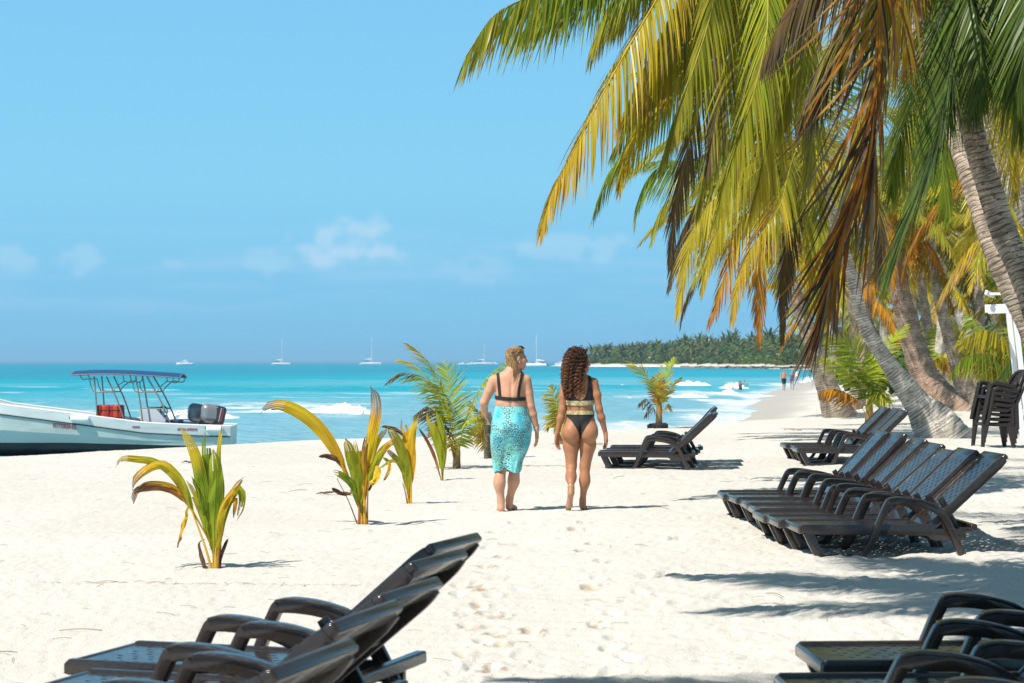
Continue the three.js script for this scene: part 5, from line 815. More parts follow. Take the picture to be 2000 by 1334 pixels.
// ---------------------------------------------------------------- boats far out
{
  const wh = std(0.82, 0.84, 0.86, 0.45), dk = std(0.05, 0.06, 0.08, 0.3), gr = std(0.55, 0.57, 0.6, 0.4), bl = std(0.05, 0.16, 0.3, 0.6);
  const hullG = (L, w, h) => { const g = new GB(), n = 24, m = 8; for (let i = 0; i <= n; i++) { const u = i / n, x = lerp(-L / 2, L / 2, u), b = w / 2 * Math.pow(Math.sin(Math.PI * clamp(0.5 + u * 0.5, 0, 0.995)), 0.6), sy = h * (0.9 + 0.25 * u); for (let j = 0; j <= m; j++) { const a = (j / m - 0.5) * 2; g.v(V(x + (1 - Math.abs(a)) * -0.3 * u, Math.abs(a) > 0.99 ? sy : lerp(-h * 0.5, sy, Math.pow(Math.abs(a), 1.5)), b * Math.sign(a) * Math.pow(Math.abs(a), 0.5)), [1, 1, 1]); } } for (let i = 0; i < n; i++) for (let j = 0; j < m; j++) { const a = i * (m + 1) + j; g.q(a, a + m + 1, a + m + 2, a + 1); } for (let i = 0; i < n; i++) { const a = i * (m + 1); g.q(a, a + m, a + 2 * m + 1, a + m + 1); } return g.geo(); };
  function catamaran(label, px, d, L, mast, flip = 1, boom = true) {
    const k = d / FPX, t = thing('catamaran', label, 'catamaran', 'sailing boats anchored off the beach'); t.position.set((px - 1000) * k, SEA + 0.02, -d); t.rotation.y = flip > 0 ? 0.25 : Math.PI - 0.25;
    for (const s of [-1, 1]) part('hull', hullG(L, L * 0.13, L * 0.10).translate(0, 0, s * L * 0.22), wh, t);
    part('bridge_deck', boxAt(L * 0.66, L * 0.035, L * 0.46, -L * 0.08, L * 0.085, 0, 0.1), wh, t);
    const c = part('cabin', boxAt(L * 0.32, L * 0.075, L * 0.34, -L * 0.1, L * 0.135, 0, 0.3), wh, t); part('window', boxAt(L * 0.27, L * 0.03, L * 0.345, -L * 0.1, L * 0.14, 0, 0.1), dk, c); part('awning', boxAt(L * 0.30, L * 0.012, L * 0.4, -L * 0.28, L * 0.20, 0, 0.05), bl, t);
    for (const s of [-1, 1]) for (const x of [-0.40, -0.18]) part('awning_post', tubeGeo([V(L * x, L * 0.08, s * L * 0.18), V(L * x, L * 0.2, s * L * 0.18)], L * 0.004, 6), gr, t);
    part('mast', tubeGeo([V(L * 0.06, L * 0.1, 0), V(L * 0.055, mast * 0.5, 0), V(L * 0.05, mast, 0)], mast * 0.0085, 8), wh, t);
    if (boom) { part('boom', tubeGeo([V(L * 0.05, L * 0.24, 0), V(-L * 0.32, L * 0.235, 0)], L * 0.012, 8), wh, t); part('furled_sail', tubeGeo([V(L * 0.02, L * 0.27, 0), V(-L * 0.14, L * 0.262, 0), V(-L * 0.30, L * 0.252, 0)], [L * 0.03, L * 0.026, L * 0.012], 8), wh, t); }
    part('forestay', tubeGeo([V(L * 0.45, L * 0.1, 0), V(L * 0.05, mast * 0.93, 0)], L * 0.006, 5), gr, t); for (const s of [-1, 1]) part('shroud', tubeGeo([V(-L * 0.02, L * 0.1, s * L * 0.22), V(L * 0.05, mast * 0.86, 0)], L * 0.0035, 5), gr, t); part('spreader', tubeGeo([V(L * 0.055, mast * 0.55, -L * 0.06), V(L * 0.055, mast * 0.55, L * 0.06)], L * 0.004, 5), gr, t);
    return t;
  }
  catamaran('white sailing catamaran with tall mast, second boat from the left on the horizon', 549, 2300, 20, 29, 1);
  catamaran('white sailing catamaran left of the bushy young palm, third boat on the horizon', 724, 2300, 23, 30, 1);
  catamaran('distant catamaran with dark mast left of the woman in the sarong', 944, 2500, 22, 25, 1);
  catamaran('nearest white catamaran with boom, between the heads of the two women', 1050, 1500, 15.5, 22.5, -1);
  function cruiser(label, px, d, L) {
    const k = d / FPX, t = thing('motor_yacht', label, 'yacht', 'motor boats anchored off the beach'); t.position.set((px - 1000) * k, SEA, -d); t.rotation.y = Math.PI + 0.1;
    part('hull', hullG(L, L * 0.3, L * 0.11), wh, t); part('cabin', boxAt(L * 0.45, L * 0.10, L * 0.22, 0, L * 0.16, 0, 0.3), wh, t); part('window', boxAt(L * 0.40, L * 0.035, L * 0.225, 0.02 * L, L * 0.17, 0, 0.1), dk, t); part('flybridge', boxAt(L * 0.22, L * 0.06, L * 0.18, -L * 0.04, L * 0.24, 0, 0.2), wh, t); part('bimini', boxAt(L * 0.24, L * 0.012, L * 0.2, -L * 0.05, L * 0.315, 0, 0.05), wh, t); for (const s of [-1, 1]) part('bimini_post', tubeGeo([V(-L * 0.05, L * 0.25, s * L * 0.08), V(-L * 0.05, L * 0.315, s * L * 0.08)], L * 0.006, 5), gr, t); part('swim_platform', boxAt(L * 0.16, L * 0.02, L * 0.24, -L * 0.55, L * 0.09, 0, 0.05), wh, t);
  }
  cruiser('white motor yacht with flybridge, leftmost boat on the horizon', 360, 2300, 18);
  cruiser('small white motor boat at the left of the far anchored cluster', 903, 2500, 10); cruiser('small white motor boat beside the dark-masted catamaran', 921, 2500, 11); cruiser('tiny white motor boat left of the far headland', 1094, 2500, 13); cruiser('small white motor boat right of the dark-masted catamaran', 966, 2500, 10);
}
// ---------------------------------------------------------------- people: one continuous skin per body, meshed from a distance field
function netMesh(f, lo, hi, cell, colorOf) {
  const n = [0, 1, 2].map((k) => Math.ceil((hi[k] - lo[k]) / cell) + 1), [nx, ny, nz] = n, val = new Float32Array(nx * ny * nz).fill(1), B = 8, diag = B * cell * 0.87 * 1.35 + cell * 2;
  for (let bz = 0; bz < nz; bz += B) for (let by = 0; by < ny; by += B) for (let bx = 0; bx < nx; bx += B) {
    const c = f(lo[0] + (bx + B / 2) * cell, lo[1] + (by + B / 2) * cell, lo[2] + (bz + B / 2) * cell), far = Math.abs(c) > diag;
    for (let z = bz; z < Math.min(nz, bz + B); z++) for (let y = by; y < Math.min(ny, by + B); y++) for (let x = bx; x < Math.min(nx, bx + B); x++) val[(z * ny + y) * nx + x] = far ? c : f(lo[0] + x * cell, lo[1] + y * cell, lo[2] + z * cell);
  }
  const id = new Int32Array(nx * ny * nz).fill(-1), pos = [], idx = [], at = (x, y, z) => (z * ny + y) * nx + x;
  for (let z = 0; z < nz - 1; z++) for (let y = 0; y < ny - 1; y++) for (let x = 0; x < nx - 1; x++) {
    let mask = 0; for (let c = 0; c < 8; c++) if (val[at(x + (c & 1), y + (c >> 1 & 1), z + (c >> 2))] < 0) mask |= 1 << c;
    if (mask === 0 || mask === 255) continue;
    let sx = 0, sy = 0, sz = 0, k = 0;
    for (let a = 0; a < 8; a++) for (const bit of [1, 2, 4]) { if (a & bit) continue; const b = a | bit; if ((mask >> a & 1) === (mask >> b & 1)) continue; const va = val[at(x + (a & 1), y + (a >> 1 & 1), z + (a >> 2))], vb = val[at(x + (b & 1), y + (b >> 1 & 1), z + (b >> 2))], t = va / (va - vb); sx += (a & 1) + (bit === 1 ? t : 0); sy += (a >> 1 & 1) + (bit === 2 ? t : 0); sz += (a >> 2) + (bit === 4 ? t : 0); k++; }
    id[at(x, y, z)] = pos.length / 3; pos.push(lo[0] + (x + sx / k) * cell, lo[1] + (y + sy / k) * cell, lo[2] + (z + sz / k) * cell);
  }
  const quad = (a, b, c, d, flip) => { if (a < 0 || b < 0 || c < 0 || d < 0) return; flip ? idx.push(a, c, b, a, d, c) : idx.push(a, b, c, a, c, d); };
  for (let z = 1; z < nz - 1; z++) for (let y = 1; y < ny - 1; y++) for (let x = 1; x < nx - 1; x++) {
    const v = val[at(x, y, z)] < 0;
    if (v !== val[at(x + 1, y, z)] < 0) quad(id[at(x, y - 1, z - 1)], id[at(x, y, z - 1)], id[at(x, y, z)], id[at(x, y - 1, z)], !v);
    if (v !== val[at(x, y + 1, z)] < 0) quad(id[at(x - 1, y, z - 1)], id[at(x - 1, y, z)], id[at(x, y, z)], id[at(x, y, z - 1)], !v);
    if (v !== val[at(x, y, z + 1)] < 0) quad(id[at(x - 1, y - 1, z)], id[at(x, y - 1, z)], id[at(x, y, z)], id[at(x - 1, y, z)], !v);
  }
  const nor = new Float32Array(pos.length), e = cell * 0.6, col = [];
  for (let i = 0; i < pos.length; i += 3) { const [x, y, z] = [pos[i], pos[i + 1], pos[i + 2]], gx = f(x + e, y, z) - f(x - e, y, z), gy = f(x, y + e, z) - f(x, y - e, z), gz = f(x, y, z + e) - f(x, y, z - e), l = Math.hypot(gx, gy, gz) || 1; nor[i] = gx / l; nor[i + 1] = gy / l; nor[i + 2] = gz / l; const c = colorOf ? colorOf(x, y, z) : [1, 1, 1]; col.push(c[0], c[1], c[2]); }
  const g = new THREE.BufferGeometry(); g.setAttribute('position', new THREE.Float32BufferAttribute(pos, 3)); g.setAttribute('normal', new THREE.BufferAttribute(nor, 3)); g.setAttribute('color', new THREE.Float32BufferAttribute(col, 3)); g.setIndex(idx); return g;
}
// keeps what lies where s < 0, cut cleanly along s = 0
function clipMesh(g, s) {
  const P0 = g.attributes.position, N0 = g.attributes.normal, ix = g.index.array, pos = [], nor = [], val = new Float32Array(P0.count);
  for (let i = 0; i < P0.count; i++) val[i] = s(P0.getX(i), P0.getY(i), P0.getZ(i));
  const put = (a, b, t) => { for (const [A, o] of [[P0, pos], [N0, nor]]) o.push(lerp(A.getX(a), A.getX(b), t), lerp(A.getY(a), A.getY(b), t), lerp(A.getZ(a), A.getZ(b), t)); };
  for (let i = 0; i < ix.length; i += 3) {
    const poly = []; for (let k = 0; k < 3; k++) { const a = ix[i + k], b = ix[i + (k + 1) % 3]; if (val[a] < 0) poly.push([a, a, 0]); if ((val[a] < 0) !== (val[b] < 0)) poly.push([a, b, val[a] / (val[a] - val[b])]); }
    for (let k = 1; k + 1 < poly.length; k++) { put(...poly[0]); put(...poly[k]); put(...poly[k + 1]); }
  }
  const o = new THREE.BufferGeometry(); o.setAttribute('position', new THREE.Float32BufferAttribute(pos, 3)); o.setAttribute('normal', new THREE.Float32BufferAttribute(nor, 3)); return o;
}
const smin = (a, b, k) => { const h = Math.max(k - Math.abs(a - b), 0) / k; return Math.min(a, b) - h * h * k * 0.25; };
const cap = (a, b, ra, rb = ra, k = 0.03) => ({ a, b, ra, rb, k, dx: b[0] - a[0], dy: b[1] - a[1], dz: b[2] - a[2], l2: (b[0] - a[0]) ** 2 + (b[1] - a[1]) ** 2 + (b[2] - a[2]) ** 2 || 1e-9 });
const ell = (c, r, k = 0.03) => ({ e: c, r, k });
function primD(p, x, y, z) {
  if (p.e) { const ax = (x - p.e[0]) / p.r[0], ay = (y - p.e[1]) / p.r[1], az = (z - p.e[2]) / p.r[2], k0 = Math.sqrt(ax * ax + ay * ay + az * az), k1 = Math.hypot(ax / p.r[0], ay / p.r[1], az / p.r[2]); return k1 < 1e-9 ? -Math.min(...p.r) : k0 * (k0 - 1) / k1; }
  const px = x - p.a[0], py = y - p.a[1], pz = z - p.a[2], t = clamp((px * p.dx + py * p.dy + pz * p.dz) / p.l2), qx = px - t * p.dx, qy = py - t * p.dy, qz = pz - t * p.dz; return Math.sqrt(qx * qx + qy * qy + qz * qz) - (p.ra + (p.rb - p.ra) * t);
}
const fieldOf = (prims) => (x, y, z) => { let d = 1e3; for (const p of prims) { const q = primD(p, x, y, z); d = d > 100 ? q : smin(d, q, p.k); } return d; };
const unite = (fields, k) => (x, y, z) => { let d = 1e3; for (const f of fields) { const q = f(x, y, z); d = d > 100 ? q : smin(d, q, k); } return d; };
// a hand: wrist point, direction of the fingers, the way the palm faces, which side the thumb is
function handPrims(w, dir, palm, thumbSide, len = 0.175, curl = 0.35) {
  const D = V(...dir).normalize(), N = V(...palm).addScaledVector(D, -V(...palm).dot(D)).normalize(), S = V().crossVectors(D, N).normalize().multiplyScalar(thumbSide), W = V(...w), out = [], arr = (v) => [v.x, v.y, v.z];
  const pl = len * 0.48, at = (f, s, n = 0) => W.clone().addScaledVector(D, f).addScaledVector(S, s).addScaledVector(N, n);
  for (const s of [-0.024, -0.008, 0.008, 0.024]) out.push(cap(arr(at(0.0, s * 0.7)), arr(at(pl, s)), 0.0125, 0.0115, 0.016));
  [[0.024, 0.92], [0.008, 1.0], [-0.008, 0.94], [-0.024, 0.76]].forEach(([s, f], i) => { const L = len * 0.52 * f; let p = at(pl, s), a = curl * 0.6; const seg = [0.45, 0.32, 0.23]; let q = p.clone(); seg.forEach((u, j) => { const d = D.clone().multiplyScalar(Math.cos(a)).addScaledVector(N, Math.sin(a)).addScaledVector(S, s * 1.2); const r = q.clone().addScaledVector(d, L * u); out.push(cap(arr(q), arr(r), 0.0088 - j * 0.0009, 0.0082 - j * 0.001, 0.004)); q = r; a += curl * (0.9 + 0.25 * i / 3); }); });
  const t0 = at(pl * 0.28, 0.024, 0.006), t1 = at(pl * 0.78, 0.044, 0.018), t2 = at(pl * 1.18, 0.047, 0.026); out.push(cap(arr(t0), arr(t1), 0.013, 0.0105, 0.012), cap(arr(t1), arr(t2), 0.0103, 0.008, 0.006));
  return out;
}
// a head: centre, yaw (0 looks away from the camera, towards -z; positive turns to +x), pitch
function headPrims(c, yaw, tilt = 0, s = 1) {
  const F = V(Math.sin(yaw), tilt, -Math.cos(yaw)).normalize(), Rr = V().crossVectors(F, V(0, 1, 0)).normalize(), U = V().crossVectors(Rr, F), C = V(...c), arr = (v) => [v.x, v.y, v.z];
  const at = (r, u, f) => C.clone().addScaledVector(Rr, r * s).addScaledVector(U, u * s).addScaledVector(F, f * s);
  const inv = (x, y, z) => { const dx = x - C.x, dy = y - C.y, dz = z - C.z; return [(dx * Rr.x + dy * Rr.y + dz * Rr.z) / s, (dx * U.x + dy * U.y + dz * U.z) / s, (dx * F.x + dy * F.y + dz * F.z) / s]; };
  const local = fieldOf([ell([0, 0.026, -0.016], [0.074, 0.088, 0.096], 0.02), ell([0, -0.032, 0.026], [0.060, 0.078, 0.068], 0.03), cap([0, -0.088, 0.066], [0, -0.084, 0.072], 0.021, 0.021, 0.03), cap([0.042, -0.066, 0.012], [0.012, -0.092, 0.066], 0.016, 0.016, 0.03), cap([-0.042, -0.066, 0.012], [-0.012, -0.092, 0.066], 0.016, 0.016, 0.03),
    cap([0, 0.010, 0.092], [0, -0.026, 0.113], 0.009, 0.0125, 0.014), cap([0.009, -0.030, 0.100], [-0.009, -0.030, 0.100], 0.010, 0.010, 0.008), cap([-0.017, -0.055, 0.089], [0.017, -0.055, 0.089], 0.0085, 0.0085, 0.012), cap([-0.013, -0.066, 0.089], [0.013, -0.066, 0.089], 0.0085, 0.0085, 0.010), cap([-0.034, 0.016, 0.080], [0.034, 0.016, 0.080], 0.011, 0.011, 0.02),
    ell([0.044, -0.022, 0.062], [0.022, 0.022, 0.022], 0.025), ell([-0.044, -0.022, 0.062], [0.022, 0.022, 0.022], 0.025), ell([0.075, -0.006, -0.008], [0.010, 0.031, 0.019], 0.006), ell([-0.075, -0.006, -0.008], [0.010, 0.031, 0.019], 0.006)]);
  const eye = (x, y, z) => { const [r, u, f] = inv(x, y, z); return Math.min(Math.hypot(r - 0.031, u - 0.001, f - 0.088), Math.hypot(r + 0.031, u - 0.001, f - 0.088)) - 0.012; };
  return { field: (x, y, z) => { const q = inv(x, y, z); const d = local(...q) * s, e = eye(x, y, z); return Math.max(d, -smin(e, e, 0.01) * 0.6 - 0.004); }, at, inv, F, U, R: Rr };
}
const skin = (r, g, b) => std(r, g, b, 0.48, { vertexColors: true, sheen: 0.25, sheenColor: new THREE.Color(0.9, 0.5, 0.4), sheenRoughness: 0.5, specularIntensity: 0.55 });
const blotch = (x, y, z, a = 0.06) => { const s = 1 + a * noise(x * 23 + z * 9, y * 19) + a * 0.6 * noise(x * 70, y * 60 + z * 30); return [s, s * (1 - 0.02 * noise(y * 11, x * 13)), s]; };
const clothBlack = std(0.012, 0.012, 0.014, 0.75, { sheen: 0.3, sheenColor: new THREE.Color(0.4, 0.4, 0.45) });
const D0 = 21, M = 635;                                // the women's depth; enlarged-view pixels per metre
function placeWoman(t, px) { const o = onSand(px, 1003, D0); t.position.set((px - 1000) / FPX * D0, EYE - (1004.5 - 708) / FPX * D0, -D0); t.position.y = Math.max(t.position.y, o.y - 0.004); }
// ---- woman in the sarong
{
  const t = thing('person', 'woman with blonde hair in black bikini top and turquoise sarong, walking away', 'person'); placeWoman(t, 997.5);
  const h = headPrims([0.062, 1.575, -0.01], 1.22, -0.06, 1.0);
  const torso = fieldOf([ell([0.0, 0.94, 0.0], [0.165, 0.16, 0.115], 0.05), ell([-0.075, 0.86, 0.055], [0.10, 0.105, 0.09], 0.05), ell([0.08, 0.86, 0.055], [0.10, 0.105, 0.09], 0.05), cap([0, 1.0, 0], [0, 1.18, 0], 0.118, 0.118, 0.08), ell([0, 1.10, -0.005], [0.148, 0.14, 0.105], 0.06), ell([-0.005, 1.24, 0.0], [0.150, 0.17, 0.105], 0.06), cap([-0.145, 1.345, 0.005], [0.13, 1.345, 0.005], 0.058, 0.058, 0.07), ell([-0.07, 1.22, -0.1], [0.075, 0.07, 0.06], 0.05), ell([0.07, 1.22, -0.1], [0.075, 0.07, 0.06], 0.05), cap([-0.07, 1.385, 0.012], [0.01, 1.44, 0.0], 0.045, 0.048, 0.06), cap([0.08, 1.385, 0.012], [0.015, 1.44, 0.0], 0.045, 0.048, 0.06), cap([0.01, 1.38, 0.0], [0.045, 1.51, -0.005], 0.058, 0.054, 0.05)]);
  const back = (x, y, z) => torso(x, y, z) + (z > 0 ? 0.009 * Math.exp(-(((x - 0.005) / 0.018) ** 2)) * sstep(0.98, 1.06, y) * sstep(1.38, 1.28, y) - 0.005 * Math.exp(-(((Math.abs(x) - 0.075) / 0.035) ** 2) - (((y - 1.30) / 0.06) ** 2)) : 0) + (y < 1.16 && y > 1.06 ? 0.004 * Math.sin((y - 1.06) * 62 + Math.abs(x) * 14) * sstep(0.06, 0.12, Math.abs(x)) : 0);
  const armR = fieldOf([cap([0.158, 1.352, 0.005], [0.182, 1.22, 0.0], 0.052, 0.049, 0.014), cap([0.182, 1.22, 0.0], [0.205, 1.085, 0.005], 0.049, 0.041, 0.014), cap([0.205, 1.085, 0.005], [0.228, 1.0, -0.01], 0.041, 0.042, 0.014), cap([0.228, 1.0, -0.01], [0.268, 0.84, -0.035], 0.041, 0.026, 0.014)]);
  const armL = fieldOf([cap([-0.172, 1.352, 0.005], [-0.225, 1.23, 0.005], 0.053, 0.049, 0.014), cap([-0.225, 1.23, 0.005], [-0.272, 1.12, 0.01], 0.049, 0.042, 0.014), cap([-0.272, 1.12, 0.01], [-0.275, 1.05, -0.05], 0.043, 0.038, 0.014), cap([-0.275, 1.05, -0.05], [-0.250, 0.985, -0.13], 0.038, 0.027, 0.014)]);
  const legL = fieldOf([cap([-0.085, 0.88, 0], [-0.098, 0.46, -0.02], 0.085, 0.050, 0.03), cap([-0.10, 0.46, -0.02], [-0.115, 0.30, 0.03], 0.055, 0.058, 0.03), ell([-0.116, 0.315, 0.04], [0.056, 0.105, 0.052], 0.02), cap([-0.115, 0.30, 0.03], [-0.100, 0.11, 0.02], 0.052, 0.034, 0.03), cap([-0.10, 0.115, 0.02], [-0.098, 0.035, 0.045], 0.034, 0.033, 0.03), cap([-0.10, 0.05, 0.02], [-0.108, 0.026, -0.13], 0.034, 0.026, 0.03), cap([-0.092, 0.022, -0.10], [-0.088, 0.018, -0.175], 0.024, 0.015, 0.02), cap([-0.125, 0.02, -0.10], [-0.128, 0.016, -0.155], 0.022, 0.013, 0.02)]);
  const legR = fieldOf([cap([0.08, 0.88, -0.01], [0.045, 0.47, -0.10], 0.085, 0.050, 0.03), cap([0.045, 0.47, -0.10], [0.030, 0.31, -0.10], 0.055, 0.057, 0.03), ell([0.030, 0.325, -0.085], [0.056, 0.105, 0.052], 0.02), cap([0.03, 0.31, -0.10], [-0.014, 0.115, -0.12], 0.052, 0.034, 0.03), cap([-0.014, 0.12, -0.12], [-0.018, 0.04, -0.105], 0.034, 0.032, 0.03), cap([-0.012, 0.055, -0.13], [0.035, 0.026, -0.25], 0.034, 0.026, 0.03), cap([0.030, 0.022, -0.22], [0.055, 0.018, -0.30], 0.026, 0.016, 0.02)]);
  const body = unite([back, armR, armL, legL, legR, h.field], 0.014);
  const hr = handPrims([0.268, 0.838, -0.037], [0.02, -1, -0.06], [-1, 0, -0.35], 1, 0.178, 0.22), hl = handPrims([-0.250, 0.985, -0.13], [0.35, -0.75, -0.45], [0.8, 0.2, 0.3], 1, 0.17, 0.55);
  const lips = (x, y, z) => { const q = h.inv(x, y, z); const c = blotch(x, y, z); if (Math.hypot(q[0] / 0.022, (q[1] + 0.06) / 0.011) < 1 && q[2] > 0.08) return [c[0] * 0.85, c[1] * 0.5, c[2] * 0.55]; if (Math.hypot((Math.abs(q[0]) - 0.031) / 0.014, (q[1] - 0.0) / 0.007) < 1 && q[2] > 0.06) return [0.15, 0.12, 0.12]; const brow = Math.hypot((Math.abs(q[0]) - 0.033) / 0.018, (q[1] - 0.026) / 0.005) < 1 && q[2] > 0.06; if (brow) return [0.35, 0.3, 0.3]; const blush = Math.exp(-((Math.hypot(Math.abs(q[0]) - 0.05, q[1] + 0.025, q[2] - 0.055) / 0.03) ** 2)) + 0.9 * Math.exp(-((Math.hypot(x, y - 1.4, z - 0.06) / 0.10) ** 2)) * 0.35; return [c[0], c[1] * (1 - 0.16 * blush), c[2] * (1 - 0.16 * blush)]; };
  const sk = skin(0.58, 0.315, 0.205);
  const bodyG = netMesh(body, [-0.36, -0.02, -0.36], [0.36, 1.74, 0.24], 0.0075, lips);
  const handR = netMesh(fieldOf([cap([0.262, 0.87, -0.033], [0.268, 0.838, -0.037], 0.0265, 0.024, 0.02), ...hr]), [0.19, 0.63, -0.14], [0.33, 0.875, 0.05], 0.0035, blotch), handL = netMesh(fieldOf([cap([-0.256, 0.995, -0.115], [-0.25, 0.985, -0.13], 0.027, 0.024, 0.02), ...hl]), [-0.33, 0.80, -0.3], [-0.13, 1.03, -0.05], 0.0035, blotch);
  part('body', mergeGeometries([bodyG, handR, handL]), sk, t);
  // bikini top
  const shell = netMesh((x, y, z) => back(x, y, z) - 0.007, [-0.30, 1.05, -0.22], [0.30, 1.52, 0.2], 0.007);
  const xl = (y) => lerp(-0.112, -0.136, clamp((y - 1.19) / 0.26)), xr = (y) => lerp(0.080, 0.122, clamp((y - 1.19) / 0.24) ** 1.4);
  const topR = (x, y, z) => { const mid = 1.170 - 0.045 * (x + 0.02) - 0.012 * Math.cos(x * 9), bandD = Math.abs(y - mid) - 0.0185, sl = Math.max(Math.abs(x - xl(y)) - 0.0145, 1.16 - y), sr = Math.max(Math.abs(x - xr(y)) - 0.0145, 1.16 - y); let d = Math.min(bandD, sl, sr); if (z < -0.03) d = Math.min(d, Math.max(Math.abs(y - 1.22) - 0.075, Math.abs(Math.abs(x) - 0.08) - 0.075)); return d; };
  part('bikini_top', clipMesh(shell, topR), clothBlack, t);
  // sarong: a wrapped cloth with folds
  const rings = [[1.083, 0.0, 0.157, 0.128, 0.0], [1.06, 0.0, 0.163, 0.134, 0.0], [1.0, 0.002, 0.178, 0.140, 0.012], [0.93, 0.006, 0.204, 0.162, 0.022], [0.86, 0.006, 0.209, 0.170, 0.028], [0.79, 0.002, 0.211, 0.165, 0.018], [0.71, -0.004, 0.203, 0.150, 0.0], [0.62, -0.016, 0.180, 0.140, -0.02], [0.53, -0.030, 0.156, 0.132, -0.032], [0.46, -0.034, 0.146, 0.128, -0.03], [0.40, -0.036, 0.140, 0.126, -0.03]].reverse();
  const tabs = [1, 2, 3, 4].map((k) => rings.map((r) => [r[0], r[k]])), nU = 128, nV = 76, g = new GB(true);
  for (let j = 0; j <= nV; j++) for (let i = 0; i <= nU; i++) {
    const a = i / nU * 2 * Math.PI, v = j / nV, sn = Math.sin(a), cs = Math.cos(a);          // a = 0 at +x, pi/2 at the camera side
    const hem = 0.415 + 0.012 * Math.cos(3 * a + 0.6) + 0.04 * Math.exp(-(((a - 1.72) / 0.14) ** 2)) - 0.004 * Math.sin(a * 7), y = lerp(1.083, hem, v), low = sstep(0.95, 0.45, y);
    const hw = interp(tabs[1], y), hd = interp(tabs[2], y);
    let r = 1 + low * (0.030 * Math.sin(a * 5 + y * 5) + 0.022 * Math.sin(a * 11 + 1.3 - y * 9) + 0.015 * Math.sin(a * 19 + y * 14)) + 0.004 * sstep(1.0, 1.07, y) * Math.sin(a * 33 + 2 * Math.sin(a * 5)) + 0.010 * Math.sin(a * 3 + 9 * y);
    r -= 0.16 * low * Math.exp(-(((a - 1.72) / 0.22) ** 2)) ;                               // falls in between the legs
    r += 0.035 * Math.exp(-(((a - 1.15) / 0.33) ** 2 + ((y - 0.86) / 0.07) ** 2)) + 0.035 * Math.exp(-(((a - 2.0) / 0.33) ** 2 + ((y - 0.86) / 0.07) ** 2)) + 0.02 * Math.sin((a * 2.2 - y * 9)) * Math.exp(-(((y - 0.66) / 0.12) ** 2));
    g.v(V(interp(tabs[0], y) + hw * r * Math.sign(cs) * Math.pow(Math.abs(cs), lerp(0.92, 0.72, low)), y, interp(tabs[3], y) + hd * r * Math.sign(sn) * Math.pow(Math.abs(sn), lerp(1, 0.72, low))), [1, 1, 1], [i / nU * 2, (1.1 - y) * 1.55]);
  }
  for (let j = 0; j < nV; j++) for (let i = 0; i < nU; i++) { const a = j * (nU + 1) + i; g.q(a, a + nU + 1, a + nU + 2, a + 1); }
  const n5 = tnoise(5), n9 = tnoise(9), n40 = tnoise(40);
  const print = tex(1024, 1024, (X, Y) => {                            // printed reptile dots: dark in drifts, pale elsewhere
    const u = X / 1024, v = Y / 1024, N = 42; let best = 9, bid = 0; const gx = u * N, gy = v * N, ix = Math.floor(gx), iy = Math.floor(gy);
    for (let a = -1; a <= 1; a++) for (let b = -1; b <= 1; b++) { const cx = ix + a, cy = iy + b, wx = ((cx % N) + N) % N, wy = ((cy % N) + N) % N, dx = gx - cx - 0.15 - 0.7 * hash2(wx, wy), dy = gy - cy - 0.15 - 0.7 * hash2(wx + 500, wy), d = Math.hypot(dx * 1.0, dy * 1.25); if (d < best) { best = d; bid = hash2(wx, wy + 900); } }
    const drift = 0.62 * n5(u * 5 + 0.2, v * 5) + 0.38 * n9(u * 9, v * 9), blue = sstep(0.5, 0.72, n5(u * 5 + 2.3, v * 5 + 1.1)), green = sstep(0.52, 0.75, n5(u * 5 + 3.7, v * 5 + 3.2)) * sstep(0.35, 0.8, v);
    let c = mixc([0.46, 0.84, 0.86], [0.12, 0.62, 0.76], blue * 0.8); c = mixc(c, [0.30, 0.66, 0.52], green * 0.85); const lt = 0.9 + 0.2 * n40(u * 40, v * 40); c = c.map((x) => x * lt);
    const dot = sstep(0.46, 0.34, best), dark = sstep(0.46, 0.62, drift + (bid - 0.5) * 0.2), mid = sstep(0.36, 0.50, drift);
    c = mixc(c, [0.72, 0.93, 0.93], 0.5 * sstep(0.36, 0.5, best) * (0.4 + 0.6 * mid)); c = mixc(c, mixc([0.10, 0.50, 0.56], [0.14, 0.17, 0.20], dark), dot * (0.30 * mid + 0.48 * dark)); return c;
  }, true);
  part('sarong', g.geo(), std(1, 1, 1, 0.8, { map: print, side: THREE.DoubleSide, transmission: 0.12, thickness: 0 }), t);
  // hair: swept back, loose to the nape
  const R = rngOf(91), hg = new GB(), cols = [[0.32, 0.19, 0.08], [0.46, 0.31, 0.15], [0.17, 0.095, 0.04], [0.26, 0.155, 0.065]];
  for (let i = 0; i < 620; i++) {
    const side = (R() - 0.5) * 2, f0 = lerp(0.055, -0.105, Math.pow(R(), 0.8)), u0 = 0.026 + 0.094 * Math.sqrt(Math.max(0.02, 1 - (f0 / 0.105) ** 2)) * Math.sqrt(1 - 0.75 * side * side);
    const q = [h.at(side * 0.072, u0 * 0.98, f0), h.at(side * 0.083, u0 * 0.80, Math.max(f0 - 0.045, -0.112 + 0.02 * Math.abs(side)))]; const endU = -0.15 - 0.075 * R() - 0.05 * (R() < 0.3), drift = (R() - 0.5) * 0.05;
    q.push(h.at(side * 0.080 + drift * 0.3, 0.0 + 0.01 * R(), -0.108 + 0.05 * Math.abs(side) - 0.012 * R())); q.push(h.at(side * 0.076 + drift * 0.8, -0.075, -0.096 + 0.045 * Math.abs(side) + 0.02 * R())); q.push(h.at(side * 0.066 + drift * 1.4, endU, -0.078 + 0.03 * R() + 0.02 * Math.abs(side)));
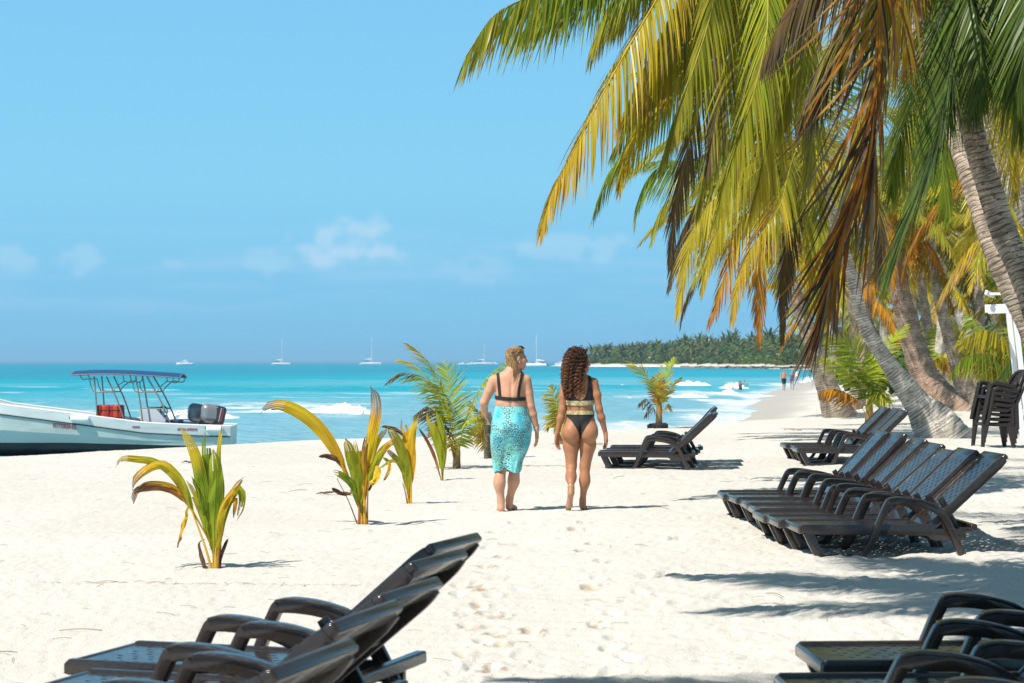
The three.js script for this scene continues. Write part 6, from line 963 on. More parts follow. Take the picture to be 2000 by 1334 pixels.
    const l = new THREE.CatmullRomCurve3(q).getPoints(14), c = cols[Math.floor(R() * 4)], ph = R() * 6; l.forEach((p, k) => { p.x += 0.006 * Math.sin(k * 0.9 + ph) * k / 14; p.z += 0.006 * Math.cos(k * 0.8 + ph) * k / 14; }); hg.tube(l, l.map((_, k) => 0.0042 * (1 - 0.72 * Math.pow(k / 14, 2))), 4, l.map((_, k) => mixc([c[0] * 0.75, c[1] * 0.72, c[2] * 0.7], c, k / 8 > 1 ? 1 : k / 8)), { caps: false });
  }
  const hairM = std(1, 1, 1, 0.45, { vertexColors: true, sheen: 0.4, sheenColor: new THREE.Color(1, 0.85, 0.6), sheenRoughness: 0.4 });
  const hair = part('hair', hg.geo(), hairM, t);
  const capG = clipMesh(netMesh((x, y, z) => { const q = h.inv(x, y, z); return primD({ e: [0, 0.028, -0.018], r: [0.080, 0.093, 0.100] }, ...q); }, [-0.08, 1.44, -0.16], [0.2, 1.72, 0.14], 0.006), (x, y, z) => { const q = h.inv(x, y, z); return Math.max(q[2] - 0.052 - 0.35 * (q[1] - 0.02), -(q[1] + 0.055) - 0.4 * (-q[2])); });
  part('hair_cap', capG, std(0.34, 0.21, 0.095, 0.55), hair);
  // sunglasses pushed up on the head, a small earring, bracelets
  const dark = std(0.02, 0.02, 0.022, 0.25), gl = part('sunglasses', merge([-1, 1].map((s) => { const e = new THREE.SphereGeometry(0.03, 12, 8).scale(1, 0.8, 0.25), w = h.at(s * 0.032, 0.115, 0.045); return e.applyQuaternion(new THREE.Quaternion().setFromUnitVectors(V(0, 0, 1), h.F.clone().multiplyScalar(0.6).addScaledVector(h.U, 0.8).normalize())).translate(w.x, w.y, w.z); })), dark, t);
  for (const s of [-1, 1]) part('temple_arm', tubeGeo([h.at(s * 0.062, 0.112, 0.04), h.at(s * 0.083, 0.065, -0.01), h.at(s * 0.084, 0.02, -0.05)], 0.003, 5, 8), dark, gl);
  const gold = std(0.75, 0.62, 0.38, 0.3, { metalness: 0.8 }), silver = std(0.7, 0.7, 0.68, 0.3, { metalness: 0.9 });
  for (const [dy, m] of [[0.0, gold], [0.012, silver], [0.022, gold]]) { const b = part('bracelet', new THREE.TorusGeometry(0.031, 0.0035, 6, 24), m, t); b.position.set(0.264, 0.862 + dy, -0.036); b.rotation.set(Math.PI / 2 + 0.15, 0.2, 0); }
  const er = part('earring', new THREE.SphereGeometry(0.006, 8, 6), silver, t); er.position.copy(h.at(0.082, -0.042, 0));
  // what she holds
  const ph = thing('phone', 'small phone in a pale case in the left hand of the woman in the sarong', 'phone'); t.updateMatrixWorld(true); ph.position.copy(V(-0.222, 0.955, -0.155).applyMatrix4(t.matrixWorld)); ph.rotation.set(0.3, 0.5, 0.25);
  part('case', new RoundedBoxGeometry(0.068, 0.135, 0.009, 3, 0.004), std(0.62, 0.66, 0.62, 0.3), ph); part('edge', new RoundedBoxGeometry(0.070, 0.137, 0.005, 2, 0.0024), dark, ph);
}
// ---- curly-haired woman in the black swimsuit
{
  const t = thing('person', 'woman with long curly auburn hair in black and gold bikini, walking away', 'person'); placeWoman(t, 1131);
  const h = headPrims([0.012, 1.515, -0.015], 1.12, -0.02, 0.97);
  const torso = fieldOf([ell([0.012, 0.90, 0.0], [0.150, 0.13, 0.105], 0.05), ell([0.012, 0.83, 0.0], [0.168, 0.11, 0.10], 0.05), cap([0.012, 0.95, 0], [0.008, 1.10, 0], 0.112, 0.108, 0.06), ell([0.008, 1.05, -0.002], [0.132, 0.14, 0.092], 0.05), ell([0.0, 1.19, 0.0], [0.136, 0.16, 0.095], 0.06), cap([-0.122, 1.300, 0.003], [0.128, 1.308, 0.003], 0.050, 0.050, 0.06), ell([-0.062, 1.17, -0.09], [0.064, 0.06, 0.055], 0.04), ell([0.066, 1.17, -0.09], [0.064, 0.06, 0.055], 0.04), cap([-0.06, 1.34, 0.008], [0.0, 1.39, 0], 0.036, 0.042, 0.05), cap([0.066, 1.345, 0.008], [0.008, 1.39, 0], 0.036, 0.042, 0.05), cap([0.002, 1.33, 0.0], [0.008, 1.455, -0.012], 0.048, 0.046, 0.05)]);
  const glut = fieldOf([ell([-0.074, 0.795, 0.062], [0.098, 0.105, 0.092], 0.02), ell([0.098, 0.795, 0.062], [0.098, 0.105, 0.092], 0.02)]);
  const glutL = fieldOf([ell([-0.078, 0.795, 0.060], [0.094, 0.105, 0.092], 0.02)]), glutR = fieldOf([ell([0.100, 0.795, 0.060], [0.094, 0.105, 0.092], 0.02)]);
  const trunk = (x, y, z) => { let d = torso(x, y, z); const a = glutL(x, y, z), b = glutR(x, y, z); d = smin(d, Math.min(a, b), 0.045); d += z > 0.02 ? 0.02 * Math.exp(-(((x - 0.012) / 0.011) ** 2)) * sstep(0.68, 0.74, y) * sstep(0.90, 0.82, y) : 0; d += z > 0 ? 0.008 * Math.exp(-(((x - 0.006) / 0.016) ** 2)) * sstep(0.92, 0.98, y) * sstep(1.34, 1.25, y) : 0; return d; };
  const armR = fieldOf([cap([0.152, 1.312, 0.003], [0.182, 1.18, 0.004], 0.045, 0.041, 0.02), cap([0.182, 1.18, 0.004], [0.205, 1.035, 0.01], 0.041, 0.034, 0.03), cap([0.205, 1.035, 0.01], [0.228, 0.95, 0.0], 0.034, 0.036, 0.03), cap([0.228, 0.95, 0.0], [0.272, 0.79, -0.03], 0.036, 0.0225, 0.03)]);
  const armL = fieldOf([cap([-0.145, 1.304, 0.003], [-0.162, 1.17, 0.015], 0.045, 0.041, 0.02), cap([-0.162, 1.17, 0.015], [-0.173, 1.03, 0.03], 0.041, 0.034, 0.03), cap([-0.173, 1.03, 0.03], [-0.190, 0.94, 0.03], 0.034, 0.036, 0.03), cap([-0.190, 0.94, 0.03], [-0.224, 0.79, 0.02], 0.036, 0.0225, 0.03)]);
  const legR = fieldOf([cap([0.096, 0.83, 0.005], [0.088, 0.66, 0.0], 0.088, 0.080, 0.04), cap([0.088, 0.66, 0.0], [0.060, 0.44, 0.0], 0.080, 0.052, 0.03), cap([0.058, 0.45, 0.0], [0.056, 0.30, 0.02], 0.048, 0.048, 0.03), ell([0.058, 0.315, 0.022], [0.052, 0.10, 0.050], 0.03), cap([0.056, 0.30, 0.015], [0.036, 0.10, 0.0], 0.044, 0.028, 0.03), cap([0.036, 0.10, 0.0], [0.034, 0.034, 0.028], 0.029, 0.030, 0.03), cap([0.036, 0.05, 0.0], [0.05, 0.024, -0.13], 0.031, 0.024, 0.03), cap([0.045, 0.020, -0.11], [0.045, 0.016, -0.18], 0.022, 0.014, 0.02), cap([0.068, 0.018, -0.11], [0.074, 0.014, -0.16], 0.02, 0.012, 0.02)]);
  const legL = fieldOf([cap([-0.076, 0.83, 0.005], [-0.082, 0.66, 0.0], 0.088, 0.080, 0.04), cap([-0.082, 0.66, 0.0], [-0.080, 0.45, 0.015], 0.080, 0.053, 0.03), cap([-0.080, 0.455, 0.015], [-0.086, 0.345, 0.09], 0.048, 0.049, 0.03), ell([-0.085, 0.355, 0.095], [0.051, 0.092, 0.054], 0.03), cap([-0.086, 0.345, 0.09], [-0.088, 0.235, 0.205], 0.046, 0.029, 0.03), cap([-0.088, 0.235, 0.205], [-0.090, 0.185, 0.235], 0.029, 0.030, 0.025), cap([-0.090, 0.195, 0.225], [-0.106, 0.060, 0.155], 0.030, 0.031, 0.025), cap([-0.098, 0.060, 0.155], [-0.098, 0.018, 0.105], 0.025, 0.014, 0.02), cap([-0.122, 0.060, 0.15], [-0.130, 0.018, 0.115], 0.02, 0.012, 0.02)]);
  const legs = (x, y, z) => Math.min(legL(x, y, z), legR(x, y, z));
  const body = (x, y, z) => { let d = smin(trunk(x, y, z), legs(x, y, z), 0.02); d = smin(d, armR(x, y, z), 0.012); d = smin(d, armL(x, y, z), 0.012); return smin(d, h.field(x, y, z), 0.014); };
  const sk = skin(0.40, 0.185, 0.098);
  const col = (x, y, z) => { const c = blotch(x, y, z, 0.05), q = h.inv(x, y, z); if (Math.hypot(q[0] / 0.024, (q[1] + 0.06) / 0.013) < 1 && q[2] > 0.08) return [c[0] * 0.8, c[1] * 0.5, c[2] * 0.6]; const sole = y < 0.22 && z > 0.15 && x < 0 ? 0.55 * sstep(0.225, 0.17, y) * sstep(0.0, 0.03, z - 0.09 - (y) * 0.55 - 0.02) : 0; return [c[0] * (1 + 0.35 * sole), c[1] * (1 + 0.75 * sole), c[2] * (1 + 1.1 * sole)]; };
  const bodyG = netMesh(body, [-0.32, -0.02, -0.30], [0.33, 1.66, 0.30], 0.007, col);
  const hr = handPrims([0.272, 0.789, -0.032], [0.08, -1, -0.05], [-0.9, 0, 0.35], -1, 0.172, 0.30), hl = handPrims([-0.224, 0.789, 0.02], [-0.05, -1, 0.0], [0.75, 0, 0.65], -1, 0.172, 0.28);
  const handR = netMesh(fieldOf([cap([0.265, 0.815, -0.028], [0.272, 0.789, -0.032], 0.0235, 0.021, 0.02), ...hr]), [0.19, 0.58, -0.14], [0.37, 0.83, 0.06], 0.0034, blotch), handL = netMesh(fieldOf([cap([-0.220, 0.815, 0.022], [-0.224, 0.789, 0.02], 0.0235, 0.021, 0.02), ...hl]), [-0.32, 0.58, -0.08], [-0.13, 0.83, 0.12], 0.0034, blotch);
  part('body', mergeGeometries([bodyG, handR, handL]), sk, t);
  const shell = netMesh((x, y, z) => trunk(x, y, z) - 0.006, [-0.26, 0.62, -0.22], [0.28, 1.44, 0.22], 0.0062), shellB = netMesh((x, y, z) => trunk(x, y, z) - 0.010, [-0.26, 0.93, -0.22], [0.28, 1.2, 0.22], 0.0062);
  const inner = [[1.10, -0.05], [1.125, 0.0], [1.15, 0.045], [1.19, 0.066], [1.27, 0.082], [1.40, 0.086]], outer = [[1.10, 0.4], [1.185, 0.4], [1.20, 0.150], [1.235, 0.128], [1.28, 0.122], [1.42, 0.112]];
  part('bikini_top', clipMesh(shell, (x, y, z) => { const u = Math.abs(x - 0.008); return Math.max(1.095 - y, z > -0.04 ? interp(inner, y) - u : interp([[1.1, -1], [1.22, -1], [1.25, 0.05], [1.4, 0.086]], y) - u, u - interp(outer, y)); }), clothBlack, t);
  const weave = (() => { const q = tnoise(64); return tex(256, 256, (X, Y) => { const k = q(X / 4, Y / 4), s = 0.45 + 0.75 * k; return [0.62 * s, 0.52 * s, 0.26 * s]; }, true); })();
  const goldCloth = std(0.50, 0.43, 0.24, 0.5, { vertexColors: true });
  const speck = (g) => { const p = g.attributes.position, c = []; for (let i = 0; i < p.count; i++) { const k = hash2(Math.floor(p.getX(i) * 160), Math.floor(p.getY(i) * 160)), s = k < 0.3 ? 0.35 : 0.75 + 0.6 * k; c.push(s, s, s * 0.95); } g.setAttribute('color', new THREE.Float32BufferAttribute(c, 3)); return g; };
  part('gold_band', speck(clipMesh(shellB, (x, y, z) => Math.abs(y - 1.098 - 0.03 * (x * x) * 8) - 0.024)), goldCloth, t);
  const br = part('bikini_brief', clipMesh(shell, (x, y, z) => Math.max(y - 0.992, 0.67 - y, Math.abs(x - 0.010) - interp([[0.66, 0.006], [0.76, 0.008], [0.80, 0.018], [0.86, 0.052], [0.93, 0.100], [0.965, 0.142], [0.985, 0.3]], y))), clothBlack, t);
  part('gold_waistband', speck(clipMesh(shellB, (x, y, z) => Math.abs(y - 1.002) - 0.020)), goldCloth, br);
  const ank = part('anklet', new THREE.TorusGeometry(0.034, 0.0035, 6, 24), std(0.8, 0.6, 0.4, 0.3, { metalness: 0.7 }), t); ank.position.set(-0.088, 0.25, 0.19); ank.rotation.x = 0.85;
  // curls
  const R = rngOf(17), hg = new GB(), cols = [[0.075, 0.022, 0.009], [0.13, 0.040, 0.014], [0.22, 0.080, 0.026], [0.022, 0.009, 0.006], [0.36, 0.16, 0.06]];
  for (let i = 0; i < 400; i++) {
    const th = R() * 6.283, ph = Math.acos(lerp(0.98, -0.35, R())), lx = Math.sin(ph) * Math.cos(th), lu = Math.cos(ph), lf = Math.sin(ph) * Math.sin(th); if (lf > 0.35 && lu < 0.75) { continue; } if (lf > 0.62) continue;
    const r0 = h.at(lx * 0.072, 0.026 + lu * 0.085, -0.016 + lf * 0.093), out = h.R.clone().multiplyScalar(lx).addScaledVector(h.U, lu * 0.8).addScaledVector(h.F, lf - 0.25).normalize();
    const len = 0.14 + 0.30 * R() * (lx < 0.2 ? 1 : 0.75), spread = 0.03 + 0.04 * R();
    const q0 = r0.clone(), q1 = r0.clone().addScaledVector(out, spread * 0.9).add(V(0, 0.005, 0.01)); let ex = r0.x * 0.85 + out.x * spread * 1.3 - 0.045 - 0.03 * R(), ez = Math.max(0.10, r0.z + out.z * spread * 1.2) + 0.015 * R(); const low = clamp((1.42 - (q1.y - len)) / 0.25); ex = clamp(ex, lerp(-0.19, -0.135, low), lerp(0.07, 0.025, low));
    const q2 = V(lerp(q1.x, ex, 0.75), q1.y - len * 0.45, lerp(q1.z, ez, 0.7)), q3 = V(ex + (R() - 0.5) * 0.03, Math.max(1.155 - 0.02 * R(), q1.y - len - 0.03), ez + 0.01);
    const cur = new THREE.CatmullRomCurve3([q0, q1, q2, q3]), L = cur.getLength(), n = 46, pts = [], turns = L / (0.036 + 0.016 * R()), cr = 0.010 + 0.007 * R(), pa = R() * 6.28, T = V(), A = V(), B = V();
    for (let k = 0; k <= n; k++) { const s = k / n, p = cur.getPointAt(s); cur.getTangentAt(s, T); A.set(1, 0.01, 0.2).cross(T).normalize(); B.crossVectors(T, A); const a = pa + s * turns * 6.283, rr = cr * sstep(0, 0.2, s); pts.push(p.addScaledVector(A, Math.cos(a) * rr).addScaledVector(B, Math.sin(a) * rr)); }
    const c0 = cols[R() < 0.4 ? 3 : 0], c1 = cols[Math.floor(R() * 5)]; hg.tube(pts, pts.map((_, k) => 0.0046 * (1 - 0.5 * k / n)), 4, pts.map((_, k) => mixc(c0, c1, sstep(0.1, 0.8, k / n))), { caps: false });
  }
  const hair = part('hair', hg.geo(), std(1, 1, 1, 0.42, { vertexColors: true, sheen: 0.3, sheenColor: new THREE.Color(1, 0.6, 0.35), sheenRoughness: 0.4 }), t);
  const vol = fieldOf([ell([0.0, 1.545, 0.010], [0.090, 0.100, 0.098], 0.05), ell([-0.045, 1.44, 0.070], [0.095, 0.11, 0.055], 0.07), ell([-0.055, 1.33, 0.090], [0.065, 0.09, 0.035], 0.06)]);
  part('hair_cap', clipMesh(netMesh((x, y, z) => vol(x, y, z) + 0.012 * noise(x * 60 + z * 30, y * 45) + 0.004, [-0.2, 1.15, -0.16], [0.16, 1.70, 0.2], 0.0075), (x, y, z) => { const q = h.inv(x, y, z); return q[1] > -0.14 ? q[2] - 0.045 - 0.3 * (q[1] - 0.02) : -1; }), std(0.028, 0.010, 0.006, 0.6), hair);
}
// ---- people along the water and in it
function bather(label, px, py, d, H, { yaw = 0, armsUp = 0, skinC = [0.50, 0.27, 0.18], hairC = [0.1, 0.06, 0.04], shorts = null, suit = null, long = false, walk = 0.12, sink = 0, male = false }) {
  const t = thing('person', label, 'person'), s = H / 1.7, b = onSand(px, py, d); t.position.set((px - 1000) / FPX * d, sink ? SEA - sink : b.y - 0.01, -d); t.rotation.y = yaw; t.scale.setScalar(s);
  const w = male ? 1.12 : 1, h = headPrims([0, 1.58, 0], Math.PI, 0, 1);
  const torso = fieldOf([ell([0, 0.95, 0], [0.16, 0.13, 0.11], 0.05), ell([0, 1.1, 0], [0.13 * w, 0.15, 0.10], 0.06), ell([0, 1.25, 0], [0.15 * w, 0.17, 0.11], 0.06), cap([-0.15 * w, 1.39, 0], [0.15 * w, 1.39, 0], 0.06, 0.06, 0.06), cap([0, 1.4, 0], [0, 1.5, 0], 0.055, 0.05, 0.05)]), legs = fieldOf([cap([-0.09, 0.9, 0], [-0.1, 0.48, walk], 0.09, 0.058, 0.02), cap([-0.1, 0.48, walk], [-0.1, 0.08, walk * 0.6], 0.056, 0.035, 0.03), cap([-0.1, 0.04, walk * 0.6], [-0.11, 0.03, walk * 0.6 + 0.16], 0.035, 0.025, 0.02), cap([0.09, 0.9, 0], [0.1, 0.48, -walk * 0.4], 0.09, 0.058, 0.02), cap([0.1, 0.48, -walk * 0.4], [0.1, 0.08, -walk * 1.4], 0.056, 0.035, 0.03), cap([0.1, 0.04, -walk * 1.4], [0.11, 0.03, -walk * 1.4 + 0.16], 0.035, 0.025, 0.02)]);
  const hp = (w0, d0, sgn) => handPrims(w0, d0, [-sgn, 0, 0.3], sgn, 0.18, 0.3);
  const eR = armsUp ? [0.36, 1.5, 0.1] : [0.25 * w, 1.12, 0.0], wR = armsUp ? [0.38, 1.75, 0.18] : [0.26 * w, 0.9, 0.1], eL = armsUp ? [-0.33, 1.2, 0.12] : [-0.25 * w, 1.12, 0.0], wL = armsUp ? [-0.3, 1.3, 0.3] : [-0.24 * w, 0.92, 0.14];
  const arms = fieldOf([cap([0.18 * w, 1.39, 0], eR, 0.05, 0.042, 0.02), cap(eR, wR, 0.042, 0.028, 0.02), ...hp(wR, armsUp ? [0, 1, 0.1] : [0, -1, 0.2], 1), cap([-0.18 * w, 1.39, 0], eL, 0.05, 0.042, 0.02), cap(eL, wL, 0.042, 0.028, 0.02), ...hp(wL, armsUp ? [0, 0.6, 0.6] : [0, -1, 0.2], -1)]);
  const f = unite([torso, legs, arms, h.field], 0.02), lo = [-0.55, -0.03, -0.35], hi = [0.55, 2.0, 0.5];
  part('body', netMesh(f, lo, hi, 0.016, blotch), skin(...skinC), t);
  const sh = netMesh((x, y, z) => smin(torso(x, y, z), legs(x, y, z), 0.02) - 0.018, [-0.4, 0.3, -0.3], [0.4, 1.52, 0.3], 0.016);
  if (shorts) part('shorts', clipMesh(sh, (x, y) => Math.max(y - 1.0, 0.55 - y)), std(...shorts, 0.8), t);
  if (suit) part('swimsuit', clipMesh(sh, (x, y) => Math.max(y - 1.36 + 0.3 * Math.max(0, 0.08 - Math.abs(x)), 0.86 - y + 0.0 * x)), std(...suit, 0.7), t);
  const hg = clipMesh(netMesh((x, y, z) => { const q = h.inv(x, y, z); let d = primD({ e: [0, 0.03, -0.02], r: [0.084, 0.095, 0.102] }, ...q); if (long) d = smin(d, primD({ e: [0, -0.08, -0.06], r: [0.085, 0.14, 0.05] }, ...q), 0.04); return d; }, [-0.2, 1.3, -0.25], [0.2, 1.8, 0.2], 0.012), (x, y, z) => { const q = h.inv(x, y, z); return Math.max(q[2] - 0.055 - 0.3 * (q[1] - 0.02), -(q[1] + (long ? 0.3 : 0.05))); });
  part('hair', hg, std(...hairC, 0.6), t); return t;
}
bather('bare-chested man in dark shorts walking on the far shore', 1531, 762, 176, 1.80, { shorts: [0.02, 0.025, 0.05], male: true, yaw: 0.1 });
bather('woman in blue patterned swimsuit walking beside the man in dark shorts', 1547, 758, 182, 1.66, { suit: [0.05, 0.14, 0.30], long: true, hairC: [0.4, 0.25, 0.12], yaw: -0.1, walk: -0.12, skinC: [0.46, 0.2, 0.12] });
bather('person in white swimwear standing behind the couple on the far shore', 1556, 744, 232, 1.72, { suit: [0.72, 0.68, 0.66], skinC: [0.55, 0.36, 0.28], armsUp: 0, yaw: 2.6 });
bather('dark-haired bather standing waist deep in the surf', 1446, 760, 186, 1.65, { sink: 0.85, suit: [0.25, 0.05, 0.08], long: true, armsUp: 1, yaw: 0.5, skinC: [0.42, 0.2, 0.13] });
bather('bather with only the head above the waves, beside the standing one', 1459, 752, 214, 1.7, { sink: 1.42, yaw: 0.2, skinC: [0.45, 0.22, 0.15] });
// ---------------------------------------------------------------- the wooded headland across the bay, its rocks
const SHORE2 = [[1068, 1400], [1112, 1370], [1150, 1330], [1200, 1280], [1260, 1200], [1320, 1110], [1370, 1020], [1420, 930], [1470, 860], [1520, 800], [1580, 730], [1650, 640], [1730, 540]].map(([px, d]) => V((px - 1000) / FPX * d, 0, -d));
{
  const cur = new THREE.CatmullRomCurve3(SHORE2), n = 150, m = 16, g = new GB(), N = V(), T = V();
  const inland = (t) => { cur.getTangentAt(t, T); N.set(T.z, 0, -T.x); return N.clone().normalize(); };
  for (let i = 0; i <= n; i++) { const t = i / n, c = cur.getPointAt(t), q = inland(t); for (let j = 0; j <= m; j++) { const s = -14 + 190 * Math.pow(j / m, 1.7), y = SEA - 0.5 + 2.9 * sstep(-12, 26, s) + 0.5 * noise(i * 0.4, s * 0.08); const p = c.clone().addScaledVector(q, s); p.y = y; const v = sstep(10, 30, s + 8 * noise(i * 0.3, 4)); g.v(p, mixc([0.66, 0.61, 0.53], [0.16, 0.17, 0.07], v)); } }
  for (let i = 0; i < n; i++) for (let j = 0; j < m; j++) { const a = i * (m + 1) + j; g.q(a, a + 1, a + m + 2, a + m + 1); }
  struct('headland', g.geo(), std(1, 1, 1, 0.95, { vertexColors: true, side: THREE.DoubleSide }));
  // far palms and broad-leaved trees: one mass of wood
  const palmG = new GB(), R = rngOf(31);
  palmG.tube([V(0, 0, 0), V(0.25, 3.5, 0), V(0.6, 7.4, 0)], [0.22, 0.16, 0.13], 5, [0.26, 0.23, 0.19], { caps: false });
  for (let k = 0; k < 20; k++) { const a = k * 2.4 + R() * 0.5, e = lerp(1.2, -1.0, k / 20), pts = archPts(V(0.6, 7.4, 0), a, e, 3.6 + R(), 1.6, 5); const col = k > 16 ? [0.20, 0.17, 0.05] : [0.065 + 0.05 * R(), 0.105 + 0.05 * R(), 0.022]; for (let q = 0; q < 5; q++) { const A = pts[q], B = pts[q + 1], w = [0.2, 0.45, 0.55, 0.45, 0.3, 0.05], S = V(-Math.sin(a), 0, Math.cos(a)); for (const s of [-1, 1]) { const a0 = palmG.v(A, col), b0 = palmG.v(B, col), c0 = palmG.v(B.clone().addScaledVector(S, s * w[q + 1]).add(V(0, -w[q + 1] * 0.8, 0)), col), d0 = palmG.v(A.clone().addScaledVector(S, s * w[q]).add(V(0, -w[q] * 0.8, 0)), col); palmG.q(a0, b0, c0, d0); } } }
  const bushG = new GB(); for (let k = 0; k < 300; k++) { const th = R() * 6.283, ph = Math.acos(lerp(1, -0.3, R())), r = 0.72 + 0.36 * R() + 0.2 * noise(th * 2, ph * 3), c = V(Math.sin(ph) * Math.cos(th) * r, Math.cos(ph) * r * 0.85 + 0.45, Math.sin(ph) * Math.sin(th) * r), s = 0.10 + 0.10 * R(), A = V(R() - 0.5, R() - 0.5, R() - 0.5).normalize().multiplyScalar(s), B = V(R() - 0.5, R() - 0.5, R() - 0.5).normalize().multiplyScalar(s), col = [0.055 + 0.06 * R(), 0.10 + 0.07 * R(), 0.022]; const a0 = bushG.v(c.clone().add(A), col), b0 = bushG.v(c.clone().add(B), col), c0 = bushG.v(c.clone().sub(A), col), d0 = bushG.v(c.clone().sub(B), col); bushG.q(a0, b0, c0, d0); }
  const wood = (name, geo, count, place, label) => { const im = new THREE.InstancedMesh(geo, leafMat, count), o = new THREE.Object3D(), c = new THREE.Color(); for (let i = 0; i < count; i++) { const k = place(o, c, i); o.updateMatrix(); im.setMatrixAt(i, o.matrix); im.setColorAt(i, c); } im.name = numbered(name); im.userData.kind = 'stuff'; tag(im, label, 'woodland'); scene.add(im); };
  const spot = (o, t, s, y) => { const p = cur.getPointAt(clamp(t)); p.addScaledVector(inland(clamp(t)), s); o.position.set(p.x, SEA + 1.0 + y, p.z); o.rotation.y = R() * 6.28; };
  wood('far_palm_wood', palmG.geo(), 1900, (o, c) => { const t = Math.pow(R(), 0.9), s = 22 + 130 * R() * R() + 4 * R(); spot(o, t, s, 0); const h = (0.62 + 0.55 * R()) * (1 + 0.12 * noise(t * 40, 3)) * (t < 0.35 ? 0.95 : 1.02) * (s > 60 ? 1.12 : 1) + (R() < 0.04 ? 0.35 : 0); o.scale.set(1.05, h, 1.05).multiplyScalar(1.08 + 0.3 * R()); const k = 0.75 + 0.5 * R(); c.setRGB(k, k, k * 0.95); }, 'far-off coconut palm wood along the headland across the bay');
  wood('far_scrub', bushG.geo(), 1500, (o, c) => { const t = R() < 0.35 ? 0.62 + 0.38 * R() : R(), s = 15 + 60 * R() * R(); spot(o, t, s, -0.3); const k = 2.0 + 2.6 * R() + (t > 0.62 && t < 0.85 ? 1.6 : 0); o.scale.set(k * 1.25, k, k * 1.25); const w = 0.7 + 0.7 * R(); c.setRGB(w, w, w * 0.9); }, 'low green scrub at the foot of the far headland palms');
  // dark reef rock in front of it
  const rk = new GB(), line = [[1335, 905], [1390, 890], [1450, 850], [1510, 800], [1575, 740], [1640, 680]].map(([px, d]) => V((px - 1000) / FPX * d, 0, -d)), rc = new THREE.CatmullRomCurve3(line), rn = 220;
  for (let i = 0; i <= rn; i++) { const c = rc.getPointAt(i / rn), w = 26 * Math.pow(Math.sin(Math.PI * clamp(i / rn * 0.6 + 0.02)), 0.5); for (let j = 0; j <= 12; j++) { const v = j / 12, s = Math.sin(v * Math.PI); rk.v(V(c.x + 2 * noise(i, j), SEA - 0.25 + s * (0.75 + 0.8 * fbm(i * 0.16, v * 5, 3) + 0.5 * noise(i * 0.9, j * 1.3)), c.z + w * (0.5 - v)), mixc([0.12, 0.105, 0.085], [0.30, 0.26, 0.19], clamp(0.5 + 0.6 * noise(i * 0.5, j * 0.9)))); } }
  for (let i = 0; i < rn; i++) for (let j = 0; j < 12; j++) { const a = i * 13 + j; rk.q(a, a + 13, a + 14, a + 1); }
  struct('reef_rock', rk.geo(), std(1, 1, 1, 0.95, { vertexColors: true, side: THREE.DoubleSide }));
}
// ---------------------------------------------------------------- shrubs under the grove
{
  const R = rngOf(88), mk = (seed, round) => { const g = new GB(), Q = rngOf(seed); for (let k = 0; k < 900; k++) { const th = Q() * 6.283, ph = Math.acos(lerp(1, -0.55, Q())), r = Math.pow(Q(), 0.35) * (0.78 + 0.3 * noise(th * 1.7 + seed, ph * 2.5)), c = V(Math.sin(ph) * Math.cos(th) * r, 0.62 + Math.cos(ph) * r * 0.75, Math.sin(ph) * Math.sin(th) * r), s = 0.055 + 0.045 * Q(), n = c.clone().sub(V(0, 0.5, 0)).normalize().add(V(Q() - 0.5, Q() - 0.2, Q() - 0.5)).normalize(), A = V(0, 1, 0).cross(n).normalize().multiplyScalar(s * (round ? 0.95 : 0.5)), B = V().crossVectors(n, A).normalize().multiplyScalar(s * (round ? 1 : 1.7)), w = Q(), col = mixc([0.05, 0.10, 0.015], [0.22, 0.30, 0.03], w * w); const a0 = g.v(c.clone().add(A), col), b0 = g.v(c.clone().addScaledVector(A, 0.2).add(B), col), c0 = g.v(c.clone().sub(A), col), d0 = g.v(c.clone().addScaledVector(A, -0.2).sub(B), col); g.q(a0, b0, c0, d0); } for (let k = 0; k < 7; k++) { const a = k * 0.9; g.tube([V(0.03 * Math.cos(a), -0.1, 0.03 * Math.sin(a)), V(0.2 * Math.cos(a), 0.4, 0.2 * Math.sin(a)), V(0.5 * Math.cos(a), 0.9, 0.5 * Math.sin(a))], [0.035, 0.022, 0.008], 5, [0.2, 0.15, 0.1], { caps: false }); } return g.geo(); };
  const gs = [mk(1, true), mk(2, false), mk(3, true)];
  const W20 = ['first', 'second', 'third', 'fourth', 'fifth', 'sixth', 'seventh', 'eighth', 'ninth', 'tenth', 'eleventh', 'twelfth', 'thirteenth', 'fourteenth', 'fifteenth', 'sixteenth', 'seventeenth', 'eighteenth', 'nineteenth', 'twentieth'];
  const SHRUBS = [[1712, 92, 2.6], [1700, 130, 3.2], [1760, 140, 3.0], [1655, 150, 2.6], [1790, 118, 2.2], [1840, 150, 3.0], [1905, 112, 2.6], [1950, 96, 2.4], [1990, 88, 2.8], [2030, 76, 2.6], [1620, 230, 4.0], [1660, 260, 4.2], [1880, 170, 3.4], [1730, 190, 3.8], [1960, 130, 3.4], [2060, 100, 3.2], [1640, 330, 5.0], [1690, 320, 5.0], [1800, 220, 4.4], [1930, 190, 4.2]], i2 = (px) => SHRUBS.filter((q) => q[0] < px).length;
  SHRUBS.forEach(([px, d, h], i) => {
    const t = thing('shrub', `${i2(px) ? W20[i2(px)] + ' shrub from the left' : 'leftmost shrub'} in the green thicket under the background palms`, 'shrub', 'shrubs under the grove'), x = (px - 1000) / FPX * d;
    t.position.set(x, groundY(x, d) - 0.05, -d); t.scale.set(h * 0.75, h * 0.7, h * 0.75); t.rotation.y = R() * 6; part('foliage', gs[i % 3], leafMat, t);
  });
}
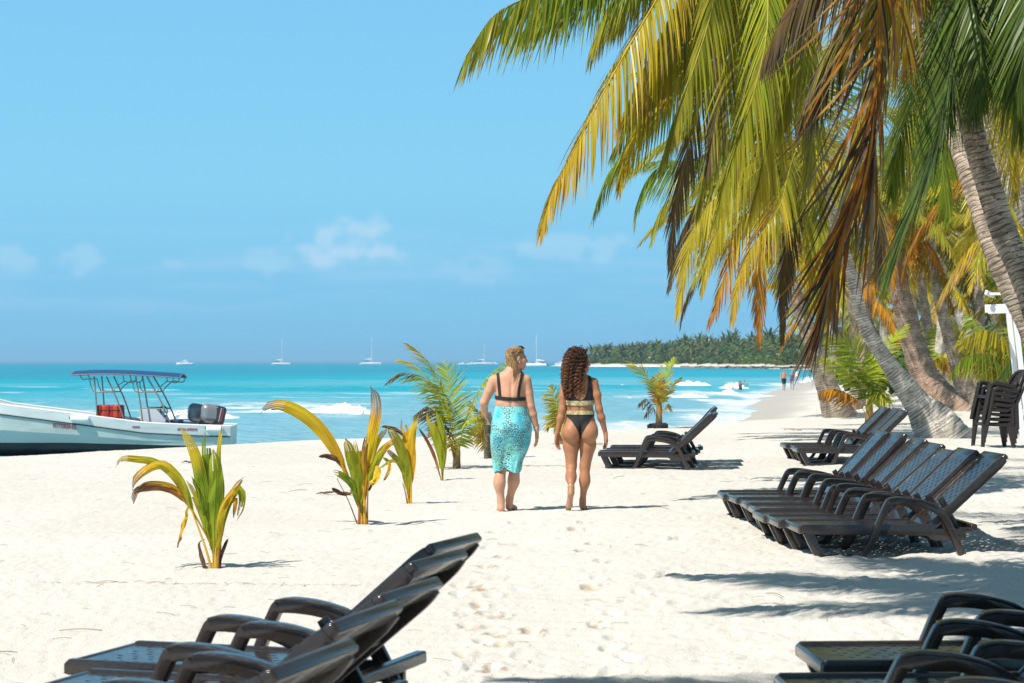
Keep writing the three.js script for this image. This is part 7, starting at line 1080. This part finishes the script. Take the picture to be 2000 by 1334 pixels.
// ---------------------------------------------------------------- low palms at the right, palms overhead outside the picture
palm({ name: 'low_palm', label: 'low spreading palm with yellow fronds below the white pergola', seed: 61, step: 0.05, trunk: [base(1975, 800, 56), P(1970, 760, 56), P(1965, 725, 56)], radii: [0.2, 0.16, 0.12], nuts: 0, fronds: [
  { px: [[1930, 690, 55.5], [1895, 672, 55], [1868, 668, 55]], pal: PAL.olive, leaf: 0.7, pairs: 50, hang: 0.8, wide: 0.045 },
  { px: [[1975, 680, 55], [1950, 652, 54.6], [1915, 645, 54.4], [1880, 665, 54.2]], pal: PAL.yellow, leaf: 0.8, pairs: 60, hang: 1.4, wide: 0.045 },
  { px: [[1990, 690, 55], [2010, 660, 54.6], [2040, 655, 54.4]], pal: PAL.green, leaf: 0.8, pairs: 50, hang: 1, wide: 0.045 },
  { px: [[1950, 700, 54.6], [1920, 690, 54], [1880, 700, 53.6], [1855, 735, 53.4]], pal: PAL.green, leaf: 0.8, pairs: 56, hang: 0.9, wide: 0.045 },
  { px: [[1985, 700, 54.6], [1990, 690, 53.8], [1975, 700, 53], [1950, 740, 52.6]], pal: PAL.dark, leaf: 0.85, pairs: 56, hang: 0.8, wide: 0.045 },
  { px: [[1945, 690, 56.5], [1920, 640, 57], [1890, 615, 57.4]], pal: PAL.green, leaf: 0.8, pairs: 56, hang: 0.5, wide: 0.045 },
  { px: [[1980, 680, 57], [1990, 630, 57.4], [2005, 600, 57.6]], pal: PAL.green, leaf: 0.8, pairs: 56, hang: 0.5, wide: 0.045 },
  { px: [[1935, 715, 55], [1900, 712, 54.6], [1868, 722, 54.4]], pal: PAL.gold, leaf: 0.6, pairs: 44, hang: 0.7, wide: 0.045 }] });
palm({ name: 'low_palm', label: 'small golden palm between the dark trunks of the stand', seed: 63, step: 0.05, trunk: [base(1840, 765, 84), P(1838, 745, 84), P(1836, 720, 84)], radii: [0.2, 0.16, 0.12], nuts: 0, fronds: [
  { px: [[1850, 705, 83.6], [1835, 698, 83.2], [1815, 710, 83]], pal: PAL.gold, leaf: 0.8, pairs: 44, hang: 1, wide: 0.06 }, { px: [[1860, 700, 83.6], [1878, 700, 83], [1890, 720, 82.8]], pal: PAL.gold, leaf: 0.8, pairs: 44, hang: 1, wide: 0.06 }, { px: [[1836, 690, 84.4], [1832, 660, 85], [1825, 640, 85]], pal: PAL.lime, leaf: 0.9, pairs: 44, hang: 0.4, wide: 0.06 }, { px: [[1846, 690, 84.4], [1860, 660, 85], [1880, 645, 85]], pal: PAL.yellow, leaf: 0.9, pairs: 44, hang: 0.4, wide: 0.06 }] });
palm({ label: 'overhanging palm above the picture whose shadow stripes the sand on the right', seed: 65, bark: barkGrey, trunk: [V(4.8, -0.1, -8.3), V(4.5, 1.9, -8.5), V(3.9, 3.9, -8.9), V(2.6, 5.2, -9.3), V(1.2, 5.8, -9.9)], radii: [0.24, 0.16, 0.14, 0.13, 0.12], auto: { n: 30, len: 3.6, el: [1.2, -0.02], leaf: 0.85, pairs: 70, bend: 0.85, oldFrom: 2, hang: 0.6, wide: 0.075 } });
palm({ label: 'palm above and behind the viewpoint shading the lower right loungers', seed: 67, bark: barkGrey, trunk: [V(3.4, -0.1, 0.5), V(3.0, 2.4, -1), V(1.9, 4.6, -3.2), V(0.2, 5.9, -5.6)], radii: [0.24, 0.16, 0.14, 0.12], auto: { n: 32, len: 3.3, el: [1.2, 0.0], leaf: 0.85, pairs: 70, bend: 0.8, oldFrom: 2, hang: 0.6, wide: 0.075 } });
// ---------------------------------------------------------------- dry bits strewn on the sand
{
  const R = rngOf(303), g = new GB(); for (const s of [0]) { const n = 6; for (let k = 0; k <= n; k++) { const t = k / n, x = t - 0.5, y = 0.05 * Math.sin(t * 3.1), z = 0.18 * Math.sin(t * 2.6), w = 0.035 * Math.sin(Math.PI * (0.1 + 0.88 * t)); g.v(V(x, y, z - w), [1, 1, 1]); g.v(V(x, y + 0.02, z), [1, 1, 1]); g.v(V(x, y, z + w), [1, 1, 1]); } for (let k = 0; k < n; k++) for (let j = 0; j < 2; j++) { const a = k * 3 + j; g.q(a, a + 3, a + 4, a + 1); } }
  const im = new THREE.InstancedMesh(g.geo(), dryMat, 2600), o = new THREE.Object3D(), c = new THREE.Color();
  for (let i = 0; i < 2600; i++) { const d = 9 + 36 * Math.pow(R(), 1.6), x = (R() - 0.5) * d * 0.56, k = R(), s = k < 0.82 ? 0.014 + 0.03 * R() : k < 0.985 ? 0.05 + 0.08 * R() : 0.12 + 0.12 * R(); if (d > interp(CREST.map(([a, b]) => [b, a]), x) - 0.5) { o.position.set(x * 0.3, groundY(x * 0.3, 14) + 0.004, -14); } else o.position.set(x, groundY(x, d) + 0.004, -d); o.rotation.set((R() - 0.5) * 0.3, R() * 6.28, (R() - 0.5) * 0.3); o.scale.set(s, s, s * (k < 0.82 ? 1.3 : 0.4)); o.updateMatrix(); im.setMatrixAt(i, o.matrix); const q = R(); c.setRGB(...(q < 0.4 ? [0.10, 0.07, 0.045] : q < 0.75 ? [0.24, 0.17, 0.10] : [0.34, 0.24, 0.12])); im.setColorAt(i, c); }
  im.name = 'beach_litter'; im.userData.kind = 'stuff'; tag(im, 'dry leaf bits, twigs and weed strewn over the sand', 'litter'); scene.add(im);
  // a few larger dry leaves one can pick out
  [[1548, 843, 0.42, -0.1, 'orange dry leaf lying on the sand in front of the curved trunk'], [365, 906, 0.16, 0.5, 'small curled dry leaf on the sand right of the launch bow'], [660, 972, 0.5, -0.05, 'long dark dry leaf behind the second young palm foot']].forEach(([px, py, L, a, label], i) => { const p = onSand(px, py), q = [V(-L / 2, 0.012, 0), V(-L / 6, 0.04, 0.03), V(L / 6, 0.03, -0.02), V(L / 2, 0.015, 0.03)].map((v) => v.applyAxisAngle(V(0, 1, 0), a)); const m = top('dry_leaf', bladeGeo(q, 0.07, i === 0 ? [[0, CO], [0.6, [0.5, 0.22, 0.05]], [1, CB]] : DEAD, { seed: 700 + i, face: V(0, 1, 0.2).normalize() }), dryMat); m.position.copy(p); tag(m, label, 'leaf'); });
}
scene.traverse((o) => { if (o.isMesh) { o.castShadow = true; o.receiveShadow = true; } });
renderer.render(scene, camera);
